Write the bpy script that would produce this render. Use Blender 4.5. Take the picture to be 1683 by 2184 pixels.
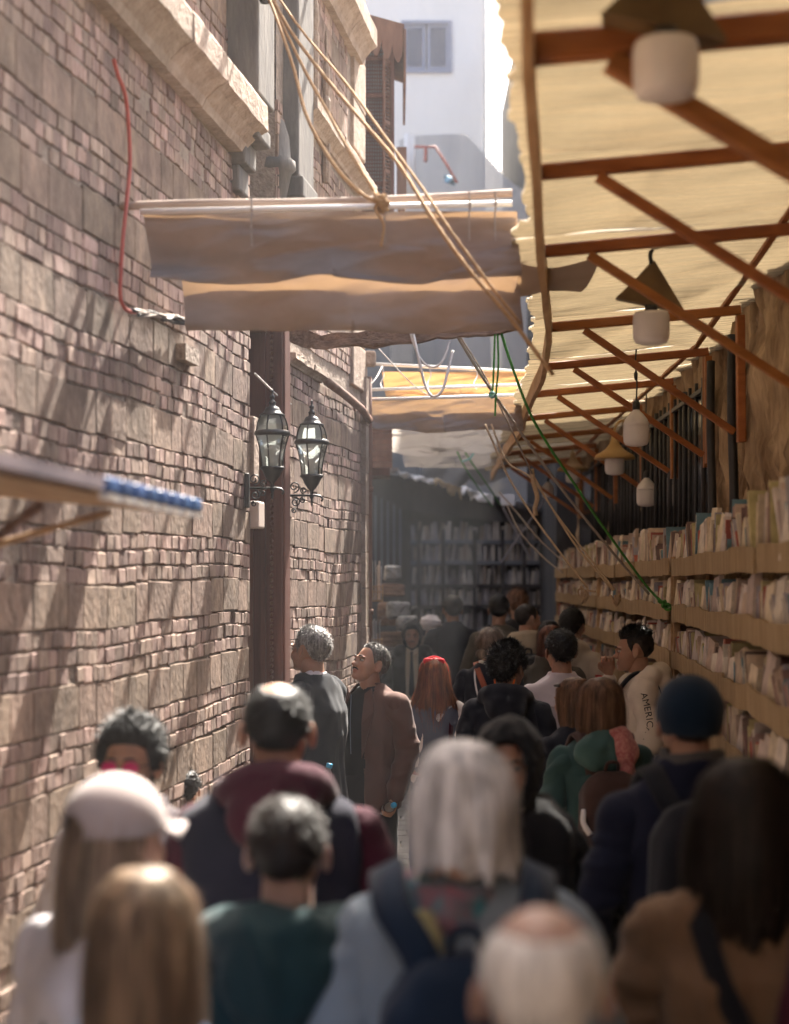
import bpy, bmesh, math, random
import numpy as np
from mathutils import Vector, Matrix, Euler
from mathutils.bvhtree import BVHTree

for o in list(bpy.data.objects):
    bpy.data.objects.remove(o, do_unlink=True)
SC = bpy.context.scene
COL = SC.collection
rnd = random.Random(11)
R = math.radians

# ------------------------------------------------------------------ camera, sky, sun, exposure
EYE = 2.05                      # camera held above the crowd
FPX = 3506.0                    # focal length in units of a 1683 x 2184 picture
CX, HY = 841.5, 1238.0          # picture centre column and horizon row in the same units
cam_d = bpy.data.cameras.new('camera')
cam = bpy.data.objects.new('camera', cam_d)
COL.objects.link(cam)
cam.location = (0, 0, EYE)
cam.rotation_euler = (R(90), 0, 0)
cam_d.sensor_fit = 'AUTO'
cam_d.sensor_width = 36
cam_d.lens = 36 * FPX / 2184
cam_d.shift_y = (HY - 1092) / 2184
cam_d.clip_start = 0.05
cam_d.clip_end = 900
cam_d.dof.use_dof = True
cam_d.dof.focus_distance = 9.3
cam_d.dof.aperture_fstop = 1.75
SC.camera = cam

SUN_TO = Vector((0.325, 1.0, 1.22)).normalized()
world = bpy.data.worlds.new('World')
SC.world = world
world.use_nodes = True
wn = world.node_tree
sky = wn.nodes.new('ShaderNodeTexSky')
sky.sky_type = 'NISHITA'
sky.sun_disc = False
sky.sun_elevation = math.asin(SUN_TO.z)
sky.sun_rotation = math.atan2(SUN_TO.x, SUN_TO.y)
sky.air_density = 1.0
sky.dust_density = 9.0
sky.ozone_density = 1.0
bg = wn.nodes['Background']
bg.inputs['Strength'].default_value = 0.10
wn.links.new(sky.outputs['Color'], bg.inputs['Color'])

sun_d = bpy.data.lights.new('sun', 'SUN')
sun_d.energy = 5.0
sun_d.angle = R(0.53)
sun_d.color = (1.0, 0.93, 0.83)
sun = bpy.data.objects.new('sun', sun_d)
COL.objects.link(sun)
sun.rotation_euler = (-SUN_TO).to_track_quat('-Z', 'Y').to_euler()
sun.location = (6, 8, 16)

SC.view_settings.view_transform = 'Standard'
SC.view_settings.look = 'None'
SC.view_settings.gamma = 1.0
SC.view_settings.exposure = 2.42
SC.render.engine = 'CYCLES'
SC.cycles.use_denoising = True
SC.cycles.use_adaptive_sampling = True
SC.cycles.adaptive_threshold = 0.015
SC.cycles.max_bounces = 8
SC.cycles.diffuse_bounces = 4
SC.cycles.transmission_bounces = 5
SC.cycles.transparent_max_bounces = 8
SC.cycles.caustics_reflective = False
SC.cycles.caustics_refractive = False


def P(x, y, Z):
    """point at depth Z that shows at picture column x, row y"""
    return Vector(((x - CX) / FPX * Z, Z, EYE - (y - HY) / FPX * Z))


# ------------------------------------------------------------------ materials
def col4(c):
    return (c[0], c[1], c[2], 1)


def mat(name, base, col2=None, rough=0.8, scale=8.0, stretch=(1, 1, 1), bump=0.15, bscale=60.0, bstretch=None,
        bdist=0.01, var=0.25, rand=0.0, trans=0.0, tcol=None, sheen=0.0, metal=0.0, spec=0.3, sss=0.0,
        attr=None, detail=5.0, coords='world', blotch=None, ramp=(0.32, 0.68)):
    m = bpy.data.materials.new(name)
    m.use_nodes = True
    nt = m.node_tree
    N, L = nt.nodes, nt.links
    b = N['Principled BSDF']
    out = N['Material Output']
    if coords == 'world':
        src = N.new('ShaderNodeNewGeometry').outputs['Position']
    else:
        src = N.new('ShaderNodeTexCoord').outputs['Object']
    def mapped(st):
        mp = N.new('ShaderNodeMapping')
        mp.inputs['Scale'].default_value = st
        L.new(src, mp.inputs['Vector'])
        return mp.outputs['Vector']
    n1 = N.new('ShaderNodeTexNoise')
    n1.inputs['Scale'].default_value = scale
    n1.inputs['Detail'].default_value = detail
    n1.inputs['Roughness'].default_value = 0.6
    L.new(mapped(stretch), n1.inputs['Vector'])
    rp = N.new('ShaderNodeValToRGB')
    c2 = col2 if col2 else [min(1, v * (1 + var)) for v in base]
    c1 = [v * (1 - var) for v in base] if not col2 else base
    rp.color_ramp.elements[0].position = ramp[0]
    rp.color_ramp.elements[1].position = ramp[1]
    rp.color_ramp.elements[0].color = col4(c1)
    rp.color_ramp.elements[1].color = col4(c2)
    L.new(n1.outputs['Fac'], rp.inputs['Fac'])
    colour = rp.outputs['Color']
    if blotch:
        nb = N.new('ShaderNodeTexNoise'); nb.inputs['Scale'].default_value = blotch[0]; nb.inputs['Detail'].default_value = 6; nb.inputs['Roughness'].default_value = .7
        L.new(mapped(blotch[3] if len(blotch) > 3 else (1, 1, 1)), nb.inputs['Vector'])
        mb = N.new('ShaderNodeMapRange'); mb.inputs['From Min'].default_value = .3; mb.inputs['From Max'].default_value = .7
        mb.inputs['To Min'].default_value = blotch[1]; mb.inputs['To Max'].default_value = blotch[2]
        L.new(nb.outputs['Fac'], mb.inputs['Value'])
        vs = N.new('ShaderNodeVectorMath'); vs.operation = 'SCALE'
        L.new(colour, vs.inputs[0]); L.new(mb.outputs[0], vs.inputs['Scale'])
        colour = vs.outputs[0]
    if attr:
        at = N.new('ShaderNodeVertexColor')
        at.layer_name = attr
        mx = N.new('ShaderNodeMix')
        mx.data_type = 'RGBA'
        mx.blend_type = 'MULTIPLY'
        mx.inputs[0].default_value = 1.0
        L.new(colour, mx.inputs[6])
        L.new(at.outputs['Color'], mx.inputs[7])
        colour = mx.outputs[2]
    if rand > 0:
        oi = N.new('ShaderNodeObjectInfo')
        ge = N.new('ShaderNodeNewGeometry')
        ad = N.new('ShaderNodeMath'); ad.operation = 'ADD'
        L.new(oi.outputs['Random'], ad.inputs[0]); L.new(ge.outputs['Random Per Island'], ad.inputs[1])
        fr = N.new('ShaderNodeMath'); fr.operation = 'FRACT'
        L.new(ad.outputs[0], fr.inputs[0])
        mr = N.new('ShaderNodeMapRange')
        mr.inputs['To Min'].default_value = 1 - rand
        mr.inputs['To Max'].default_value = 1 + rand
        L.new(fr.outputs[0], mr.inputs['Value'])
        m2 = N.new('ShaderNodeMath'); m2.operation = 'MULTIPLY'; m2.inputs[1].default_value = 7.31
        L.new(fr.outputs[0], m2.inputs[0])
        f2 = N.new('ShaderNodeMath'); f2.operation = 'FRACT'; L.new(m2.outputs[0], f2.inputs[0])
        mr2 = N.new('ShaderNodeMapRange')
        mr2.inputs['To Min'].default_value = 0.5 - rand * 0.04
        mr2.inputs['To Max'].default_value = 0.5 + rand * 0.04
        L.new(f2.outputs[0], mr2.inputs['Value'])
        hs = N.new('ShaderNodeHueSaturation')
        L.new(mr.outputs['Result'], hs.inputs['Value'])
        L.new(mr2.outputs['Result'], hs.inputs['Hue'])
        L.new(colour, hs.inputs['Color'])
        colour = hs.outputs['Color']
    L.new(colour, b.inputs['Base Color'])
    b.inputs['Roughness'].default_value = rough
    b.inputs['Metallic'].default_value = metal
    b.inputs['Specular IOR Level'].default_value = spec
    if sheen:
        b.inputs['Sheen Weight'].default_value = sheen
        b.inputs['Sheen Roughness'].default_value = 0.5
    if sss:
        b.inputs['Subsurface Weight'].default_value = sss
        b.inputs['Subsurface Radius'].default_value = (1.0, 0.25, 0.12)
        b.inputs['Subsurface Scale'].default_value = 0.012
    if bump > 0:
        n2 = N.new('ShaderNodeTexNoise')
        n2.inputs['Scale'].default_value = bscale
        n2.inputs['Detail'].default_value = 4
        L.new(mapped(bstretch or stretch), n2.inputs['Vector'])
        bp = N.new('ShaderNodeBump')
        bp.inputs['Strength'].default_value = bump
        bp.inputs['Distance'].default_value = bdist
        L.new(n2.outputs['Fac'], bp.inputs['Height'])
        L.new(bp.outputs['Normal'], b.inputs['Normal'])
    if trans > 0:
        tr = N.new('ShaderNodeBsdfTranslucent')
        if tcol:
            tr.inputs['Color'].default_value = col4(tcol)
        else:
            L.new(colour, tr.inputs['Color'])
        ms = N.new('ShaderNodeMixShader')
        ms.inputs[0].default_value = trans
        L.new(b.outputs[0], ms.inputs[1]); L.new(tr.outputs[0], ms.inputs[2])
        L.new(ms.outputs[0], out.inputs['Surface'])
    return m


M = {}
M['brick'] = mat('brick', (0.175, 0.112, 0.089), (0.345, 0.25, 0.208), rough=0.9, scale=26, stretch=(1.3, 1.3, 0.25), bump=0.55, bscale=70, bstretch=(1, 1, 0.35), bdist=0.012, rand=0.34, blotch=(2.2, .62, 1.25, (1, 1, .6)))
M['stone'] = mat('stone', (0.125, 0.084, 0.062), (0.265, 0.188, 0.143), rough=0.9, scale=13, stretch=(1.1, 1.1, 0.75), bump=0.6, bscale=45, bstretch=(1.2, 1.2, 0.7), bdist=0.012, rand=0.22, blotch=(2.6, .62, 1.25, (1, 1, .6)))
M['mortar'] = mat('mortar', (0.19, 0.15, 0.12), (0.31, 0.25, 0.205), rough=0.95, scale=20, bump=0.8, bscale=50, bdist=0.02)
M['ledge'] = mat('ledge stone', (0.23, 0.17, 0.13), (0.38, 0.30, 0.24), rough=0.9, scale=9, bump=0.7, bscale=38, bdist=0.02, rand=0.1)
M['greystone'] = mat('grey stone', (0.095, 0.09, 0.087), (0.17, 0.155, 0.14), rough=0.9, scale=10, stretch=(1, 1, 0.3), bump=0.6, bscale=45, bstretch=(1, 1, 0.25))
M['darkwood'] = mat('dark red wood', (0.075, 0.030, 0.024), (0.14, 0.060, 0.045), rough=0.6, scale=10, stretch=(2, 2, 0.2), bump=0.25, bscale=60, bstretch=(2, 2, 0.1))
M['brownwood'] = mat('worn brown wood', (0.11, 0.055, 0.04), (0.21, 0.12, 0.085), rough=0.7, scale=10, stretch=(1, 1, 0.25), bump=0.3, bscale=50, bstretch=(2, 2, 0.2))
M['orangewood'] = mat('varnished orange wood', (0.24, 0.082, 0.022), (0.40, 0.155, 0.045), rough=0.55, scale=6, stretch=(0.6, 3, 3), bump=0.2, bscale=30, bstretch=(0.5, 4, 4), rand=0.15)
M['palewood'] = mat('pale planed wood', (0.34, 0.20, 0.10), (0.50, 0.33, 0.18), rough=0.7, scale=7, stretch=(3, 0.4, 3), bump=0.2, bscale=30)
M['beam'] = mat('weathered beam', (0.12, 0.075, 0.055), (0.30, 0.20, 0.15), rough=0.9, scale=9, stretch=(0.5, 3, 3), bump=0.7, bscale=30, bstretch=(0.4, 3, 3), bdist=0.02)
M['bamboo'] = mat('bamboo pole', (0.22, 0.15, 0.11), (0.40, 0.30, 0.24), rough=0.7, scale=5, stretch=(0.4, 3, 3), bump=0.4, bscale=25)
M['whitepipe'] = mat('white painted pipe', (0.66, 0.64, 0.62), (0.78, 0.77, 0.76), rough=0.5, scale=6, bump=0.1)
M['canvas'] = mat('dusty awning canvas', (0.185, 0.158, 0.150), (0.27, 0.235, 0.222), rough=0.95, scale=3, stretch=(1, 1, 1.6), bump=0.35, bscale=260, bdist=0.003, trans=0.10, tcol=(0.66, 0.40, 0.20), sheen=0.1)
M['canvas2'] = mat('orange awning canvas', (0.50, 0.29, 0.13), (0.62, 0.40, 0.21), rough=0.95, scale=3, bump=0.3, bscale=200, bdist=0.003, trans=0.16, tcol=(0.75, 0.42, 0.16))
M['canvas3'] = mat('grey plastic sheet', (0.22, 0.215, 0.21), (0.34, 0.33, 0.32), rough=0.7, scale=3, bump=0.3, bscale=20, trans=0.25, tcol=(0.6, 0.55, 0.5))
M['reed'] = mat('reed matting', (0.14, 0.112, 0.075), (0.50, 0.42, 0.295), rough=0.85, scale=5.5, stretch=(0.22, 6, 1), ramp=(.38, .62), blotch=(2.4, .6, 1.2), bump=0.5, bscale=60, bstretch=(0.15, 4, 1), trans=0.070, tcol=(0.85, 0.66, 0.40))
M['rattan'] = mat('woven fibre board', (0.29, 0.205, 0.115), (0.47, 0.355, 0.215), rough=0.8, scale=9, stretch=(1, 4, 0.4), bump=0.5, bscale=120, bstretch=(1, 3, 0.3))
M['rockwall'] = mat('rough layered rock', (0.17, 0.105, 0.06), (0.62, 0.47, 0.31), rough=0.95, scale=4.2, stretch=(1.5, 2.4, 0.42), bump=1.0, bscale=14, bstretch=(1.5, 3, 0.3), bdist=0.04)
M['blackiron'] = mat('black iron', (0.012, 0.012, 0.013), (0.03, 0.03, 0.032), rough=0.45, metal=0.0, bump=0.2, bscale=60, spec=0.5)
M['darkglass'] = mat('dark glass', (0.02, 0.022, 0.025), (0.05, 0.052, 0.055), rough=0.12, bump=0.05, spec=0.6)
M['opal'] = mat('opal glass', (0.80, 0.78, 0.80), (0.86, 0.84, 0.85), rough=0.25, bump=0.0, trans=0.35, tcol=(0.9, 0.86, 0.84), spec=0.5)
M['enamel'] = mat('cream enamel shade', (0.36, 0.22, 0.08), (0.48, 0.32, 0.14), rough=0.5, scale=6, bump=0.1)
M['darkenamel'] = mat('brown enamel shade', (0.12, 0.075, 0.035), (0.19, 0.13, 0.06), rough=0.5, scale=6, bump=0.1)
M['red'] = mat('red plastic conduit', (0.30, 0.045, 0.032), (0.42, 0.085, 0.06), rough=0.5, bump=0.1)
M['bluetile'] = mat('blue glazed tile', (0.035, 0.075, 0.19), (0.06, 0.12, 0.26), rough=0.35, bump=0.1, rand=0.15)
M['whitepaint'] = mat('white paint', (0.68, 0.66, 0.63), (0.80, 0.78, 0.75), rough=0.8, scale=4, bump=0.2)
M['plaster'] = mat('white plaster', (0.84, 0.83, 0.81), (0.90, 0.89, 0.88), rough=0.9, scale=1.2, stretch=(1, 1, 0.4), bump=0.4, bscale=9, bdist=0.02)
M['siding'] = mat('corrugated siding', (0.56, 0.57, 0.59), (0.72, 0.72, 0.72), rough=0.6, scale=2, stretch=(2, 2, 0.2), bump=0.2, bscale=10)
M['shutter'] = mat('blue grey shutter', (0.27, 0.29, 0.38), (0.33, 0.35, 0.44), rough=0.6, scale=5, bump=0.1)
M['bluegrey'] = mat('blue grey boards', (0.12, 0.14, 0.17), (0.20, 0.22, 0.25), rough=0.8, scale=4, bump=0.2)
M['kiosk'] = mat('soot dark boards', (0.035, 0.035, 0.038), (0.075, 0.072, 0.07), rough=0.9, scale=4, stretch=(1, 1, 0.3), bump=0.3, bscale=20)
M['paving'] = mat('grey paving', (0.17, 0.165, 0.16), (0.28, 0.27, 0.26), rough=0.75, scale=6, bump=0.35, bscale=40, rand=0.15)
M['ground'] = mat('dusty ground', (0.13, 0.12, 0.11), (0.20, 0.185, 0.17), rough=0.9, scale=3, bump=0.4, bscale=30)
M['rope_tan'] = mat('tan rope', (0.32, 0.22, 0.13), (0.50, 0.37, 0.24), rough=0.9, scale=80, bump=0.8, bscale=160, bdist=0.004)
M['rope_orange'] = mat('orange rope', (0.32, 0.185, 0.085), (0.45, 0.29, 0.15), rough=0.9, scale=80, bump=0.8, bscale=160, bdist=0.004)
M['rope_white'] = mat('white rope', (0.58, 0.54, 0.50), (0.72, 0.68, 0.64), rough=0.8, scale=80, bump=0.6, bscale=160, bdist=0.004)
M['rope_green'] = mat('green nylon rope', (0.035, 0.17, 0.025), (0.07, 0.27, 0.05), rough=0.6, scale=80, bump=0.6, bscale=160, bdist=0.004)
M['rope_grey'] = mat('grey rope', (0.24, 0.20, 0.175), (0.36, 0.31, 0.27), rough=0.9, scale=80, bump=0.8, bscale=160, bdist=0.004)
M['rope_teal'] = mat('pale teal rope', (0.16, 0.34, 0.30), (0.26, 0.46, 0.42), rough=0.7, scale=80, bump=0.6, bscale=160, bdist=0.004)
M['pages'] = mat('yellowed pages', (0.56, 0.47, 0.35), (0.74, 0.65, 0.52), rough=0.9, scale=60, stretch=(1, 5, 0.3), bump=0.3, bscale=200, rand=0.2)
M['terracotta'] = mat('terracotta metal sign', (0.20, 0.085, 0.06), (0.27, 0.13, 0.10), rough=0.6, bump=0.1)
M['beigebox'] = mat('beige plastic box', (0.46, 0.38, 0.33), (0.54, 0.46, 0.41), rough=0.6, bump=0.1)
covers = []
for i, c in enumerate([(0.44, 0.36, 0.28), (0.34, 0.27, 0.22), (0.40, 0.36, 0.34), (0.30, 0.21, 0.19), (0.46, 0.40, 0.30),
                       (0.20, 0.13, 0.12), (0.26, 0.26, 0.31), (0.36, 0.30, 0.27), (0.50, 0.46, 0.40), (0.14, 0.10, 0.09), (0.10, 0.19, 0.24), (0.30, 0.09, 0.07), (0.33, 0.30, 0.16)]):
    covers.append(mat('faded book cover %d' % i, [min(.8, q * 1.45) for q in c], rough=0.65, scale=20, bump=0.15, var=0.2, rand=0.2, spec=0.4))

gm = bpy.data.materials.new('lantern glass')
gm.use_nodes = True
_n, _l = gm.node_tree.nodes, gm.node_tree.links
_b = _n['Principled BSDF']
_t = _n.new('ShaderNodeBsdfTransparent'); _t.inputs['Color'].default_value = (0.86, 0.92, 0.90, 1)
_g = _n.new('ShaderNodeBsdfGlossy'); _g.inputs['Roughness'].default_value = 0.08
_d = _n.new('ShaderNodeBsdfTranslucent'); _d.inputs['Color'].default_value = (0.85, 0.88, 0.86, 1)
_m1 = _n.new('ShaderNodeMixShader'); _m1.inputs[0].default_value = 0.30
_m2 = _n.new('ShaderNodeMixShader')
_f = _n.new('ShaderNodeFresnel'); _f.inputs['IOR'].default_value = 1.45
_l.new(_t.outputs[0], _m1.inputs[1]); _l.new(_d.outputs[0], _m1.inputs[2])
_l.new(_f.outputs[0], _m2.inputs[0]); _l.new(_m1.outputs[0], _m2.inputs[1]); _l.new(_g.outputs[0], _m2.inputs[2])
_l.new(_m2.outputs[0], _n['Material Output'].inputs['Surface'])
M['glass'] = gm


# ------------------------------------------------------------------ mesh helpers
def link(o, parent=None):
    COL.objects.link(o)
    if parent is not None:
        o.parent = parent
    return o


def tag(o, label=None, cat=None, group=None, kind=None):
    if label: o['label'] = label
    if cat: o['category'] = cat
    if group: o['group'] = group
    if kind: o['kind'] = kind
    return o


def empty(name, loc=(0, 0, 0), rz=0, label=None, cat=None, group=None):
    o = bpy.data.objects.new(name, None)
    o.empty_display_size = 0.1
    COL.objects.link(o)
    o.location = loc
    o.rotation_euler = (0, 0, rz)
    return tag(o, label, cat, group)


class MB:
    """collects shapes; build() links them as one mesh object"""
    def __init__(s):
        s.v, s.f, s.mi = [], [], []

    def add(s, verts, faces, mi=0):
        o = len(s.v)
        s.v += [tuple(p) for p in verts]
        s.f += [tuple(i + o for i in f) for f in faces]
        s.mi += [mi] * len(faces)
        return s

    def box(s, lo, hi, mi=0, mtx=None):
        x0, y0, z0 = lo; x1, y1, z1 = hi
        v = [Vector(p) for p in ((x0, y0, z0), (x1, y0, z0), (x1, y1, z0), (x0, y1, z0), (x0, y0, z1), (x1, y0, z1), (x1, y1, z1), (x0, y1, z1))]
        if mtx: v = [mtx @ p for p in v]
        return s.add(v, [(0, 3, 2, 1), (4, 5, 6, 7), (0, 1, 5, 4), (1, 2, 6, 5), (2, 3, 7, 6), (3, 0, 4, 7)], mi)

    def bar(s, a, b, w, h, up=(0, 0, 1), mi=0, ext=0.0, bev=0.12):
        """rectangular bar with chamfered long edges from a to b; w sideways, h along up"""
        a, b = Vector(a), Vector(b)
        d = (b - a).normalized()
        a = a - d * ext; b = b + d * ext
        u = Vector(up)
        sd = d.cross(u)
        if sd.length < 1e-4: sd = d.cross(Vector((1, 0, 0)))
        sd.normalize()
        u = sd.cross(d).normalized()
        c = min(w, h) * bev
        prof = [(-w/2 + c, -h/2), (w/2 - c, -h/2), (w/2, -h/2 + c), (w/2, h/2 - c), (w/2 - c, h/2), (-w/2 + c, h/2), (-w/2, h/2 - c), (-w/2, -h/2 + c)]
        v = [p + sd * x + u * y for p in (a, b) for x, y in prof]
        f = [(i, (i + 1) % 8, 8 + (i + 1) % 8, 8 + i) for i in range(8)] + [tuple(range(7, -1, -1)), tuple(range(8, 16))]
        return s.add(v, f, mi)

    def tube(s, pts, r, seg=8, mi=0, closed=False, cap=True, twist=0.0):
        pts = [Vector(p) for p in pts]
        n = len(pts)
        rs = r if isinstance(r, (list, tuple)) else [r] * n
        base = len(s.v)
        prev = None
        for i, p in enumerate(pts):
            if closed:
                d = pts[(i + 1) % n] - pts[i - 1]
            else:
                d = pts[min(i + 1, n - 1)] - pts[max(i - 1, 0)]
            d.normalize()
            if prev is None:
                a = Vector((0, 0, 1)) if abs(d.z) < 0.9 else Vector((1, 0, 0))
                u = d.cross(a).normalized()
            else:
                u = (prev - d * prev.dot(d)).normalized()
            prev = u
            w = d.cross(u)
            for k in range(seg):
                t = 2 * math.pi * k / seg + twist * i
                s.v.append(tuple(p + (u * math.cos(t) + w * math.sin(t)) * rs[i]))
        m = n if closed else n - 1
        for i in range(m):
            j = (i + 1) % n
            for k in range(seg):
                k2 = (k + 1) % seg
                s.f.append((base + i*seg + k, base + i*seg + k2, base + j*seg + k2, base + j*seg + k)); s.mi.append(mi)
        if cap and not closed:
            s.f.append(tuple(base + k for k in range(seg - 1, -1, -1))); s.mi.append(mi)
            s.f.append(tuple(base + (n-1)*seg + k for k in range(seg))); s.mi.append(mi)
        return s

    def lathe(s, prof, c=(0, 0, 0), seg=20, mi=0, cap=True):
        base = len(s.v); n = len(prof)
        for r, z in prof:
            for k in range(seg):
                t = 2 * math.pi * k / seg
                s.v.append((c[0] + r*math.cos(t), c[1] + r*math.sin(t), c[2] + z))
        for i in range(n - 1):
            for k in range(seg):
                k2 = (k + 1) % seg
                s.f.append((base + i*seg + k, base + i*seg + k2, base + (i+1)*seg + k2, base + (i+1)*seg + k)); s.mi.append(mi)
        if cap:
            s.f.append(tuple(base + k for k in range(seg - 1, -1, -1))); s.mi.append(mi)
            s.f.append(tuple(base + (n-1)*seg + k for k in range(seg))); s.mi.append(mi)
        return s

    def sheet(s, fn, nu, nv, mi=0):
        base = len(s.v)
        for j in range(nv + 1):
            for i in range(nu + 1):
                s.v.append(tuple(fn(i / nu, j / nv)))
        for j in range(nv):
            for i in range(nu):
                a = base + j*(nu+1) + i
                s.f.append((a, a + 1, a + nu + 2, a + nu + 1)); s.mi.append(mi)
        return s

    def prism(s, poly, depth_vec, mi=0):
        """flat polygon (list of points) pushed along depth_vec"""
        n = len(poly)
        d = Vector(depth_vec)
        v = [Vector(p) for p in poly] + [Vector(p) + d for p in poly]
        f = [tuple(range(n)), tuple(range(2*n - 1, n - 1, -1))] + [(i, n + i, n + (i+1) % n, (i+1) % n) for i in range(n)]
        return s.add(v, f, mi)

    def mesh(s, name, mats, smooth=False):
        me = bpy.data.meshes.new(name)
        me.from_pydata(s.v, [], s.f)
        if not isinstance(mats, (list, tuple)): mats = [mats]
        for m in mats: me.materials.append(m)
        if len(mats) > 1: me.polygons.foreach_set('material_index', s.mi)
        if smooth: me.polygons.foreach_set('use_smooth', [True] * len(s.f))
        me.update()
        return me

    def build(s, name, mats, parent=None, smooth=False, fix=False, **kw):
        me = s.mesh(name, mats, smooth)
        if fix:
            bm = bmesh.new(); bm.from_mesh(me)
            bmesh.ops.recalc_face_normals(bm, faces=bm.faces)
            bm.to_mesh(me); bm.free()
        o = link(bpy.data.objects.new(name, me), parent)
        tag(o, **kw)
        return o


def vnoise(p, seed=0):
    """vectorised value noise, p (n,3) -> (n,) in -1..1"""
    p = np.asarray(p, dtype=np.float64)
    i = np.floor(p).astype(np.int64)
    f = p - i
    f = f * f * (3 - 2 * f)
    def h(dx, dy, dz):
        n = (i[:, 0] + dx) * 374761393 + (i[:, 1] + dy) * 668265263 + (i[:, 2] + dz) * 2147483647 + seed * 974711
        n = (n ^ (n >> 13)) * 1274126177
        n = (n ^ (n >> 16)) & 0xffffff
        return n / float(0xffffff) * 2 - 1
    x0 = h(0,0,0)*(1-f[:,0]) + h(1,0,0)*f[:,0]
    x1 = h(0,1,0)*(1-f[:,0]) + h(1,1,0)*f[:,0]
    x2 = h(0,0,1)*(1-f[:,0]) + h(1,0,1)*f[:,0]
    x3 = h(0,1,1)*(1-f[:,0]) + h(1,1,1)*f[:,0]
    y0 = x0*(1-f[:,1]) + x1*f[:,1]
    y1 = x2*(1-f[:,1]) + x3*f[:,1]
    return y0*(1-f[:,2]) + y1*f[:,2]


def fbm(p, seed=0, oct=3):
    p = np.asarray(p, float)
    t = np.zeros(len(p)); a = 1.0
    for k in range(oct):
        t += a * vnoise(p * 2**k, seed + k * 17); a *= 0.5
    return t


def n1(x, seed=0):
    return float(fbm(np.array([[x, 0.37 * seed, seed * 1.7]]), seed, 2)[0])


def smooth_path(pts, n=8):
    """Catmull-Rom through pts"""
    pts = [Vector(p) for p in pts]
    q = [pts[0] * 2 - pts[1]] + pts + [pts[-1] * 2 - pts[-2]]
    out = []
    for i in range(1, len(q) - 2):
        for k in range(n):
            t = k / n
            a, b, c, d = q[i-1], q[i], q[i+1], q[i+2]
            out.append(0.5 * ((2*b) + (c - a)*t + (2*a - 5*b + 4*c - d)*t*t + (3*b - a - 3*c + d)*t*t*t))
    out.append(pts[-1])
    return out


def lerp_tab(tab, x):
    if x <= tab[0][0]: 
        (x0, y0), (x1, y1) = tab[0], tab[1]
    elif x >= tab[-1][0]:
        (x0, y0), (x1, y1) = tab[-2], tab[-1]
    else:
        for (x0, y0), (x1, y1) in zip(tab, tab[1:]):
            if x0 <= x <= x1: break
    return y0 + (y1 - y0) * (x - x0) / (x1 - x0)
# ------------------------------------------------------------------ ground
g = MB().add([(-150, -60, 0), (150, -60, 0), (150, 400, 0), (-150, 400, 0)], [(0, 1, 2, 3)])
ground = g.build('ground', M['ground'], kind='structure')
pave = MB().add([(-1.7, 0.2, 0.004), (2.6, 0.2, 0.004), (3.4, 21.5, 0.004), (-0.9, 21.5, 0.004)], [(0, 1, 2, 3)]).build('pavement', M['mortar'], kind='structure')
pm = []
for k in range(5):
    b = MB()
    r = random.Random(k)
    t = [(sx * 0.5, sy * 0.5) for sx, sy in ((-1, -1), (1, -1), (1, 1), (-1, 1))]
    b.add([(x, y, 0) for x, y in t] + [(x * 0.985, y * 0.98, 0.022 + r.uniform(-.003, .003)) for x, y in t],
          [(0, 1, 5, 4), (1, 2, 6, 5), (2, 3, 7, 6), (3, 0, 4, 7), (4, 5, 6, 7)])
    pm.append(b.mesh('paver', M['paving']))
for j in range(26):
    for i in range(9):
        o = bpy.data.objects.new('paver', rnd.choice(pm))
        link(o, pave)
        yy = 10.2 + j * 0.27
        o.location = (-0.85 + 0.10 * (yy - 9) + i * 0.27 + (0.13 if j % 2 else 0), yy, 0.006)
        o.scale = (0.262, 0.262, 1)
        o.rotation_euler = (rnd.uniform(-.006, .006), rnd.uniform(-.006, .006), 0)

# ------------------------------------------------------------------ left wall: plan line X = WA + WB * Y
WA, WB = -1.9735, 0.145
WN = Vector((1, -WB, 0)).normalized()
WD = Vector((WB, 1, 0)).normalized()
W_ANG = math.atan2(-WD.y, -WD.x)


def W(Y, n, h):
    return Vector((WA + WB * Y, Y, h)) + WN * n


def wallY(x):
    return -WA * FPX / (CX + WB * FPX - x)


def proj(p):
    return CX + p[0] / p[1] * FPX, HY - (p[2] - EYE) / p[1] * FPX


def brick_mesh(name, m, seed, jit, bev, rough=.0028):
    r = random.Random(seed)
    ring = [(-.5, -.5), (0, -.5), (.5, -.5), (.5, 0), (.5, .5), (0, .5), (-.5, .5), (-.5, 0)]
    j = lambda a: r.uniform(-a, a)
    v = [(x, -0.05, z) for x, z in ring]
    e = [(x + j(jit * .6), -0.004 + j(.0015), z + j(jit)) for x, z in ring]
    tx, tz = j(rough * 1.6), j(rough * 1.6)
    f = [(x * (1 - bev * .6) + j(jit * .4), x * tx + z * tz + j(rough * .35), z * (1 - bev) + j(jit * .5)) for x, z in ring]
    v += e + f + [(j(.1), j(rough * .35), j(.1))]
    fs = []
    for i in range(8):
        k = (i + 1) % 8
        fs.append((i, i + 8, k + 8, k)); fs.append((8 + i, 16 + i, 16 + k, 8 + k)); fs.append((16 + i, 24, 16 + k))
    return MB().add(v, fs)


BV = [brick_mesh('brick', None, 100 + k, 0.060, 0.12, .0014) for k in range(12)]
SV = [brick_mesh('stone_block', None, 300 + k, 0.018, 0.04, .0008) for k in range(10)]
BM_ = [b.mesh('brick', M['brick']) for b in BV]
SM_ = [b.mesh('stone_block', M['stone']) for b in SV]


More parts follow.
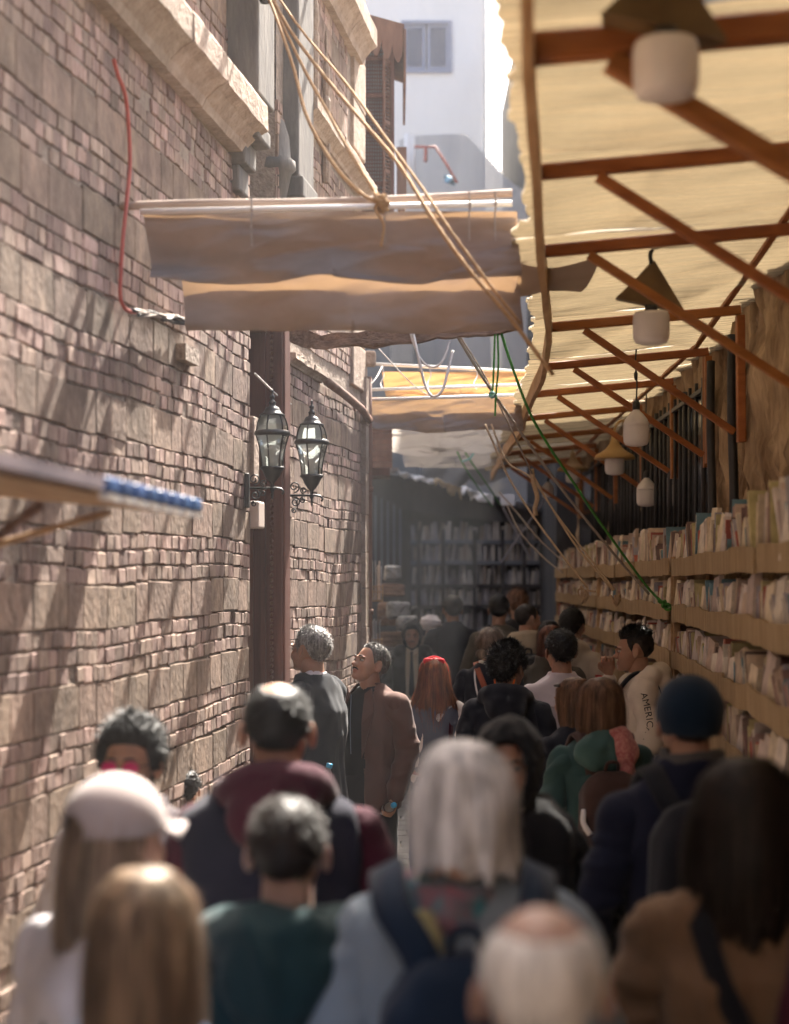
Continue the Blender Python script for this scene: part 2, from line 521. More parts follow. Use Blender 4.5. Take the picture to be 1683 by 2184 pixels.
def courses(h0, h1):
    """(kind, bottom, top) striped bands: stone band, then three brick courses"""
    out = []
    k0 = -8
    for k in range(-8, 14):
        top = 3.827 - 0.3560 * k
        if k == -1:
            out += [('brick', top - .163, top - .099), ('brick', top - .099, top - .036)]
        else:
            out.append(('stone', top - 0.163, top))
        for c in range(3):
            out.append(('brick', top - 0.163 - 0.0643 * (c + 1), top - 0.163 - 0.0643 * c))
    return [c for c in out if c[1] >= h0 - .01 and c[2] <= h1 + .01]


def lay_wall(parent, Y0, Y1, zones, seed, max_bricks=300, skip=None):
    """bricks and stones of one wall face; the ones that show largest are objects of their own"""
    r = random.Random(seed)
    items = []
    for h0, h1 in zones:
        for kind, a, b in courses(h0, h1):
            Y = Y0 - r.uniform(0, .1)
            while Y < Y1 - 0.02:
                L = r.uniform(.055, .105) if kind == 'brick' else r.uniform(.16, .36)
                if kind == 'brick' and r.random() < .12: L *= 1.7
                ya, yb = max(Y, Y0), min(Y + L, Y1)
                Y += L
                if yb - ya < 0.03: continue
                if skip and skip((ya + yb) / 2, (a + b) / 2): continue
                wob = 0.013 * math.sin(ya * 1.7 + a * 1.1 + seed) + 0.0045 * math.sin(ya * 5.3 + a * 2)
                proud = r.gauss(0.0, 0.0019) if kind == 'brick' else r.gauss(0.0005, 0.0011)
                if kind == 'brick' and r.random() < .03: proud -= 0.012
                gap = r.uniform(.003, .007) if kind == 'brick' else r.uniform(.003, .006)
                gz = r.uniform(.005, .011) if kind == 'brick' else .006
                ym = (ya + yb) / 2
                items.append((kind, ym, (a + b) / 2 + wob + r.uniform(-.002, .002), (yb - ya) * 1.0104 - gap, b - a - gz, proud, r.uniform(-.02, .02)))
    def score(it):
        x, y = proj(W(it[1], 0, it[2]))
        if not (-20 < x < 1700 and -20 < y < 1750): return -1e9 + it[1]
        return -it[1]
    nb = sorted([i for i, it in enumerate(items) if it[0] == 'brick'], key=lambda i: -score(items[i]))
    ns = sorted([i for i, it in enumerate(items) if it[0] == 'stone'], key=lambda i: -score(items[i]))
    solo = set(nb[:max_bricks]) | set(ns[:max_bricks])
    # from the photographer's side the nearest ones are the largest; what is left is one joined part
    rest = {'brick': MB(), 'stone': MB()}
    for i, (kind, Y, h, L, H, proud, tilt) in enumerate(items):
        p = W(Y, 0.004 + proud, h)
        src = BV if kind == 'brick' else SV
        k = r.randrange(len(src))
        if i in solo:
            o = bpy.data.objects.new('brick' if kind == 'brick' else 'stone_block', (BM_ if kind == 'brick' else SM_)[k])
            link(o, parent)
            o.location = p
            o.rotation_euler = (0, tilt, W_ANG)
            o.scale = (L, 1, H)
        else:
            mt = Matrix.Translation(p) @ Matrix.Rotation(W_ANG, 4, 'Z') @ Matrix.Rotation(tilt, 4, 'Y') @ Matrix.Diagonal((L, 1, H, 1))
            rest[kind].add([mt @ Vector(q) for q in src[k].v], src[k].f)
    if rest['brick'].v: rest['brick'].build('brickwork', M['brick'], parent, kind='stuff')
    if rest['stone'].v: rest['stone'].build('stonework', M['stone'], parent, kind='stuff')
    return len(nb), len(ns)


def mortar_sheet(parent, Y0, Y1, h0, h1, back=1.6):
    nY = int((Y1 - Y0) / 0.06); nh = int((h1 - h0) / 0.06)
    pts = np.array([[Y0 + (Y1 - Y0) * i / nY, 0, h0 + (h1 - h0) * j / nh] for j in range(nh + 1) for i in range(nY + 1)])
    d = fbm(pts * 9, 3) * 0.003 - 0.005
    v = [W(p[0], d[q], p[2]) for q, p in enumerate(pts)]
    f = [(j*(nY+1)+i, j*(nY+1)+i+1, (j+1)*(nY+1)+i+1, (j+1)*(nY+1)+i) for j in range(nh) for i in range(nY)]
    m = MB().add(v, f)
    # solid body behind the face
    c = [W(Y0, -.012, h0), W(Y1, -.012, h0), W(Y1, -back, h0), W(Y0, -back, h0)]
    c2 = [p + Vector((0, 0, h1 - h0)) for p in c]
    m.add(c + c2, [(1, 2, 6, 5), (2, 3, 7, 6), (3, 0, 4, 7), (4, 5, 6, 7)])
    return m.build('wall', M['mortar'], parent)


def ledge(parent, Y0, Y1, h0, h1, out, seed, name='ledge_block', lmin=.55, lmax=.95):
    """string course of moulded blocks"""
    r = random.Random(seed)
    Y = Y0
    H = h1 - h0
    while Y < Y1 - .05:
        L = r.uniform(lmin, lmax)
        yb = min(Y + L, Y1)
        if Y1 - yb < .2: yb = Y1
        dz = r.uniform(-.006, .006); do = r.uniform(-.008, .008)
        prof = [(-.04, 0), (out * .35, 0), (out * .45, H * .16), (out * .75, H * .36), (out + do, H * .46), (out + do, H * .93), (out * .96 + do, H), (-.04, H * 1.02)]
        nseg = 7
        b = MB()
        ys = [Y + .004 + (yb - Y - .008) * i / nseg for i in range(nseg + 1)]
        v = []
        for yy in ys:
            for n, z in prof:
                e = r.uniform(-.003, .003) if n > .01 else 0
                v.append(W(yy, n + e, h0 + z + dz + e * .5))
        k = len(prof)
        f = [(i*k + j, i*k + (j+1) % k, (i+1)*k + (j+1) % k, (i+1)*k + j) for i in range(nseg) for j in range(k)]
        f += [tuple(range(k)), tuple(range(len(v) - 1, len(v) - k - 1, -1))]
        b.add(v, f).build(name, M['ledge'], parent, fix=True)
        Y = yb


def wbox(b, Y0, Y1, n0, n1, h0, h1, mi=0):
    c = [W(Y0, n0, h0), W(Y1, n0, h0), W(Y1, n1, h0), W(Y0, n1, h0)]
    c = c + [p + Vector((0, 0, h1 - h0)) for p in c]
    return b.add(c, [(0, 1, 2, 3), (7, 6, 5, 4), (0, 4, 5, 1), (1, 5, 6, 2), (2, 6, 7, 3), (3, 7, 4, 0)], mi)


houseA = empty('brick_house', W(6.5, 0, 0), 0, 'nearest house on the left, striped in pink brick and beige stone', 'house')
def A_(b, name, m, **k):
    o = b.build(name, m, None, **k)
    return o
_par = houseA
HA_inv = Matrix.Translation(houseA.location)


def to_parent(o, p):
    """parent o keeping world coordinates (parents here are unrotated)"""
    o.parent = p
    o.location = Vector(o.location) - Vector(p.location)
    return o


class Grp:
    """collect children made in world coordinates under an Empty"""
    def __init__(s, e): s.e = e; s.n = set(o.name for o in bpy.data.objects)
    def __enter__(s): return s
    def __exit__(s, *a):
        for o in bpy.data.objects:
            if o.name not in s.n and o.parent == s.e:
                o.location = Vector(o.location) - Vector(s.e.location)


with Grp(houseA):
    mortar_sheet(houseA, 3.2, 8.02, 0.0, 6.3)
    m2 = MB(); wbox(m2, -13, 3.2, -1.6, -.012, 0, 6.3); m2.build('wall', M['mortar'], houseA, fix=True)  # unseen near stretch, added to keep the foreground dim
    # the brickwork right of the pier, up to the door niche
    m2 = MB(); wbox(m2, 8.02, 8.46, -1.5, -.012, 0, 3.95); m2.build('wall', M['mortar'], houseA, fix=True)
    lay_wall(houseA, 4.85, 8.46, [(0.55, 4.15)], 5)
    lay_wall(houseA, 6.4, 8.0, [(4.40, 5.75)], 6, max_bricks=0)
    ledge(houseA, 3.6, 8.12, 4.150, 4.385, 0.17, 4)
    ledge(houseA, 6.4, 7.95, 5.02, 5.22, 0.16, 14)
    # pier with corbelled foot over the door niche
    p = MB()
    wbox(p, 8.0, 8.36, -.3, 0.155, 4.42, 6.3)
    wbox(p, 8.02, 8.34, -.3, 0.115, 4.30, 4.42)
    wbox(p, 8.04, 8.32, -.3, 0.145, 4.22, 4.30)
    wbox(p, 8.06, 8.30, -.3, 0.075, 4.10, 4.22)
    wbox(p, 8.08, 8.28, -.3, 0.040, 3.97, 4.10)
    po = p.build('stone_pier', M['greystone'], houseA, fix=True)
    bv = po.modifiers.new('bevel', 'BEVEL'); bv.width = .012; bv.segments = 2
    # niche back and lintel
    b = MB(); wbox(b, 8.36, 9.32, -1.2, -.34, 3.6, 6.4); wbox(b, 8.46, 9.1, -1.2, -.42, 0, 3.6)
    b.build('niche_back', M['greystone'], houseA, fix=True)

portal = empty('door_portal', W(9.0, 0, 0), 0, 'tall dark red wooden door frame with carved bead strip beside the wall lanterns', 'door frame')
with Grp(portal):
    b = MB(); wbox(b, 8.98, 9.12, -.40, 0.075, 0, 4.02); j = b.build('jamb', M['darkwood'], portal, fix=True)
    bv = j.modifiers.new('bevel', 'BEVEL'); bv.width = .006; bv.segments = 2
    b = MB(); wbox(b, 8.955, 8.98, -.055, -.030, 0.2, 3.9); b.build('moulding', M['darkwood'], portal, fix=True)
    b = MB(); wbox(b, 8.955, 8.98, 0.030, 0.062, 0.2, 3.9); b.build('moulding', M['darkwood'], portal, fix=True)
    b = MB(); wbox(b, 8.962, 8.98, -.22, -.10, 0.2, 2.42); b.build('panel', M['brownwood'], portal, fix=True)
    b = MB(); wbox(b, 8.955, 8.98, -.24, -.22, 0.2, 3.9); b.build('moulding', M['darkwood'], portal, fix=True)
    beads = MB()
    for k in range(110):
        c = W(8.968, 0.003, 0.5 + k * .031)
        beads.lathe([(0.002, -.012), (.009, -.006), (.010, 0), (.009, .006), (.002, .012)], c, 6)
    beads.build('bead_carving', M['brownwood'], portal, kind='stuff', smooth=True)
    b = MB(); wbox(b, 8.5, 9.1, -.42, -.39, 0, 3.55); b.build('door', M['darkwood'], portal, fix=True)
    b = MB(); wbox(b, 8.47, 8.99, -.40, -.02, 3.40, 3.55); wbox(b, 8.47, 9.12, -.3, 0.02, 3.55, 3.62); b.build('lintel', M['brownwood'], portal, fix=True)
sg = MB()
wbox(sg, 8.93, 8.952, -.20, -.115, 1.88, 2.20)
sgo = sg.build('plaque', M['terracotta'], None, fix=True, label='plain terracotta plaque screwed to the lower part of the red door frame', cat='plaque')
bb = MB(); wbox(bb, 8.475, 8.62, -.10, 0.045, 2.32, 2.46)
o = bb.build('meter_box', M['beigebox'], None, fix=True, label='beige meter box under the nearer wall lantern at the edge of the niche', cat='box')
bv = o.modifiers.new('bevel', 'BEVEL'); bv.width = .01; bv.segments = 3
bb = MB(); wbox(bb, 8.475, 8.60, -.09, 0.02, 2.56, 2.90)
o = bb.build('stone_post', M['ledge'], None, fix=True, label='short pale stone post behind the bracket of the nearer lantern', cat='post')
bv = o.modifiers.new('bevel', 'BEVEL'); bv.width = .01; bv.segments = 3

houseB = empty('brick_house', W(10.5, 0, 0), 0, 'farther brick and stone striped house with two ledges and carved finials, behind the lanterns', 'house')
with Grp(houseB):
    mortar_sheet(houseB, 9.12, 12.0, 0.0, 7.2)
    lay_wall(houseB, 9.12, 11.93, [(0.7, 3.30), (3.36, 4.78)], 9)
    lay_wall(houseB, 9.75, 11.35, [(4.95, 6.6)], 10, max_bricks=0)
    ledge(houseB, 9.35, 10.35, 3.285, 3.345, 0.055, 21, lmin=.5, lmax=.8)
    ledge(houseB, 9.76, 12.02, 4.80, 4.93, 0.11, 22)
    ledge(houseB, 10.2, 11.72, 5.72, 5.98, 0.15, 23)
    # moulded wooden rail that continues the lower ledge
    b = MB()
    b.tube([W(10.35, .05, 3.30), W(11.0, .05, 3.29), W(11.6, .06, 3.26), W(12.0, .05, 3.22)], .028, 8)
    b.build('rail', M['brownwood'], houseB, smooth=True)
    # pier on the far side of the niche, stepped corbels below
    p = MB()
    wbox(p, 9.3, 9.74, -.4, 0.085, 4.34, 7.2)
    for q, (n, a, c, dY) in enumerate([(.11, 4.22, 4.34, 0), (.07, 4.12, 4.22, .02), (.05, 4.02, 4.12, .05), (.03, 3.92, 4.02, .08), (.012, 3.80, 3.92, .11)]):
        wbox(p, 9.3 + q * .02, 9.74 - dY, -.4, n, a, c)
    po = p.build('stone_pier', M['greystone'], houseB, fix=True)
    bv = po.modifiers.new('bevel', 'BEVEL'); bv.width = .012; bv.segments = 2
    # stone bracket that leans out of the niche
    b = MB()
    b.lathe([(.015, .34), (.05, .30), (.075, .22), (.085, .10), (.11, .08), (.115, .03), (.09, .01), (.06, -.12), (.03, -.18)], tuple(W(9.22, -.03, 4.32)), 10)
    b.build('bracket', M['greystone'], houseB, smooth=True)
    # carved finials
    for yy, hh, s in ((10.05, 5.35, 1.0), (10.42, 5.05, 1.15)):
        b = MB()
        b.lathe([(.004, .42 * s), (.012, .36 * s), (.008, .30 * s), (.022, .22 * s), (.03, .12 * s), (.018, .06 * s), (.030, .03 * s), (.026, -.30 * s), (.03, -.32 * s), (.022, -.42 * s)], tuple(W(yy, .03, hh)), 8)
        b.build('finial', M['ledge'], houseB)
    # corner quoins
    h = 3.42
    r = random.Random(3)
    while h < 7.0:
        H = r.uniform(.28, .42)
        if not (4.7 < h + H / 2 < 4.95):
            b = MB(); wbox(b, 11.42 + r.uniform(0, .12), 12.0, -.3, .022 + r.uniform(0, .006), h, h + H - .008)
            q = b.build('quoin', M['ledge'], houseB, fix=True)
            bv = q.modifiers.new('bevel', 'BEVEL'); bv.width = .008; bv.segments = 2
        h += H
    h = .2
    while h < 3.4:
        H = r.uniform(.22, .36)
        b = MB(); wbox(b, 11.93, 12.06, -.3, .030 + r.uniform(0, .012), h, h + H - .006)
        q = b.build('quoin', M['ledge'], houseB, fix=True)
        h += H
dp = MB()
dp.tube([W(12.10, .035, 0), W(12.10, .035, 3.1), W(12.11, .03, 3.55)], .022, 10)
for h in (0.9, 1.8, 2.7): dp.tube([W(12.10, .035, h), W(12.10, .035, h + .04)], .030, 10)
dp.build('drain_pipe', M['brownwood'], smooth=True, label='thin brown drain pipe running down the far corner of the striped wall', cat='pipe')
cb = MB()
a_, b_ = P(766, 780, 12.1), P(802, 748, 12.1); cb.box((a_.x, 12.08, a_.z), (b_.x, 12.2, b_.z)); cb.box((a_.x, 12.09, a_.z - .10), (a_.x + .06, 12.19, a_.z))
o = cb.build('stone_corbel', M['ledge'], label='rough pale stone corbel on the corner above the awning bars', cat='corbel', fix=True)
bv = o.modifiers.new('bevel', 'BEVEL'); bv.width = .02; bv.segments = 3

# ------------------------------------------------------------------ far house with lattice oriel
houseC = empty('plastered_house', (-1.2, 15, 0), 0, 'narrow house with a dark wooden lattice oriel beyond the striped corner', 'house')
with Grp(houseC):
    b = MB(); b.box((-3.0, 12.3, 0), (-.42, 21.0, 8.3)); b.build('wall', M['ledge'], houseC, fix=True)
orl = empty('oriel', (-.3, 14, 5.1), 0, 'dark wooden lattice oriel with scalloped hood and an open louvred shutter', 'oriel')
with Grp(orl):
    oz0, oz1 = 4.9, 6.50
    b = MB(); b.box((-.62, 13.56, oz0), (-.05, 14.75, oz1)); b.build('body', M['bluegrey'], orl, fix=True)
    fr = M['darkwood']
    for x in (-.265, -.02):
        b = MB(); b.box((x - .018, 13.49, oz0), (x + .018, 13.56, oz1)); b.build('post', fr, orl)
    for z in (oz0, 5.30, 5.72, 6.02, 6.32):
        b = MB(); b.box((-.247, 13.505, z), (-.038, 13.555, z + .03)); b.build('rail', fr, orl)
    for k in range(11):
        b = MB(); b.tube([(-.245 + k * .0205, 13.53, oz0), (-.245 + k * .0205, 13.53, oz1)], .0042, 5); b.build('lattice_bar', fr, orl)
    for k in range(52):
        z = oz0 + .03 + k * .0305
        b = MB(); b.tube([(-.247, 13.525, z), (-.038, 13.525, z)], .0042, 5); b.build('lattice_bar', fr, orl)
    # side facing the lane
    b = MB(); b.box((-.05, 13.6, oz0), (-.02, 14.75, oz1)); b.build('side_panel', M['brownwood'], orl)
    sh = MB()
    A0, A1 = Vector((-.085, 13.42, 0)), Vector((-.035, 13.50, 0))
    sh.bar(A0 + Vector((0, 0, 4.98)), A0 + Vector((0, 0, 6.34)), .02, .02); sh.bar(A1 + Vector((0, 0, 4.92)), A1 + Vector((0, 0, 6.28)), .02, .02)
    for z in (4.96, 5.4, 5.8, 6.3): sh.bar(A0 + Vector((0, 0, z)), A1 + Vector((0, 0, z)), .015, .03)
    so = sh.build('shutter', M['brownwood'], orl)
    for k in range(42):
        z = 5.0 + k * .031
        b = MB(); b.bar(A0 + Vector((0, 0, z)), A1 + Vector((0, 0, z - .004)), .018, .006)
        b.build('louvre', M['brownwood'], so)
    # hood and scalloped valance
    b = MB(); b.add([(-.30, 13.40, 6.66), (.08, 13.40, 6.555), (.08, 14.9, 6.555), (-.30, 14.9, 6.70), (-.30, 13.40, 6.69), (.08, 13.40, 6.585), (.08, 14.9, 6.585), (-.30, 14.9, 6.73)],
                    [(0, 3, 2, 1), (4, 5, 6, 7), (0, 1, 5, 4), (1, 2, 6, 5), (2, 3, 7, 6), (3, 0, 4, 7)]); b.build('hood', M['brownwood'], orl)
    def scallop(a, bb, n, drop, name):
        a, bb = Vector(a), Vector(bb)
        for k in range(n):
            p0 = a.lerp(bb, k / n); p1 = a.lerp(bb, (k + 1) / n)
            poly = [p0, p1]
            for t in (0, .1, .25, .38, .5, .62, .75, .9, 1):
                q = p1.lerp(p0, t); q = q - Vector((0, 0, drop * (.55 + .45 * math.sin(math.pi * t) ** .7)))
                poly.append(q)
            nrm = (bb - a).cross(Vector((0, 0, 1))).normalized()
            MB().prism(poly, nrm * .02).build(name, M['brownwood'], orl, fix=True)
    scallop((-.285, 13.42, 6.66), (.07, 13.42, 6.56), 4, .30, 'valance_board')
    scallop((.075, 13.44, 6.56), (.075, 14.85, 6.56), 9, .42, 'valance_board')
sb = MB(); sb.box((.02, 14.9, 5.55), (.11, 15.3, 5.98))
sb.prism([(.02, 14.9, 5.55), (.11, 14.9, 5.55), (.09, 14.9, 5.42), (.065, 14.9, 5.36), (.04, 14.9, 5.42)], (0, .4, 0))
sb.build('hood_board', M['brownwood'], label='small pointed brown wooden board hanging below the oriel hood', cat='board', fix=True)

# ------------------------------------------------------------------ white building and siding in the distance
wb = empty('white_building', (0, 26, 0), 0, 'tall white plaster building with a closed shuttered window', 'building')
ZB = 26.0
xr = (1036 - CX) / FPX * ZB
with Grp(wb):
    w0, w1 = P(862, 150, ZB), P(957, 52, ZB)
    b = MB()
    for lo, hi in (((-4, ZB, 0), (w0.x, 33, 14)), ((w1.x, ZB, 0), (xr, 33, 14)), ((w0.x, ZB, 0), (w1.x, 33, w0.z)), ((w0.x, ZB, w1.z), (w1.x, 33, 14)), ((w0.x, ZB + .3, w0.z), (w1.x, 33, w1.z))):
        b.box(lo, hi)
    b.build('wall', M['plaster'], wb, fix=True)  # plain pale plaster, facade turned away from the sun
    win = MB().box((w0.x - .05, ZB - .04, w0.z - .05), (w1.x + .05, ZB - .005, w0.z)).box((w0.x - .05, ZB - .04, w1.z), (w1.x + .05, ZB - .005, w1.z + .05))
    win.box((w0.x - .05, ZB - .04, w0.z), (w0.x, ZB - .005, w1.z)).box((w1.x, ZB - .04, w0.z), (w1.x + .05, ZB - .005, w1.z))
    wo = win.build('window', M['shutter'], wb, fix=True)
    mid = (w0.x + w1.x) / 2
    for a, c in ((w0.x, mid - .012), (mid + .012, w1.x)):
        b = MB()
        b.box((a, ZB + .0, w0.z), (a + .05, ZB + .04, w1.z)).box((c - .05, ZB, w0.z), (c, ZB + .04, w1.z))
        b.box((a + .05, ZB, w0.z), (c - .05, ZB + .04, w0.z + .06)).box((a + .05, ZB, w1.z - .06), (c - .05, ZB + .04, w1.z))
        for k in range(22):
            z = w0.z + .075 + k * (w1.z - w0.z - .14) / 22
            b.add([(a + .05, ZB + .004, z), (c - .05, ZB + .004, z), (c - .05, ZB + .034, z + .022), (a + .05, ZB + .034, z + .022),
                   (a + .05, ZB + .004, z + .006), (c - .05, ZB + .004, z + .006), (c - .05, ZB + .034, z + .028), (a + .05, ZB + .034, z + .028)],
                  [(0, 1, 2, 3), (7, 6, 5, 4), (0, 4, 5, 1), (2, 6, 7, 3)])
        b.build('shutter', M['shutter'], wo)
    b = MB(); b.box((xr + .002, ZB + .3, 0), (xr + .09, ZB + .5, 7.5)); b.tube([(xr - .02, ZB - .05, 5.3), (xr - .02, ZB - .05, 14)], .03, 6); b.build('downpipe', M['whitepaint'], wb)

sd = empty('siding_wall', (0.6, 24.2, 0), 0, 'pale corrugated metal siding wall with a sloping top below the white building', 'wall')
with Grp(sd):
    ZS = 24.2
    top = [(852, 300), (872, 290), (985, 285), (1000, 290), (1078, 378), (1200, 470)]
    n = 66
    x0 = P(852, 0, ZS).x; x1 = 2.9
    for k in range(n):
        xa = x0 + (x1 - x0) * k / n; xb = x0 + (x1 - x0) * (k + 1) / n
        px = CX + (xa + xb) / 2 / ZS * FPX
        zt = P(0, lerp_tab(top, px), ZS).z
        b = MB()
        d = .025
        b.add([(xa, ZS, 0), (xa + (xb - xa) * .25, ZS - d, 0), (xa + (xb - xa) * .75, ZS - d, 0), (xb - .004, ZS, 0), (xb - .004, ZS + .03, 0), (xa, ZS + .03, 0),
               (xa, ZS, zt), (xa + (xb - xa) * .25, ZS - d, zt), (xa + (xb - xa) * .75, ZS - d, zt), (xb - .004, ZS, zt), (xb - .004, ZS + .03, zt), (xa, ZS + .03, zt)],
              [(0, 1, 7, 6), (1, 2, 8, 7), (2, 3, 9, 8), (3, 4, 10, 9), (4, 5, 11, 10), (5, 0, 6, 11), (6, 7, 8, 9, 10, 11)])
        b.build('siding_panel', M['siding'], sd)
bx = empty('shed', (0, 23.4, 0), 0, 'blue grey shed wall with a lattice window beyond the awning bars', 'shed')
with Grp(bx):
    a, c = P(790, 420, 23.6), P(893, 700, 23.6)
    b = MB(); b.box((-1.5, 23.6, 0), (c.x, 24.1, 5.75)); b.build('wall', M['bluegrey'], bx, fix=True)
    l0, l1 = P(834, 772, 23.55), P(880, 722, 23.55)
    for k in range(13):
        x = l0.x + (l1.x - l0.x) * k / 12
        MB().box((x - .005, 23.53, l0.z), (x + .005, 23.57, l1.z)).build('lattice_bar', M['siding'], bx)
    for k in range(10):
        z = l0.z + (l1.z - l0.z) * k / 9
        MB().box((l0.x, 23.52, z - .005), (l1.x, 23.565, z + .005)).build('lattice_bar', M['siding'], bx)
cl = MB(); cl.tube([P(870, 430, 23.3), P(870, 286, 23.3)], .055, 10); cl.tube([P(879, 430, 23.3), P(879, 290, 23.3)], .05, 10)
cl.build('vent_pipe', M['siding'], smooth=True, label='double pale vent pipe standing beside the oriel', cat='pipe')
rr = MB(); rr.tube([P(884, 313, 23.0), P(928, 313, 23.0), P(952, 350, 23.0), P(975, 390, 23.0)], .02, 8); rr.tube([P(908, 313, 23.0), P(908, 345, 23.0)], .025, 8)
rr.build('roof_rail', M['red'], smooth=True, label='bent red roof rail in front of the pale siding', cat='rail')
bt = MB(); bt.sheet(lambda u, v: P(948 + 22 * u, 372 + 16 * v + 8 * u, 23.2 + .1 * math.sin(5 * u + 3 * v)), 6, 4)
M['bluetarp'] = mat('blue tarp', (0.10, 0.28, 0.42), rough=0.6)
o = bt.build('tarp_scrap', M['bluetarp'], smooth=True, label='scrap of blue tarpaulin caught on the red roof rail', cat='tarp')
so = o.modifiers.new('solid', 'SOLIDIFY'); so.thickness = .01

# unseen house behind the camera, added to darken the foreground
bh = empty('plastered_house', (-1.5, -14, 0), 0, 'plain unseen ochre house added to close the lane behind the photographer', 'house')
with Grp(bh):
    MB().box((-6, -17, 0), (3.5, -13.2, 8)).build('wall', M['ledge'], bh, fix=True)

# unseen poles added on the upper walls so their shadows rake down the brickwork
for Yp, hp, L, r_, lab in ((7.21, 4.70, .75, .030, 'short unseen wooden pole added just above the cornice for its shadow streak'),
                           (7.78, 5.00, .80, .032, 'unseen wooden pole added beside the stone pier to cast a shadow streak'),
                           (10.29, 5.92, 1.1, .036, 'unseen wooden pole added high on the farther striped house for its shadow'),
                           (9.95, 5.95, 1.0, .028, 'thinner unseen wooden pole added high on the farther striped house for its shadow'),
                           (15.66, 8.0, 2.0, .05, 'long unseen pole added on the roof of the narrow plastered house for its shadow')):
    b0 = W(Yp, -.05, hp) if Yp < 12 else Vector((-.6, Yp, hp))
    MB().tube([b0, b0 + Vector((L * .5, -.01, .01)), b0 + Vector((L, .01, .02))], r_, 9).build('shadow_pole', M['bamboo'], smooth=True, label=lab, cat='pole')
# ------------------------------------------------------------------ right side: wall, canopy, shelves
def shelfX(Y):
    return 0.818 + 0.084 * Y if Y < 9.76 else 1.638 + 0.024 * (Y - 9.76)


FT = [(1.5, .12), (2.6, .215), (3.85, .31), (5.08, .44), (6.3, .56), (8.2, .77), (9.7, .88), (11.15, .93), (12.8, 1.0), (14.7, 1.04), (19, 1.14)]
def fasX(Y): return lerp_tab(FT, Y)
def wallX(Y): return shelfX(Y) + 0.25
def roofZ(X, Y):
    f = fasX(Y)
    return 3.345 + (X - f) * 0.095

rw = empty('rock_wall', (2, 9, 0), 0, 'rough beige layered rock wall behind the bookshelves on the right', 'wall')
with Grp(rw):
    nY, nh = 330, 46
    pts = np.array([[0, 2.0 + 17.5 * i / nY, 3.62 * j / nh] for j in range(nh + 1) for i in range(nY + 1)])
    q = pts.copy(); q[:, 1] *= 5.5; q[:, 2] *= 1.1
    d = fbm(q, 5, 4) * .06 + np.abs(fbm(q * np.array([1, 3.1, 1.6]), 8, 3)) * .11
    v = [(wallX(p[1]) + .03 + d[i], p[1], p[2]) for i, p in enumerate(pts)]
    b = MB().add(v, [(j*(nY+1)+i, (j+1)*(nY+1)+i, (j+1)*(nY+1)+i+1, j*(nY+1)+i+1) for j in range(nh) for i in range(nY)])
    b.build('wall_face', M['rockwall'], rw)
    b = MB()
    b.add([(wallX(2) + .45, 2, 0), (3.2, 2, 0), (4.2, 19.5, 0), (wallX(19.5) + .45, 19.5, 0), (wallX(2) + .45, 2, 3.6), (3.2, 2, 3.6), (4.2, 19.5, 3.6), (wallX(19.5) + .45, 19.5, 3.6)],
          [(0, 3, 2, 1), (4, 5, 6, 7), (0, 1, 5, 4), (1, 2, 6, 5), (2, 3, 7, 6), (3, 0, 4, 7)])
    b.build('wall_core', M['mortar'], rw)
    b = MB(); b.add([(wallX(-12) + .05, -12, 0), (2.2, -12, 0), (3.0, 2, 0), (wallX(2) + .05, 2, 0), (wallX(-12) + .05, -12, 3.62), (2.2, -12, 3.62), (3.0, 2, 3.62), (wallX(2) + .05, 2, 3.62)],
          [(0, 3, 2, 1), (4, 5, 6, 7), (0, 1, 5, 4), (1, 2, 6, 5), (2, 3, 7, 6), (3, 0, 4, 7)])
    b.build('wall_core', M['rockwall'], rw)  # unseen stretch past the camera, added to dim the nearest crowd

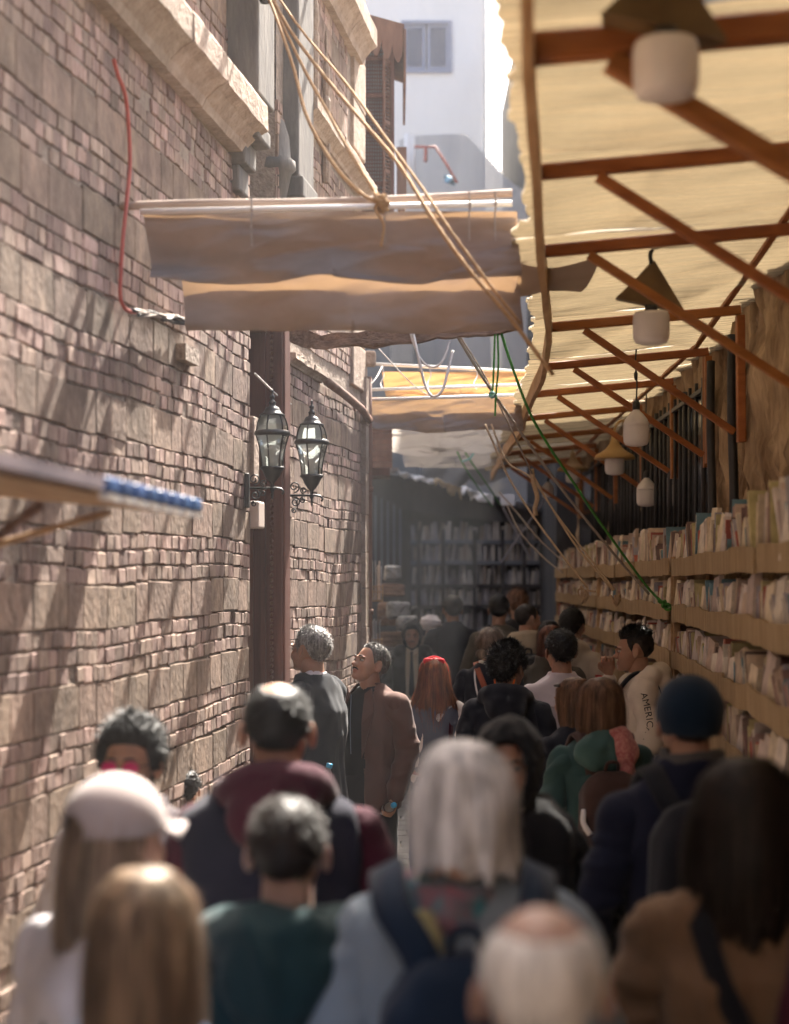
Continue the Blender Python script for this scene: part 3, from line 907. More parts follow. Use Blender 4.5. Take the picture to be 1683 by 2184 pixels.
can = empty('reed_canopy', (1.0, 9, 3.3), 0, 'long reed mat canopy on orange wooden brackets over the right side of the lane', 'canopy')
RY = [2.62, 3.85, 5.08, 6.3, 8.19, 9.7, 11.15, 12.8, 14.7, 16.4, 18.2]
with Grp(can):
    # reed mats: one panel per bay, corrugated, with slits between the reeds
    YY = [-11, -8, -5, -2, 1.2] + RY[1:] + [19.4]
    for k in range(len(YY) - 1):
        y0, y1 = YY[k], YY[k + 1] - .012
        per = .030 if 0 < y0 < 9 else (.036 if y0 > 0 else .12)
        nY = int((y1 - y0) / (per / 4)); nX = 14
        r = random.Random(40 + k)
        ys = [y0 + (y1 - y0) * i / nY for i in range(nY + 1)]
        lift = r.uniform(0, .012)
        P0 = []
        for i, y in enumerate(ys):
            over = (.055 if y < 6 else .085) + .020 * n1(y * 9, k) + .015 * n1(y * 2.2, 3)
            for j in range(nX + 1):
                X = fasX(y) - over + (wallX(y) + .12 - fasX(y) + over) * j / nX
                P0.append((X, y, roofZ(X, y)))
        P0 = np.array(P0)
        sag = .018 * fbm(P0 * np.array([2.5, 2.5, 0]), 60 + k, 2)
        wav = np.array([(.0095 if y0 < 9 else .006) * math.sin(2 * math.pi * p[1] / per + .8 * math.sin(p[0] * 4 + k)) for p in P0])
        P0[:, 2] += sag + wav + lift + .012
        f = []
        for i in range(nY):
            for j in range(nX):
                if i % 4 == 0 and y0 > 6 and r.random() < .006: continue
                a = i * (nX + 1) + j
                f.append((a, a + 1, a + nX + 2, a + nX + 1))
        mm = MB().add(P0.tolist(), f).build('reed_mat', M['reed'], can, smooth=True)
    # fascia plank along the edge
    for k in range(len(YY) - 1):
        ys = np.linspace(YY[k], YY[k + 1], 7)
        b = MB()
        v = []
        for y in ys:
            x = fasX(y) + .012 * n1(y * .9, 4)
            z = 3.285 + .012 * n1(y * 1.7, 6)
            v += [(x - .014, y, z - .055), (x + .014, y, z - .055), (x + .014, y, z + .05), (x - .014, y, z + .05)]
        f = [(i*4 + j, i*4 + (j+1) % 4, (i+1)*4 + (j+1) % 4, (i+1)*4 + j) for i in range(6) for j in range(4)] + [(0, 1, 2, 3), (27, 26, 25, 24)]
        b.add(v, f).build('fascia', M['palewood'], can, fix=True)
    for k, y in enumerate(RY):
        big = 1.5 if k <= 1 else 1.0
        w = .045 * big
        h = .046 * big
        xf, xw = fasX(y) + .016, wallX(y) - .03
        za, zb = roofZ(xf, y) - .035 * big, roofZ(xw, y) - .035 * big
        MB().bar((xf, y, za), (xw, y + .02, zb), w, h).build('rafter', M['orangewood'], can)
        drop = .66
        MB().bar((xw - .0, y + .02, zb - .028 * big), (xw + .006, y + .02, zb - drop), w * 1.25, w * .9, up=(1, 0, 0)).build('post', M['orangewood'], can)
        t = .17
        MB().bar((xf + (xw - xf) * t, y - .002, za + (zb - za) * t - .030 * big), (xw - .03, y + .016, zb - drop + .05), w * .75, w * .75).build('brace', M['orangewood'], can)
        if k in (3, 5):
            MB().bar((xw, y + .09, zb), (xw + .004, y + .09, zb - drop - .02), w * .8, w * .8, up=(1, 0, 0)).build('post', M['orangewood'], can)
    # a purlin half way up the roof
    for k in range(len(RY) - 1):
        a, c = RY[k], RY[k + 1]
        xa, xc = wallX(a) - .10, wallX(c) - .10
        MB().bar((xa, a, roofZ(xa, a) + .004), (xc, c, roofZ(xc, c) + .004), .03, .022).build('purlin', M['orangewood'], can)

# faded cloth patch tied under the mats near the awning
cp = MB(); cp.sheet(lambda u, v: Vector((lerp_tab([(0, .50), (1, .82)], u), 6.55 + .75 * v + .05 * math.sin(5 * u), 3.315 + .02 * u - .05 * math.sin(math.pi * v) - .02 * math.sin(3 * u + 4 * v))), 14, 12)
cp.build('cloth_patch', M['canvas'], smooth=True, label='beige cloth patch tied under the reed canopy beside the folded awning', cat='cloth')

# window with iron bars in the rock wall
gr = empty('barred_window', (1.9, 12.5, 2.4), 0, 'long dark window behind a row of black iron bars above the books', 'window')
with Grp(gr):
    b = MB()
    b.add([(wallX(9.9) - .005, 9.9, 2.42), (wallX(18.5) - .02, 18.5, 2.42), (wallX(18.5) - .02, 18.5, 3.22), (wallX(9.9) - .005, 9.9, 3.22)], [(3, 2, 1, 0)])
    b.build('pane', M['darkglass'], gr)
    k = 0
    y = 9.9
    r = random.Random(8)
    while y < 17:
        x = wallX(y) - .03
        MB().tube([(x, y, 2.36 + r.uniform(-.05, .04)), (x + .002, y, 3.27)], .011 if k % 3 else .017, 6).build('bar', M['blackiron'], gr, smooth=True)
        y += .235 + r.uniform(-.05, .05)
        k += 1
    for z in (2.37, 3.2):
        MB().bar((wallX(9.9) - .03, 9.9, z), (wallX(18.4) - .03, 18.4, z), .03, .03).build('rail', M['blackiron'], gr)
    for k in range(9):
        y = 9.95 + k * .42
        MB().bar((wallX(y) - .055, y, 2.345 + .02 * (k % 2)), (wallX(y + .34) - .055, y + .34, 2.35 + .02 * (k % 2)), .05, .025).build('sill_slat', M['palewood'], gr)
for i, (y, lab) in enumerate([(8.35, 'thick black pole standing on the top shelf against the rock wall'), (9.35, 'black pole beside the barred window against the rock wall')]):
    x = wallX(y) - .05
    MB().tube(smooth_path([(x, y, 2.18), (x + .005, y, 2.5), (x - .006, y, 2.9), (x, y + .02, 3.3)]), .024, 8).build('pole', M['blackiron'], smooth=True, label=lab, cat='pole')

# ------------------------------------------------------------------ shelves and books
units = [(3.1, 9.70, 'near'), (9.80, 14.2, 'middle'), (14.25, 19.0, 'far')]
SH = [2.10, 1.835, 1.565, 1.295, 1.02, 0.74]
ORD = ['top', 'second', 'third', 'fourth', 'fifth', 'lowest']
book_items = []
for y0, y1, nm in units:
    u = empty('bookshelf', (shelfX((y0 + y1) / 2), (y0 + y1) / 2, 0), 0,
              {'near': 'nearest woven fibre bookshelf on the right side of the lane', 'middle': 'bookshelf under the start of the barred window, behind the rope knots', 'far': 'dim far bookshelf at the end of the reed canopy'}[nm], 'bookshelf')
    with Grp(u):
        for si, z in enumerate(SH):
            # shelf plank
            n = 24
            v = []
            for i in range(n + 1):
                y = y0 + (y1 - y0) * i / n
                v += [(shelfX(y) + .012, y, z - .012), (wallX(y) + .02, y, z - .012), (wallX(y) + .02, y, z + .003), (shelfX(y) + .012, y, z + .003)]
            f = [(i*4 + j, i*4 + (j+1) % 4, (i+1)*4 + (j+1) % 4, (i+1)*4 + j) for i in range(n) for j in range(4)] + [(0, 1, 2, 3), (4*n+3, 4*n+2, 4*n+1, 4*n)]
            MB().add(v, f).build('shelf_plank', M['palewood'], u, fix=True)
            # woven front boards, bowed and uneven; they break where pieces meet
            ya = y0
            r = random.Random(si * 7 + int(y0))
            while ya < y1 - .05:
                L = min(r.uniform(1.1, 2.3), y1 - ya)
                if y1 - ya - L < .5: L = y1 - ya
                yb = ya + L - .015
                n = max(8, int(L / .07))
                ph = r.uniform(0, 6)
                v = []
                for i in range(n + 1):
                    y = ya + (yb - ya) * i / n
                    wv = .007 * math.sin(y * 11 + ph) + .006 * n1(y * 4, si)
                    tz = .006 * math.sin(y * 5 + ph) + .007 * n1(y * 7, si + 9)
                    x = shelfX(y) + wv
                    v += [(x - .004, y, z - .022 + tz * .6), (x + .006, y, z - .022 + tz * .6), (x + .004, y, z + .078 + tz), (x - .006, y, z + .078 + tz)]
                f = [(i*4 + j, i*4 + (j+1) % 4, (i+1)*4 + (j+1) % 4, (i+1)*4 + j) for i in range(n) for j in range(4)] + [(0, 1, 2, 3), (4*n+3, 4*n+2, 4*n+1, 4*n)]
                MB().add(v, f).build('front_board', M['rattan'], u, fix=True, smooth=False)
                ya += L
        for y in ((y0 + .02), (y1 - .02)):
            x = shelfX(y)
            MB().box((x + .012, y - .012, .0), (x + .05, y + .012, 2.19)).build('upright', M['palewood'], u)
            MB().box((wallX(y) - .03, y - .012, .0), (wallX(y) - .004, y + .012, 2.19)).build('upright', M['palewood'], u)
    # books: leaning runs, thicknesses and heights vary
    for si, z in enumerate(SH):
        r = random.Random(100 + si * 13 + int(y0 * 10))
        y = y0 + .05
        lean = r.uniform(-.5, .1)
        while y < y1 - .06:
            if r.random() < .09:
                y += r.uniform(.04, .16); lean = r.uniform(-.75, .35)
            if r.random() < .16: lean = r.choice([r.uniform(-.75, -.3), r.uniform(-.35, .1), r.uniform(.1, .5)])
            th = r.choice([.009, .012, .014, .018, .022, .030])
            fo = r.random() < (.16 if si else .10)
            H = r.choice([r.uniform(.13, .17), r.uniform(.17, .20), r.uniform(.19, .225)]) if si else r.choice([r.uniform(.16, .2), r.uniform(.2, .25), r.uniform(.23, .31)])
            ln = lean + r.uniform(-.08, .08)
            step = th / max(.6, math.cos(ln)) + .003
            if fo: step = .135; ln = r.uniform(-.3, .25)
            book_items.append((nm, si, y + step / 2, z + .004, th, H, .135 if fo else .13, ln, r.choice([0, 2, 4, 7, 8, 1, 8, 4]) if fo else r.randrange(len(covers))))
            y += step


def book_mesh(name, th, H, D):
    """book standing upright: x = depth from spine (0) inwards, y = thickness, z = height; cover with page block"""
    b = MB()
    c = .0018
    b.box((0, -th/2, 0), (c, th/2, H), 0)
    b.box((c, -th/2, 0), (D, -th/2 + c, H), 0)
    b.box((c, th/2 - c, 0), (D, th/2, H), 0)
    b.box((c, -th/2 + c, .003), (D - .004, th/2 - c, H - .003), 1)
    return b


def bscore(it):
    x, y = proj((shelfX(it[2]), it[2], it[3] + it[5] / 2))
    vis = -15 < x < 1700 and 950 < y < 1720
    return (it[2] if vis else 1000 + it[2])
book_items.sort(key=bscore)
where = {'near': 'the near bookshelf', 'middle': 'the bookshelf by the rope knots', 'far': 'the far bookshelf'}
ONES = ['', 'first', 'second', 'third', 'fourth', 'fifth', 'sixth', 'seventh', 'eighth', 'ninth', 'tenth', 'eleventh', 'twelfth', 'thirteenth', 'fourteenth', 'fifteenth', 'sixteenth', 'seventeenth', 'eighteenth', 'nineteenth']
TENS = ['', '', 'twent', 'thirt', 'fort', 'fift', 'sixt', 'sevent', 'eight', 'ninet']
def ordinal(n):
    h, n = divmod(n, 100)
    t = ONES[n] if n < 20 else TENS[n // 10] + ('ieth' if n % 10 == 0 else 'y-' + ONES[n % 10])
    return t if not h else ['', 'hundred-', 'two-hundred-', 'three-hundred-'][h] + (t or 'th')
CN = ['beige', 'tan', 'grey', 'reddish', 'cream', 'dark brown', 'slate', 'brown', 'ivory', 'near black', 'teal', 'red', 'olive']
rank = {}
for nm_ in ('near', 'middle', 'far'):
    for si_ in range(len(SH)):
        for k_, it in enumerate(sorted([q for q in book_items if q[0] == nm_ and q[1] == si_], key=lambda q: -q[2])): rank[id(it)] = k_ + 1
bm_cache = {}
rest = MB()
# books face the lane: spine or fore-edge outwards
for i, it in enumerate(book_items):
    nm, si, y, z, th, H, D, ln, ci = it
    key = (th, round(H, 2), ci)
    x = shelfX(y) + .03
    mt = Matrix.Translation((x, y, z)) @ Matrix.Rotation(ln, 4, 'X')
    off = abs(math.sin(ln)) * th / 2
    if D == .135:
        mt = Matrix.Translation((x - .008, y, z)) @ Matrix.Rotation(ln, 4, 'X') @ Matrix.Rotation(.12, 4, 'Y') @ Matrix.Rotation(math.pi / 2, 4, 'Z') @ Matrix.Translation((-.065, 0, 0)); off = abs(math.sin(ln)) * .065
    mt = Matrix.Translation((0, 0, off)) @ mt
    if i < 300:
        if key not in bm_cache:
            bm_cache[key] = book_mesh('book', th, round(H, 2), .13).mesh('book', [covers[ci], M['pages']])
        o = link(bpy.data.objects.new('book', bm_cache[key]))
        o.matrix_world = mt if (rnd.random() < .45 or D == .135) else mt @ Matrix.Translation((.125, 0, 0)) @ Matrix.Rotation(math.pi, 4, 'Z')
        tag(o, '%s %s book, %s from the green knot end of the %s board' % ('thick' if th > .024 else 'thin' if th < .015 else 'worn', CN[ci], ordinal(rank[id(it)]), ORD[si]), 'book', 'books on the %s board of %s' % (ORD[si], where[nm]))
    else:
        b = book_mesh('book', th, H, .13)
        v = [mt @ Vector(p) for p in b.v]
        if i % 3 and D != .135: v = [mt @ Matrix.Translation((.125, 0, 0)) @ Matrix.Rotation(math.pi, 4, 'Z') @ Vector(p) for p in b.v]
        o0 = len(rest.v)
        rest.v += [tuple(p) for p in v]
        rest.f += [tuple(k + o0 for k in f) for f in b.f]
        rest.mi += [ci if m == 0 else len(covers) for m in b.mi]
rest.build('books', covers + [M['pages']], label='rows of worn books filling the farther and hidden shelves', cat='books', kind='stuff')

# ------------------------------------------------------------------ lamps under the canopy
def lamp(px, bottom, wpx, Z, hat, label, hook=None):
    s = wpx / FPX * Z / 2             # glass radius
    c = P(px, bottom, Z)
    t = empty('hanging_lamp', c, 0, label, 'lamp', 'lamps hanging under the reed canopy')
    k = s / .075
    MB().lathe([(.001, 0), (s*.5, .004*k), (s*.85, .012*k), (s*.98, .03*k), (s, .06*k), (s, .105*k), (s*.97, .125*k), (s*.9, .135*k)], (0, 0, 0), 28).build('glass', M['opal'], t, smooth=True)
    top = .135 * k
    if hat == 'none':
        MB().lathe([(s*.99, top - .012*k), (s*.99, top), (s*.86, top + .025*k), (s*.55, top + .055*k), (s*.28, top + .075*k), (s*.26, top + .085*k)], (0, 0, 0), 28).build('glass_cap', M['opal'], t, smooth=True)
        MB().lathe([(.022*k, top + .08*k), (.022*k, top + .12*k), (.012*k, top + .135*k)], (0, 0, 0), 14).build('socket', M['blackiron'], t, smooth=True)
        z = top + .13 * k
    elif hat == 'wide':
        MB().lathe([(s*.9, top - .01*k), (s*2.05, top - .012*k), (s*2.08, top - .004*k), (s*1.9, top + .02*k), (s*1.3, top + .045*k), (s*1.0, top + .06*k), (s*.55, top + .10*k), (s*.36, top + .14*k), (s*.34, top + .17*k), (.01*k, top + .175*k)], (0, 0, 0), 32, cap=False).build('shade', M['enamel'], t, smooth=True)
        z = top + .17 * k
    else:
        MB().lathe([(s*.34, top - .005*k), (s*.36, top + .03*k)], (0, 0, 0), 16).build('socket', M['blackiron'], t, smooth=True)
        b = MB()
        q = .5 * s
        b.add([(-s*2.0, -.03, top + .055*k), (s*1.9, .0, top - .0*k), (s*1.6, .12, top + .02*k), (-s*1.7, .12, top + .07*k), (s*.25, .03, top + .22*k), (s*.1, .06, top + .22*k)],
              [(0, 1, 4), (1, 2, 5, 4), (2, 3, 5), (3, 0, 4, 5), (0, 3, 2, 1)])
        b.build('shade', M['darkenamel'], t, fix=True)
        z = top + .2 * k
    if hook == 'arm':
        zt = roofZ(c.x, Z) - c.z
        pts = smooth_path([(0, 0, z), (0, 0, z + .05), (.05, .02, z + .11), (.16, .02, z + .10), (.30, .02, z + .16)])
        MB().tube(pts, .009, 8).build('bracket', M['enamel'] if hat == 'wide' else M['blackiron'], t, smooth=True)
    else:
        zt = max(roofZ(c.x, Z) - c.z - .01, z + .03)
        MB().tube(smooth_path([(0, 0, z - .01), (.004, 0, z * .6 + zt * .4), (-.004, 0, z * .3 + zt * .7), (0, 0, zt)]), .005, 6).build('cord', M['blackiron'], t)
        MB().lathe([(.004, -.03), (.011, -.015), (.012, .01), (.004, .025)], (-.002, 0, (z + zt) / 2), 8).build('switch', M['blackiron'], t)
    return t
lamp(1420, 217, 142, 3.72, 'flat', 'large blurred white globe lamp under a flat dark shade, nearest the camera', None)
lamp(1389, 737, 78, 6.75, 'flat', 'white globe lamp under a bent brown conical shade', 'arm')
lamp(1357, 953, 55, 9.5, 'none', 'white bell shaped globe lamp hanging on a long cord over the shelves')
lamp(1311, 1014, 42, 12.4, 'wide', 'white globe lamp under a wide cream enamel shade', 'arm')
lamp(1379, 1081, 43, 12.1, 'none', 'lowest white bell shaped globe lamp beside the barred window')
lamp(1222, 1031, 32, 16.4, 'wide', 'small distant globe lamp under a cream enamel shade', 'arm')
lamp(1169, 1062, 24, 18.3, 'none', 'faint farthest globe lamp at the dark end of the canopy')

# unseen house added behind the canopy to shade the end of the lane
hr = empty('shading_house', (7, 21, 0), 0, 'tall unseen boarded house added behind the canopy to shade the lane end', 'house')
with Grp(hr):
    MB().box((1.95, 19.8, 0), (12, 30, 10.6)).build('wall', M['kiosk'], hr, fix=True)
    for zz in (4.6, 7.6):
        for xx in (5.2, 7.4, 9.6):
            MB().box((xx, 19.74, zz), (xx + .9, 19.798, zz + 1.5)).build('window', M['shutter'], hr)
# ------------------------------------------------------------------ awnings slung across the lane
def cloth(name, m, Y0, xl, xr, top, segs, wr, seed, label, cat='awning', nu=130, parent=None, thick=0.004, skew=0.0):
    """canvas gathered between poles: segs = list of (dY, h) along the drop; xl/xr picture columns at depth Y0"""
    Xl, Xr = (xl - CX) / FPX * Y0, (xr - CX) / FPX * Y0
    sp = smooth_path([Vector((0, a, h)) for a, h in segs], 10)
    nv = len(sp) - 1
    b = MB()
    us = np.linspace(0, 1, nu + 1)
    pts = []
    for j, q in enumerate(sp):
        for u in us: pts.append((Xl + (Xr - Xl) * u, q.y, q.z))
    A = np.array(pts)
    dep = np.array([segs[0][1] - p[2] for p in pts])
    depn = dep / max(dep.max(), 1e-6)
    s = np.stack([A[:, 0] * 1.3 + depn * .6, A[:, 1] * 2, A[:, 2] * 5], 1)
    s2 = np.stack([A[:, 0] * 2.5 + depn * 1.3, np.full(len(A), seed), depn * 1.6], 1)
    f1 = fbm(s, seed, 3); f2 = fbm(s2, seed + 5, 3)
    A[:, 1] += wr * (f1 * .8 + np.abs(f2) * 1.1) * (depn ** .5 + .06)
    A[:, 2] += wr * .55 * f2 * depn + skew * (A[:, 0] - Xl) * depn
    # tension folds fan out from the tied corners
    for cx0 in (Xl, Xr, Xl + .48 * (Xr - Xl)):
        d = np.abs(A[:, 0] - cx0)
        A[:, 1] -= wr * .9 * np.sin(d * 9 - depn * 5) * np.exp(-d * 2.0) * depn
    s3 = np.stack([A[:, 0] * 5 + depn * 3.0, np.full(len(A), seed * 1.3), depn * 5 - A[:, 0] * 2], 1)
    A[:, 1] += wr * .28 * (1 - 2 * np.abs(vnoise(s3, seed + 9))) * depn ** .5 + wr * .14 * vnoise(s3 * 2.7, seed + 12) * depn ** .5
    A[:, 0] += .03 * depn * np.where(A[:, 0] < (Xl + Xr) / 2, 1, .6)
    b.add(A.tolist(), [(j*(nu+1)+i, j*(nu+1)+i+1, (j+1)*(nu+1)+i+1, (j+1)*(nu+1)+i) for j in range(nv) for i in range(nu)])
    o = b.build(name, m, parent, smooth=True)
    if label: tag(o, label, cat)
    return o


aw = empty('folded_awning', (0, 6.6, 3.4), 0, 'large dusty beige canvas awning gathered in two folds across the lane', 'awning')
with Grp(aw):
    cloth('front_fold', M['canvas'], 6.3, 303, 1103, 0, [(6.30, 3.470), (6.305, 3.42), (6.32, 3.35), (6.335, 3.28), (6.355, 3.225), (6.372, 3.23), (6.37, 3.29), (6.35, 3.36), (6.325, 3.465)], .045, 3, None, parent=aw)
    cloth('rear_fold', M['canvas'], 6.75, 380, 1108, 0, [(6.75, 3.405), (6.755, 3.36), (6.765, 3.28), (6.775, 3.16), (6.80, 3.085), (6.825, 3.09), (6.83, 3.15), (6.825, 3.22), (6.815, 3.29)], .030, 9, None, parent=aw)
    b = MB(); b.tube([P(300, 452, 6.28), P(700, 443, 6.27), P(1092, 434, 6.27)], .0115, 10); b.build('pipe', M['whitepipe'], aw, smooth=True)
    b = MB(); b.tube([(-.95, 6.75, 3.41), (.56, 6.75, 3.42)], .0115, 10); b.build('pipe', M['whitepipe'], aw, smooth=True)
    for x in (536, 820, 1000, 1055):
        y = lerp_tab([(300, 452), (1092, 434)], x)
        c = P(x, y, 6.275)
        MB().tube([c + Vector((0, -.016 + 0, .045)), c + Vector((.004, -.018, 0)), c + Vector((0, -.016, -.05)), c + Vector((.002, -.005, -.14))], .0045, 6).build('tie', M['rope_grey'], aw)
bp = MB(); bp.tube(smooth_path([P(252, 440, 6.33), P(420, 434, 6.34), P(640, 432, 6.34), P(880, 424, 6.34), P(1092, 412, 6.34)]), [.016] * 33, 10)
bp.build('awning_pole', M['bamboo'], smooth=True, label='rough brown wooden pole lying across the lane above the white awning pipe', cat='pole')

# rotten beam behind the awning
bm_ = MB()
r = random.Random(5)
path = smooth_path([P(618, 716, 8.9), P(700, 728, 8.7), P(800, 722, 8.5), P(900, 712, 8.4), P(1000, 703, 8.35), P(1098, 690, 8.3)], 6)
n = len(path)
for q in range(n):
    pass
v = []
for i, p in enumerate(path):
    hh = .036 + .016 * n1(i * .4, 2); dd = .035 + .01 * n1(i * .5, 3)
    dn = .02 * n1(i * .35, 5)
    v += [p + Vector((0, -dd, -hh + dn)), p + Vector((0, dd, -hh + dn)), p + Vector((0, dd, hh)), p + Vector((0, -dd, hh))]
bm_.add(v, [(i*4 + j, i*4 + (j+1) % 4, (i+1)*4 + (j+1) % 4, (i+1)*4 + j) for i in range(n - 1) for j in range(4)] + [(0, 1, 2, 3), (4*n-1, 4*n-2, 4*n-3, 4*n-4)])
o = bm_.build('timber_beam', M['beam'], fix=True, label='rotten timber beam across the lane with ropes tied to it', cat='beam')
rc = MB(); rc.sheet(lambda u, vv: P(668 + 160 * u, 724 + 4 * u - 6 * u * u + 20 * vv * (1 - .6 * u) + 3 * math.sin(9 * u), 8.62 - .2 * u), 24, 6)
o = rc.build('canvas_scrap', M['beam'], smooth=True, label='torn brown canvas scrap wrapped round the left half of the timber beam', cat='cloth')
o.modifiers.new('s', 'SOLIDIFY').thickness = .008

# second awning group farther on
aw2 = empty('folded_awning', (0.4, 12.2, 3.3), 0, 'pale canvas awning with an orange strip on white bars below the lattice shed', 'awning')
with Grp(aw2):
    cloth('front_fold', M['canvas'], 12.15, 778, 1112, 0, [(12.15, 3.405), (12.155, 3.33), (12.17, 3.24), (12.20, 3.175), (12.23, 3.18), (12.25, 3.28), (12.25, 3.38)], .05, 13, None, parent=aw2)
    cloth('rear_fold', M['canvas2'], 12.7, 815, 1140, 0, [(12.72, 3.665), (12.73, 3.60), (12.75, 3.53), (12.78, 3.47)], .05, 23, None, parent=aw2)
    for (xa, ya), (xb, yb), Z in (((776, 853), (1118, 842), 12.13), ((770, 832), (1125, 820), 12.5), ((792, 776), (1145, 794), 12.75)):
        MB().tube([P(xa, ya, Z), P(xb, yb, Z)], .012, 8).build('pipe', M['whitepipe'], aw2, smooth=True)
    for k, x in enumerate((815, 915, 1014, 1123)):
        MB().tube(smooth_path([P(x, 782, 12.73), P(x + 4, 800, 12.7), P(x - 3, 818, 12.6), P(x + 2, 830, 12.5)]), .004, 6).build('tie', M['rope_white'], aw2)
# scalloped grey sheet and the farther sheets
cloth('scalloped_sheet', M['canvas3'], 15.6, 783, 1092, 0, [(15.6, 3.50), (15.66, 3.42), (15.8, 3.36), (15.95, 3.40), (16.05, 3.33), (16.2, 3.29), (16.35, 3.345), (16.5, 3.40)], .09, 31, 'limp grey sheet hanging in scallops between the two far awnings')
cloth('folded_sheet', M['canvas3'], 17.5, 858, 1080, 0, [(17.5, 3.45), (17.52, 3.39), (17.56, 3.31), (17.65, 3.275), (17.8, 3.30), (17.95, 3.42)], .06, 37, 'folded pale sheet with a teal rope above the dark kiosk roof')
MB().tube([P(856, 952, 17.5), P(1085, 940, 17.5)], .014, 8).build('sheet_pole', M['bamboo'], smooth=True, label='thin pole carrying the folded pale sheet over the dark kiosk', cat='pole')
# wooden hood in the shadow at the far corner
wh = empty('wooden_hood', (-.2, 14.6, 3.3), 0, 'small dark slatted wooden hood at the far corner of the striped wall', 'hood')
with Grp(wh):
    for k in range(8):
        z = 3.42 - k * .052
        MB().box((-.40, 14.5 - .02 * k, z - .02), (-.02, 14.55 - .02 * k, z + .026)).build('slat', M['brownwood'], wh)
    MB().box((-.42, 14.56, 2.98), (-.04, 15.1, 3.46)).build('body', M['darkwood'], wh)

# ------------------------------------------------------------------ dark kiosk at the end of the lane
kio = empty('book_kiosk', (0.6, 22, 0), 0, 'dark book kiosk closing the end of the lane, with a ragged sloping roof', 'kiosk')
with Grp(kio):
    ZK = 22.0
    tl, tr = P(785, 1003, ZK), P(1180, 1100, ZK)
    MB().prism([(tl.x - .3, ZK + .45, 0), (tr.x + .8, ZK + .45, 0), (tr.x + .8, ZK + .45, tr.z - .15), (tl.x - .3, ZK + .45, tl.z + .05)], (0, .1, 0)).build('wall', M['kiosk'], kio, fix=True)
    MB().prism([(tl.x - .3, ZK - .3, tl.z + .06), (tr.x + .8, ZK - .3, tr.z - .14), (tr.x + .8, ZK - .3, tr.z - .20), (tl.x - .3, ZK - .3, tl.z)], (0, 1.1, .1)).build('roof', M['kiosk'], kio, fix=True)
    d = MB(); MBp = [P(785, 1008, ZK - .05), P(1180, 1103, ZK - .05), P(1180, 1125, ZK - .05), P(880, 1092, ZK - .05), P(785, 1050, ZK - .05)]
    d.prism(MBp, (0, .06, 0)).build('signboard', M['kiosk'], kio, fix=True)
    for k in range(12):
        x = 786 + k * 6.6
        a, c = P(x, 1045 + k * 4, ZK - .03), P(x, 1236, ZK - .03)
        MB().box((a.x, a.y, c.z), (a.x + .022, a.y + .03, a.z)).build('slat', M['blackiron'] if k % 2 else M['bluegrey'], kio)
    for y in (1152, 1196, 1246, 1290, 1340, 1390, 1440, 1490):
        a, c = P(872, y, ZK), P(1178, y + 2, ZK)
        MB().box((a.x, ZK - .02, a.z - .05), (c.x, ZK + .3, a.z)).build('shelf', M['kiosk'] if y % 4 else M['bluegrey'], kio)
    for x in (872, 893, 945, 1012, 1072, 1118, 1176):
        a = P(x, 1130, ZK)
        MB().box((a.x - .025, ZK - .03, 0), (a.x + .025, ZK + .01, a.z)).build('upright', M['kiosk'], kio)
kb = MB()
r = random.Random(77)
greys = [mat('dusty far book %d' % i, c, rough=.8, rand=.2) for i, c in enumerate([(.28, .28, .30), (.40, .39, .38), (.20, .19, .20), (.50, .48, .44), (.30, .26, .22)])]
for y in (1152, 1196, 1246, 1290, 1340, 1390, 1440, 1490):
    z = P(0, y, 22.0).z
    X = P(878, y, 22).x
    while X < P(1172, y, 22).x:
        w = r.uniform(.02, .06); H = r.uniform(.17, .26)
        mt = Matrix.Translation((X, 22.02, z)) @ Matrix.Rotation(r.uniform(-.12, .2), 4, 'Y')
        if r.random() > .06: kb.box((0, 0, .002), (w - .004, .16, H), r.randrange(5), mt)
        X += w
kb.build('books', greys, label='rows of dusty books crammed on the shelves of the dark kiosk', cat='books', kind='stuff')
# ragged pale sheets along the kiosk roof
def rag(pts, Z, dz, m, label, seed):
    b = MB()
    n = 18
    def fn(u, v):
        x = lerp_tab([(i / (len(pts) - 1), p[0]) for i, p in enumerate(pts)], u)
        y = lerp_tab([(i / (len(pts) - 1), p[1]) for i, p in enumerate(pts)], u)
        dn = dz * (.7 + .5 * n1(u * 6, seed))
        return P(x, y + dn * v + 2 * n1(u * 9 + v, seed), Z + .12 * n1(u * 5 + v * 2, seed + 3))
    b.sheet(fn, n, 5)
    o = b.build('roof_sheet', m, smooth=True, label=label, cat='sheet', group='ragged sheets on the kiosk roof')
    o.modifiers.new('s', 'SOLIDIFY').thickness = .01
rag([(800, 990), (850, 998)], 21.6, 12, M['canvas'], 'beige ragged strip at the high left end of the kiosk roof', 1)
rag([(850, 1004), (888, 1014), (925, 1022)], 21.6, 12, M['whitepaint'], 'thin white ragged strip midway along the kiosk roof', 2)
rag([(925, 1020), (985, 1040)], 21.6, 26, M['rattan'], 'brown ragged strip hanging over the kiosk roof edge', 3)
rag([(985, 1036), (1015, 1048), (1052, 1056)], 21.55, 26, M['whitepaint'], 'bright white ragged cloth hanging from the low end of the kiosk roof', 4)
rag([(900, 978), (960, 985), (1080, 975)], 23.0, 75, M['canvas3'], 'large pale plastic curtain hanging behind the kiosk roof', 5)
fl = MB(); c = P(1083, 1066, 20.5); fl.box((c.x - .09, c.y, c.z - .07), (c.x + .09, c.y + .06, c.z + .07)); fl.box((c.x - .075, c.y - .01, c.z - .055), (c.x + .075, c.y, c.z + .055))
fl.build('flood_light', M['siding'], fix=True, label='square pale flood light at the end of the canopy', cat='flood light')
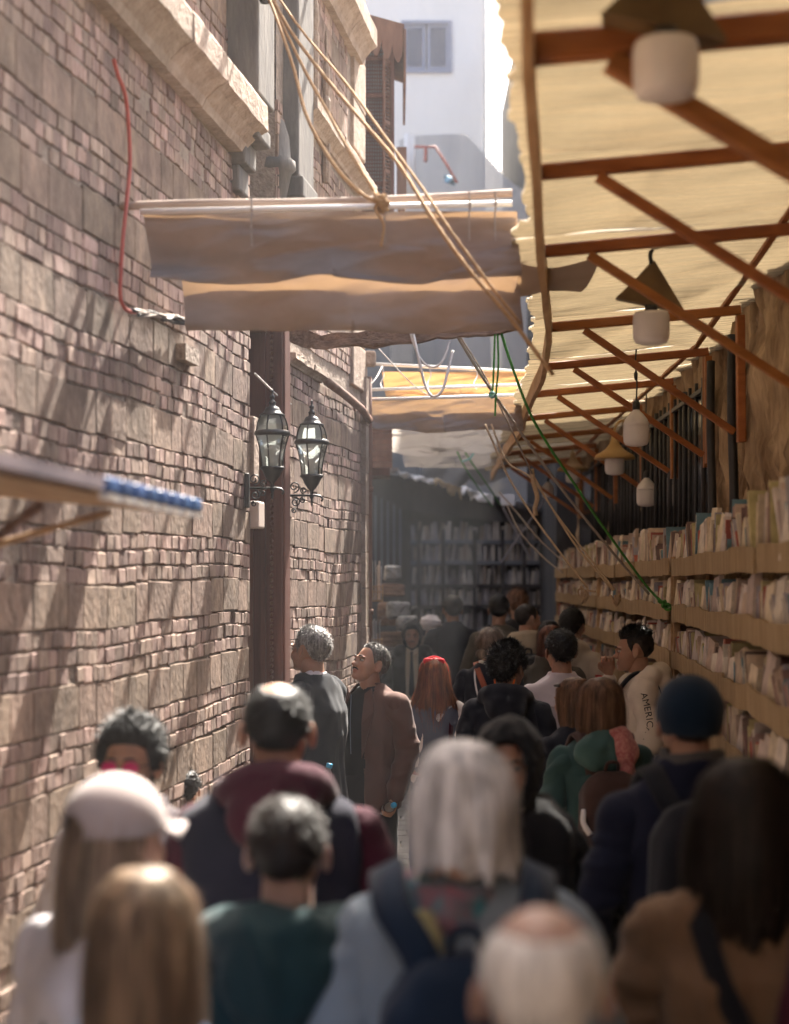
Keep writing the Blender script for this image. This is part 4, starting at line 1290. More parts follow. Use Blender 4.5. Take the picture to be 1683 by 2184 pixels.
for (a, b_, lab) in (((1068, 1200), (1180, 1040), 'thin blue grey rod leaning up to the right at the dark end of the lane'), ((1073, 1082), (1130, 1190), 'thin blue grey rod crossing behind the leaning one')):
    MB().tube([P(a[0], a[1], 19.2), P(b_[0], b_[1], 19.2 if a[1] > 1100 else 19.4)], .012, 6).build('metal_rod', M['shutter'], label=lab, cat='rod')

# racks and bundles on the left in the dark
def wire_rack(px, ytop, ybot, Z, w, label, tall):
    c = P(px, ybot, Z); t = P(px, ytop, Z)
    k = empty('wire_rack', c, 0, label, 'rack')
    H = t.z - c.z
    b = MB()
    for z in (0, H * .28, H * .45): b.tube([(-w/2, 0, z), (w/2, 0, z), (w/2, .22, z), (-w/2, .22, z)], .005, 5, closed=True)
    for x in np.linspace(-w/2, w/2, 7): b.tube([(x, 0, 0), (x, 0, H * .45)], .0035, 5)
    b.build('basket', M['palewood'], k)
    r = random.Random(int(px + ytop))
    for q in range(8):
        x = -w/2 + .012 + q * (w - .02) / 8
        MB().box((x, .03, .01), (x + (w - .02) / 8 - .004, .2, H * r.uniform(.8, 1) * tall), 0, Matrix.Rotation(r.uniform(-.05, .05), 4, 'Y')).build('magazine', r.choice(greys[:4] + covers[:2]), k)
    return k
wire_rack(800, 1212, 1282, 14.2, .13, 'wooden wire rack of upright magazines at the far corner, upper one', 1.25)
wire_rack(799, 1330, 1392, 14.3, .13, 'wooden wire rack of upright magazines at the far corner, lower one', 1.15)
M['wrap'] = mat('clear plastic wrap', (0.10, 0.11, 0.12), (0.26, 0.28, 0.30), rough=0.3, scale=9, bump=0.8, bscale=20, bdist=0.03, spec=0.6)
def crumple(c, s, seed, m, name, label, cat, group=None):
    me = bpy.data.meshes.new(name)
    bm = bmesh.new(); bmesh.ops.create_icosphere(bm, subdivisions=4, radius=1)
    A = np.array([v.co[:] for v in bm.verts])
    d = 1 + .22 * fbm(A * 1.7, seed, 3) + .10 * np.abs(fbm(A * 4.5, seed + 3, 2))
    pn = 1 / (np.abs(A) ** 6).sum(1) ** (1 / 6)
    d = pn * (1 + .45 * (d - 1)) * .85
    for v, k in zip(bm.verts, d): v.co = Vector((v.co.x * s[0], v.co.y * s[1], v.co.z * s[2])) * k
    bm.to_mesh(me); bm.free()
    me.materials.append(m)
    o = link(bpy.data.objects.new(name, me)); o.location = c
    return tag(o, label, cat, group)
for i, (px, py, sx, sz, Z, mm, lab) in enumerate([
        (838, 1222, .10, .09, 17.0, 'wrap', 'topmost plastic wrapped bundle on the pile at the left of the kiosk'),
        (832, 1258, .17, .07, 17.0, 'beam', 'flat brown bundle under the topmost wrapped one'),
        (850, 1302, .14, .10, 16.8, 'wrap', 'shiny wrapped bundle in the middle of the pile'),
        (826, 1310, .12, .14, 17.2, 'beam', 'tall brown bundle at the left of the pile'),
        (868, 1330, .12, .09, 16.6, 'wrap', 'small crumpled bright plastic bundle at the right of the pile'),
        (838, 1365, .18, .10, 17.0, 'beam', 'wide brown bundle low in the pile by the kiosk'),
        (826, 1400, .22, .12, 16.9, 'wrap', 'grey wrapped bundle low in the pile by the kiosk')]):
    crumple(P(px, py, Z), (sx, .16, sz), 50 + i, M[mm], 'wrapped_bundle', lab, 'bundle', 'bundles piled beside the kiosk')
MB().box((-.55, 16.7, 0), (.25, 17.4, 1.32)).build('crate_table', M['kiosk'], label='dark crate table under the pile of wrapped bundles', cat='table')

# ------------------------------------------------------------------ left foreground: wall shelf roof with blue tiles
def hs(Y): return .016 * (4.4 - Y)            # it rises towards the camera
def hx(Y): return -1.177 + .145 * Y          # outer edge of the hood
sl = empty('wall_hood', (-.9, 3.5, 2.25), 0, 'wooden stall hood on the left edged with blue and white tiles, out of focus', 'hood')
with Grp(sl):
    for k in range(7):                       # planks from the wall out to the edge
        ya, yb = 1.9 + k * .357, 1.9 + (k + 1) * .357 - .004
        b = MB(); q = [(hx(ya), ya), (hx(yb), yb), (WA + WB * yb, yb), (WA + WB * ya, ya)]
        b.add([(x, y, 2.225 + hs(y) + .095 * (hx(y) - x)) for x, y in q] + [(x, y, 2.243 + hs(y) + .095 * (hx(y) - x)) for x, y in q], [(0, 1, 2, 3), (7, 6, 5, 4), (0, 4, 5, 1), (1, 5, 6, 2), (2, 6, 7, 3), (3, 7, 4, 0)])
        b.build('plank', M['palewood'], sl, fix=True)
    def edge(ya, yb, o0, o1, z0, z1, name, m, bev=0):
        b = MB(); q = [(hx(ya) + o0, ya), (hx(yb) + o0, yb), (hx(yb) + o1, yb), (hx(ya) + o1, ya)]
        b.add([(x, y, z0 + hs(y)) for x, y in q] + [(x, y, z1 + hs(y)) for x, y in q], [(0, 1, 2, 3), (7, 6, 5, 4), (0, 4, 5, 1), (1, 5, 6, 2), (2, 6, 7, 3), (3, 7, 4, 0)])
        o = b.build(name, m, sl, fix=True)
        if bev: bv = o.modifiers.new('b', 'BEVEL'); bv.width = bev; bv.segments = 2
    edge(1.9, 3.59, .001, .022, 2.236, 2.264, 'edge_strip', mat('faded plum paint', (.10, .08, .10), (.19, .15, .17), rough=.7))
    for k in range(8):
        y0 = 3.605 + k * .0995
        edge(y0, y0 + .082, .003, .030, 2.231, 2.266, 'tile', M['bluetile'], .008)
        edge(y0 + .006, y0 + .076, .004, .026, 2.216, 2.230, 'tile_foot', M['whitepaint'])
    b = MB(); b.tube([P(235, 1092, 4.33), P(100, 1130, 4.33), P(0, 1160, 4.33), P(-230, 1225, 4.33)], .009, 8); b.build('strut', M['palewood'], sl, smooth=True)
    b = MB(); b.tube([P(90, 1075, 3.9), P(40, 1110, 3.9), P(-30, 1165, 3.9)], .013, 8); b.build('strut', M['brownwood'], sl, smooth=True)
crumple((hx(3.05) - .05, 3.05, 2.262 + hs(3.05)), (.07, .30, .014), 91, M['reed'], 'straw_heap', 'loose straw lying on the wooden stall hood at the left', 'straw')

# red conduit on the wall and the wires at its foot
cd = [(218, 128), (226, 158), (243, 205), (250, 270), (253, 350), (246, 430), (238, 510), (233, 580), (232, 630), (240, 655), (254, 665), (275, 664)]
pts = [W(wallY(x), .045, EYE + (HY - y) / FPX * wallY(x)) for x, y in cd]
MB().tube(smooth_path(pts, 6), .0078, 8).build('conduit', M['red'], smooth=True, label='red plastic conduit snaking down the nearest striped wall', cat='conduit')
r = random.Random(4)
wires = empty('wire_tangle', W(6.6, .05, 3.1), 0, 'tangle of dark wires on the wall at the foot of the red conduit', 'wires')
with Grp(wires):
    for k in range(7):
        pts = []
        for q in range(7):
            x = 262 + q * 22 + r.uniform(-8, 8); y = 668 + q * 3.2 + r.uniform(-9, 7)
            Yw = wallY(x); pts.append(W(Yw, .03 + r.uniform(0, .03), EYE + (HY - y) / FPX * Yw))
        MB().tube(smooth_path(pts, 4), r.uniform(.004, .009), 6).build('wire', M['blackiron'] if k % 2 else M['rope_grey'], wires, smooth=True)
    Yw = wallY(372)
    b = MB(); wbox(b, Yw, Yw + .22, -.01, .05, 3.0, 3.07); b.build('mortar_lump', M['mortar'], wires, fix=True)

# ------------------------------------------------------------------ wall lanterns
def lantern(px, pbot, Yp, label, s=1.0):
    """six-sided glass lantern on a scrolled iron arm; base of the glass at picture point (px, pbot)"""
    foot = W(Yp, .0, EYE + (HY - pbot) / FPX * Yp)
    cx_ = (px - CX) / FPX * Yp
    t = empty('wall_lantern', (cx_, Yp, foot.z), 0, label, 'lantern', 'pair of wall lanterns')
    I = M['blackiron']
    seg = 6
    def hexl(prof, rot=0.26):
        b = MB(); base = 0
        for r_, z in prof:
            for k in range(seg):
                a = 2 * math.pi * k / seg + rot
                b.v.append((r_*s*math.cos(a), r_*s*math.sin(a), z*s))
        for i in range(len(prof) - 1):
            for k in range(seg):
                k2 = (k + 1) % seg
                b.f.append((i*seg + k, i*seg + k2, (i+1)*seg + k2, (i+1)*seg + k)); b.mi.append(0)
        return b
    gp = [(.052, 0), (.055, .04), (.062, .085), (.073, .13), (.083, .165)]
    up = [(.080, .185), (.077, .215), (.068, .245), (.056, .268)]
    hexl(gp).build('glass', M['glass'], t)
    hexl(up).build('glass', M['glass'], t)
    for k in range(seg):
        a = 2 * math.pi * k / seg + .26
        for pr in (gp, up):
            pts = [Vector((q*s*1.01*math.cos(a), q*s*1.01*math.sin(a), z*s)) for q, z in pr]
            MB().tube(smooth_path(pts, 3), .0042*s, 6).build('rib', I, t, smooth=True)
    MB().lathe([(.079*s, .160*s), (.090*s, .164*s), (.093*s, .172*s), (.090*s, .184*s), (.080*s, .188*s)], (0, 0, 0), 24, cap=False).build('ring', I, t, smooth=True)
    MB().lathe([(.064*s, .262*s), (.066*s, .268*s), (.048*s, .277*s), (.040*s, .292*s), (.034*s, .305*s), (.018*s, .312*s), (.016*s, .325*s), (.020*s, .330*s), (.012*s, .338*s), (.008*s, .350*s), (.013*s, .356*s), (.013*s, .364*s), (.006*s, .370*s), (.005*s, .384*s), (.008*s, .389*s), (.001, .398*s)], (0, 0, 0), 20).build('roof', I, t, smooth=True)
    MB().lathe([(.060*s, .004*s), (.062*s, -.006*s), (.050*s, -.018*s), (.038*s, -.045*s), (.022*s, -.068*s), (.010*s, -.080*s), (.008*s, -.105*s), (.013*s, -.112*s), (.006*s, -.125*s), (.006*s, -.15*s), (.001, -.165*s)], (0, 0, 0), 18).build('cup', I, t, smooth=True)
    MB().lathe([(.012*s, .0), (.020*s, .02*s), (.020*s, .045*s), (.034*s, .06*s), (.036*s, .10*s), (.034*s, .112*s), (.001, .115*s)], (0, 0, 0), 16).build('bulb', M['opal'], t, smooth=True)
    # arm towards the wall plate (local -x side)
    pl = W(Yp, .012, 0); dx = pl.x - cx_
    z0 = -.105 * s
    MB().tube([(dx, 0, z0), (.02*s, 0, z0), (.045*s, 0, z0 - .004), (.058*s, 0, z0 - .018*s), (.050*s, 0, z0 - .032*s)], .006*s, 8).build('arm', I, t, smooth=True)
    b = MB(); b.box((dx - .012, -.035*s, z0 - .10*s), (dx + .012, .035*s, z0 + .075*s)); po = b.build('wall_plate', I, t)
    bv = po.modifiers.new('b', 'BEVEL'); bv.width = .006; bv.segments = 2
    def spiral(c, r0, turns, a0, sgn):
        return [Vector((c[0] + r0*s*(1 - .75*k/26)*math.cos(a0 + sgn*turns*2*math.pi*k/26), 0, c[1] + r0*s*(1 - .75*k/26)*math.sin(a0 + sgn*turns*2*math.pi*k/26))) for k in range(27)]
    for c, r0, a0, sg in (((dx + .035*s, z0 + .045*s), .030, -1.57, 1), ((dx + .085*s, z0 + .026*s), .018, -1.57, -1), ((dx + .04*s, z0 - .035*s), .026, 1.57, -1), ((dx + .08*s, z0 - .025*s), .016, 1.57, 1), ((dx + .035*s, z0 - .08*s), .014, 1.57, 1)):
        MB().tube(spiral(c, r0, 1.4, a0, sg), .0038*s, 6).build('scroll', I, t, smooth=True)
    return t
lantern(581, 997, 8.36, 'black iron wall lantern with glass panes, nearer and left of the pair', 1.0)
lantern(665, 1014, 9.34, 'black iron wall lantern with glass panes, farther and right of the pair', 1.08)

# ------------------------------------------------------------------ ropes
def rope(pts, r, m, label, n=6, depths=None):
    q = [P(x, y, Z) for x, y, Z in pts]
    b = MB(); b.tube(smooth_path(q, n), r, 7, twist=.5)
    return b.build('rope', M[m], smooth=True, label=label, cat='rope')
rope([(548, -60, 7.96), (585, 25, 7.6), (625, 140, 7.2), (655, 250, 6.85), (712, 350, 6.5), (770, 412, 6.3), (812, 434, 6.26)], .008, 'rope_orange', 'orange rope sagging from the top left to the knot on the awning pole')
rope([(552, -60, 7.96), (592, 30, 7.6), (650, 150, 7.15), (700, 240, 6.8), (750, 330, 6.5), (812, 428, 6.25)], .0075, 'rope_orange', 'second orange rope running straight from the top left to the awning knot')
rope([(555, -60, 7.96), (610, 50, 7.5), (690, 160, 7.05), (770, 255, 6.7), (850, 350, 6.4), (925, 470, 6.1), (1000, 575, 5.98), (1085, 675, 5.9), (1180, 800, 5.85)], .008, 'rope_orange', 'long orange rope passing in front of the folded awning towards the canopy')
rope([(558, -60, 7.96), (640, 60, 7.4), (740, 180, 6.9), (820, 290, 6.5), (900, 400, 6.2), (960, 490, 6.0), (1040, 600, 5.95), (1110, 690, 5.9)], .006, 'rope_orange', 'thinner orange rope running beside the long one in front of the awning')
c0 = P(566, -4, 7.9)
pu = MB(); pu.lathe([(.001, -.03), (.025, -.022), (.034, 0), (.025, .022), (.001, .03)], tuple(c0), 14); pu.tube([c0, c0 + Vector((-.02, .12, .03))], .008, 6)
pu.build('pulley', M['blackiron'], smooth=True, label='dark pulley on the stone pier where the orange ropes start', cat='pulley')
kn = MB()
r = random.Random(2)
c0 = P(813, 432, 6.25)
for k in range(5):
    a = r.uniform(0, 3)
    ax = Vector((r.uniform(-1, 1), r.uniform(-.6, .6), r.uniform(-1, 1))).normalized(); u = ax.orthogonal().normalized(); w = ax.cross(u)
    kn.tube([c0 + Vector((r.uniform(-.01, .01), -.01, r.uniform(-.012, .012))) + (u*math.cos(t) + w*math.sin(t)) * (.018 + .003*k) for t in np.linspace(0, 6.28, 15)[:-1]], .008, 6, closed=True)
kn.tube(smooth_path([c0, c0 + Vector((-.02, -.02, -.03)), c0 + Vector((.01, -.02, -.09)), c0 + Vector((.0, -.02, -.17))]), .006, 6)
kn.build('rope_knot', M['rope_orange'], smooth=True, label='yellow rope knot tied round the awning pole', cat='knot')
rope([(872, 694, 8.4), (883, 735, 8.35), (902, 772, 8.3), (925, 783, 8.3), (945, 768, 8.3), (960, 728, 8.35)], .0065, 'rope_white', 'upper white rope loop hanging below the timber beam')
rope([(878, 694, 8.4), (890, 750, 8.3), (905, 815, 8.3), (922, 845, 8.25), (943, 833, 8.25), (957, 785, 8.3), (966, 748, 8.35)], .0075, 'rope_white', 'lower and longer white rope loop hanging below the timber beam')
rope([(969, 706, 8.35), (1023, 795, 8.55), (1090, 893, 8.75), (1172, 1008, 9.0), (1254, 1114, 9.25), (1330, 1206, 9.5), (1384, 1267, 9.62)], .008, 'rope_grey', 'thick grey rope from the timber beam down to the shelf by the green knot')
rope([(974, 706, 8.37), (1036, 806, 8.6), (1085, 905, 8.9), (1135, 1010, 9.5)], .005, 'rope_grey', 'thin grey rope beside the thick one near the timber beam')
rope([(1066, 700, 8.3), (1090, 775, 8.4), (1130, 880, 8.6), (1173, 955, 8.75), (1225, 1032, 8.95), (1277, 1110, 9.15), (1376, 1246, 9.5), (1420, 1292, 9.62)], .0075, 'rope_green', 'long green rope stretched from the beam down to the shelf')
rope([(1056, 702, 8.3), (1053, 790, 8.32), (1050, 846, 8.35)], .0055, 'rope_green', 'left strand of the green rope hanging straight from the beam')
rope([(1061, 702, 8.3), (1063, 780, 8.3), (1058, 840, 8.33), (1056, 887, 8.33)], .0055, 'rope_green', 'right strand of the green rope hanging straight from the beam')
gk = MB()
c0 = P(1418, 1288, 9.6)
for k in range(5):
    ax = Vector((r.uniform(-1, 1), r.uniform(-.6, .6), r.uniform(-1, 1))).normalized(); u = ax.orthogonal().normalized(); w = ax.cross(u)
    gk.tube([c0 + Vector((-.03 + .012 * k, -.01, .02 - .010*k)) + (u*math.cos(t) + w*math.sin(t)) * .02 for t in np.linspace(0, 6.28, 13)[:-1]], .0075, 6, closed=True)
gk.build('rope_knot', M['rope_green'], smooth=True, label='green rope knot on the second shelf edge', cat='knot')
c0 = P(1050, 842, 8.33); gk = MB()
for k in range(3):
    ax = Vector((r.uniform(-1, 1), r.uniform(-.6, .6), r.uniform(-1, 1))).normalized(); u = ax.orthogonal().normalized(); w = ax.cross(u)
    gk.tube([c0 + (u*math.cos(t) + w*math.sin(t)) * .016 for t in np.linspace(0, 6.28, 13)[:-1]], .005, 6, closed=True)
gk.build('rope_knot', M['rope_teal'], smooth=True, label='small teal knot hanging on the green strands below the beam', cat='knot')
rope([(1035, 905, 11.9), (1080, 1008, 12.0), (1120, 1075, 11.8), (1172, 1149, 11.4), (1254, 1255, 11.0)], .008, 'rope_tan', 'tan rope from the second awning down to the middle shelf')
rope([(1048, 905, 12.0), (1082, 985, 12.1), (1139, 1026, 11.6), (1223, 1156, 11.0), (1307, 1259, 10.6)], .0075, 'rope_tan', 'tan rope passing the braided rope end to the knot on the shelf')
rope([(1139, 1016, 11.4), (1175, 1080, 11.2), (1233, 1158, 10.9), (1311, 1258, 10.55)], .006, 'rope_tan', 'thin tan rope running close to the one with the shelf knot')
rope([(1134, 1000, 11.3), (1138, 1030, 11.3), (1146, 1060, 11.3), (1141, 1085, 11.3), (1143, 1100, 11.3)], .017, 'rope_tan', 'thick braided rope end dangling from the canopy edge')
rope([(1082, 1079, 15.5), (1110, 1135, 15), (1160, 1190, 14.6), (1200, 1221, 14)], .008, 'rope_grey', 'dim rope slanting in the dark left of the tan ropes')
rope([(1065, 1050, 16), (1100, 1090, 15.6), (1150, 1150, 15), (1215, 1210, 14)], .008, 'rope_grey', 'dim upper rope slanting in the dark towards the shelf')
for i, (px, py, Z, lab) in enumerate([(1313, 1268, 10.5, 'messy tan rope knot hanging over the second shelf edge'), (1252, 1262, 11.0, 'smaller tan rope knot with loops on the farther shelf edge')]):
    c0 = P(px, py, Z); gk = MB()
    for k in range(7):
        ax = Vector((r.uniform(-1, 1), r.uniform(-.6, .6), r.uniform(-.5, .5))).normalized(); u = ax.orthogonal().normalized(); w = ax.cross(u)
        cc = c0 + Vector((r.uniform(-.03, .03), -.01, r.uniform(-.06, .01)))
        rr_ = r.uniform(.02, .045)
        gk.tube([cc + (u*math.cos(t)*.7 + w*math.sin(t)) * rr_ for t in np.linspace(0, 6.28, 15)[:-1]], .006, 6, closed=True)
    gk.build('rope_knot', M['rope_tan'], smooth=True, label=lab, cat='knot')
rope([(544, 797, 8.5), (570, 823, 8.7), (594, 845, 9.0), (641, 872, 9.9), (679, 878, 10.6), (717, 866, 11.3), (745, 847, 11.7), (768, 824, 11.95)], .006, 'rope_white', 'white cable drooping along the striped wall above the lanterns')
rope([(775, 825, 12.1), (790, 820, 12.2), (803, 805, 12.3), (815, 782, 12.6)], .005, 'rope_white', 'short white cord from the corner up to the awning bar')
rope([(962, 922, 17.3), (985, 930, 17.3), (1010, 928, 17.3), (1016, 945, 17.3), (1005, 975, 17.3), (985, 985, 17.3)], .012, 'rope_teal', 'pale teal rope bunched on the folded far sheet')
rope([(966, 938, 17.2), (985, 985, 17.5), (1020, 1040, 18), (1050, 1080, 18.6)], .010, 'rope_green', 'dark green cord from the far sheet down to the kiosk roof')
rope([(976, 938, 17.2), (1005, 985, 17.5), (1040, 1035, 18), (1068, 1078, 18.6)], .010, 'rope_green', 'second dark green cord beside the first above the kiosk roof')
rope([(800, 735, 10.5), (830, 768, 11.0), (850, 790, 11.6), (875, 815, 12.0), (905, 838, 12.1), (930, 848, 12.1)], .004, 'rope_white', 'thin twisted pale cord from the beam to the far awning bars')
# ------------------------------------------------------------------ people: shared builders
def cmat(name, base, var=0.12, rough=0.92, scale=5, weave=420, sheen=0.10, bump=0.35, **k):
    return mat(name, base, rough=rough, scale=scale, var=var, bump=bump, bscale=weave, bdist=0.002, sheen=sheen, spec=0.15, coords='object', **k)


def skinmat(name, base):
    m = mat(name, base, rough=0.55, scale=18, var=0.10, bump=0.12, bscale=160, bdist=0.002, spec=0.35, sss=0.28, attr='tint', coords='object')
    return m


def hairmat(name, c1, c2, trans=0.18, rough=0.5, lo=.42):
    m = mat(name, c1, c2, rough=rough, scale=60, stretch=(1.4, 1.4, 0.12), bump=0.35, bscale=220, bstretch=(1.5, 1.5, 0.06), bdist=0.003, spec=0.28, trans=trans, rand=0.30, coords='object')
    nt = m.node_tree; N, L = nt.nodes, nt.links
    rp = [n for n in N if n.type == 'VALTORGB'][0]
    tgt = [l.to_socket for l in rp.outputs['Color'].links]
    n2 = N.new('ShaderNodeTexNoise'); n2.inputs['Scale'].default_value = 26; n2.inputs['Detail'].default_value = 2
    mp = N.new('ShaderNodeMapping'); mp.inputs['Scale'].default_value = (1.2, 1.2, .16)
    L.new(N.new('ShaderNodeTexCoord').outputs['Object'], mp.inputs['Vector']); L.new(mp.outputs[0], n2.inputs['Vector'])
    mr = N.new('ShaderNodeMapRange'); mr.inputs['From Min'].default_value = .32; mr.inputs['From Max'].default_value = .68; mr.inputs['To Min'].default_value = lo; mr.inputs['To Max'].default_value = 1.45
    L.new(n2.outputs['Fac'], mr.inputs['Value'])
    vm = N.new('ShaderNodeVectorMath'); vm.operation = 'SCALE'
    L.new(rp.outputs['Color'], vm.inputs[0]); L.new(mr.outputs[0], vm.inputs['Scale'])
    for t in tgt: L.new(vm.outputs[0], t)
    return m


SK = {'light': skinmat('light skin', (0.50, 0.30, 0.22)), 'mid': skinmat('tan skin', (0.36, 0.20, 0.135)), 'brown': skinmat('brown skin', (0.27, 0.145, 0.095)), 'pink': skinmat('pink skin', (0.37, 0.245, 0.205))}
HR = {'black': hairmat('black hair', (0.003, 0.003, 0.003), (0.010, 0.009, 0.009), .05), 'dark': hairmat('dark brown hair', (0.007, 0.0045, 0.0035), (0.026, 0.016, 0.011), .10),
      'brown': hairmat('brown hair', (0.10, 0.05, 0.026), (0.22, 0.12, 0.065)), 'auburn': hairmat('auburn hair', (0.15, 0.042, 0.017), (0.40, 0.14, 0.055), .42),
      'blonde': hairmat('dark blonde hair', (0.13, 0.084, 0.054), (0.31, 0.215, 0.145)), 'grey': hairmat('silver hair', (0.50, 0.49, 0.49), (0.80, 0.79, 0.79), .2, lo=.7),
      'salt': hairmat('salt and pepper hair', (0.12, 0.115, 0.11), (0.42, 0.40, 0.385), .1), 'red': hairmat('red brown hair', (0.10, 0.035, 0.018), (0.20, 0.075, 0.04)),
      'white': hairmat('white stubble', (0.46, 0.45, 0.44), (0.72, 0.70, 0.69), .1, lo=.75), 'pepper': hairmat('greying dark hair', (0.035, 0.032, 0.030), (0.20, 0.185, 0.175), .08), 'ash': hairmat('ash bun hair', (0.12, 0.085, 0.06), (0.26, 0.19, 0.14))}
M['eye'] = mat('eye white', (0.34, 0.30, 0.27), rough=.2, bump=0, spec=.5)
M['iris'] = mat('dark iris', (0.015, 0.009, 0.006), rough=.15, bump=0, spec=.6)


def ell(c, r, nu=16, nv=10):
    b = MB()
    v = [(c[0], c[1], c[2] - r[2])]
    for j in range(1, nv):
        t = -math.pi/2 + math.pi*j/nv
        for i in range(nu):
            a = 2*math.pi*i/nu
            v.append((c[0] + r[0]*math.cos(t)*math.cos(a), c[1] + r[1]*math.cos(t)*math.sin(a), c[2] + r[2]*math.sin(t)))
    v.append((c[0], c[1], c[2] + r[2]))
    f = [(0, 1 + (i+1) % nu, 1 + i) for i in range(nu)]
    for j in range(nv - 2):
        for i in range(nu):
            a = 1 + j*nu
            f.append((a + i, a + (i+1) % nu, a + nu + (i+1) % nu, a + nu + i))
    a = 1 + (nv-2)*nu
    f += [(a + i, a + (i+1) % nu, len(v) - 1) for i in range(nu)]
    return b.add(v, f)


def chain(pts, rs, seg=14):
    """limb: tapered tube with ball joints"""
    b = MB()
    sp = []
    rr = []
    for i in range(len(pts) - 1):
        for k in range(4):
            t = k / 4
            sp.append(Vector(pts[i]).lerp(Vector(pts[i+1]), t)); rr.append(rs[i]*(1-t) + rs[i+1]*t)
    sp.append(Vector(pts[-1])); rr.append(rs[-1])
    b.tube(sp, rr, seg)
    for p, r in zip(pts, rs):
        e = ell(p, (r, r, r), 14, 8); b.add(e.v, e.f)
    return b


def loft(rings, seg=32, ex=2.4):
    """closed body of superellipse rings (z, half width, half depth, cy[, cx])"""
    b = MB()
    v = []
    for q in rings:
        z, w, d, cy = q[:4]; cx = q[4] if len(q) > 4 else 0
        for k in range(seg):
            a = 2*math.pi*k/seg
            c, s_ = math.cos(a), math.sin(a)
            v.append((cx + w*math.copysign(abs(c)**(2/ex), c), cy + d*math.copysign(abs(s_)**(2/ex), s_), z))
    n = len(rings)
    f = [(i*seg + k, i*seg + (k+1) % seg, (i+1)*seg + (k+1) % seg, (i+1)*seg + k) for i in range(n-1) for k in range(seg)]
    f += [tuple(range(seg-1, -1, -1)), tuple((n-1)*seg + k for k in range(seg))]
    return b.add(v, f)


_tmp_scene_objs = []
def fuse(parts, voxel=.014, smooth=5, factor=.5):
    """voxel union of closed shapes -> (verts ndarray, faces)"""
    m = MB()
    for p in parts: m.add(p.v, p.f)
    me = m.mesh('tmp', [])
    o = bpy.data.objects.new('tmp', me); COL.objects.link(o)
    r = o.modifiers.new('r', 'REMESH'); r.mode = 'VOXEL'; r.voxel_size = voxel
    if smooth:
        s = o.modifiers.new('s', 'SMOOTH'); s.iterations = smooth; s.factor = factor
    dg = bpy.context.evaluated_depsgraph_get()
    ev = o.evaluated_get(dg)
    em = ev.to_mesh()
    n = len(em.vertices); co = np.empty(n*3); em.vertices.foreach_get('co', co)
    no = np.empty(n*3); em.vertices.foreach_get('normal', no)
    f = [tuple(p.vertices) for p in em.polygons]
    ev.to_mesh_clear()
    bpy.data.objects.remove(o, do_unlink=True); bpy.data.meshes.remove(me)
    return co.reshape(-1, 3), f, no.reshape(-1, 3)


def folds(co, no, amp=.007, seed=0, zf=5.0, xf=11.0):
    """wrinkles: ridged noise stretched along the drop of the cloth"""
    q = co * np.array([xf, xf, zf]) + seed * 3.1
    warp = np.stack([vnoise(q*.5, seed), vnoise(q*.5 + 9, seed+1), vnoise(q*.5 + 17, seed+2)], 1)
    a = 1 - 2*np.abs(vnoise(q + warp*1.2, seed+3))
    c = vnoise(q*2.2 + warp, seed+4)
    w2 = 1 - 2*np.abs(vnoise(q*.38 + warp*.6 + 5, seed+8))
    return co + no * ((a*.75 + c*.35 + w2*1.1 - .3) * amp)[:, None]


def mk(name, co, f, m, parent, smooth=True, solid=0, **kw):
    me = bpy.data.meshes.new(name)
    me.from_pydata(co.tolist() if hasattr(co, 'tolist') else co, [], f)
    for q in (m if isinstance(m, (list, tuple)) else [m]): me.materials.append(q)
    if smooth: me.polygons.foreach_set('use_smooth', [True]*len(me.polygons))
    o = link(bpy.data.objects.new(name, me), parent)
    if solid:
        s = o.modifiers.new('solid', 'SOLIDIFY'); s.thickness = solid; s.offset = 0
    tag(o, **kw)
    return o


# -- head as a star-shaped surface round its centre; y is forward
def _sd(p, c, r):
    q = (p - np.array(c)) / np.array(r)
    k0 = np.linalg.norm(q, axis=1); k1 = np.linalg.norm(q / np.array(r), axis=1)
    return k0 * (k0 - 1) / np.maximum(k1, 1e-9)
def _smin(a, b, k):
    h = np.clip(.5 + .5*(b - a)/k, 0, 1)
    return b*(1-h) + a*h - k*h*(1-h)
def _smax(a, b, k): return -_smin(-a, -b, k)
def head_sdf(p, jaw=1.0, nose=1.0, chub=1.0):
    d = _sd(p, (0, -.016, .028), (.0765, .097, .087))
    d = _smin(d, _sd(p, (0, .034, -.030), (.062*chub, .058, .074)), .030)
    d = _smin(d, _sd(p, (0, .046, -.078), (.046*jaw, .040, .034)), .028)
    for s in (-1, 1):
        d = _smin(d, _sd(p, (s*.040, .058, -.034), (.024*chub, .026, .024)), .022)
        d = _smax(d, -_sd(p, (s*.031, .108, -.002), (.021, .022, .0135)), .012)
        d = _smin(d, _sd(p, (s*.030, .086, .017), (.026, .010, .0065)), .012)
        d = _smin(d, _sd(p, (s*.0115, .098, -.036), (.0085*nose, .010, .008)), .006)
    d = _smin(d, _sd(p, (0, .094, -.010), (.0085, .012, .030)), .012)
    d = _smin(d, _sd(p, (0, .108*(.94 + .06*nose), -.031), (.0125*nose, .0125*nose, .011)), .010)
    d = _smin(d, _sd(p, (0, .091, -.0615), (.023, .0095, .0050)), .006)
    d = _smin(d, _sd(p, (0, .089, -.0735), (.019, .0095, .0058)), .006)
    d = _smin(d, _sd(p, (0, .080, -.100), (.021, .016, .014)), .020)
    return d
_hc = {}
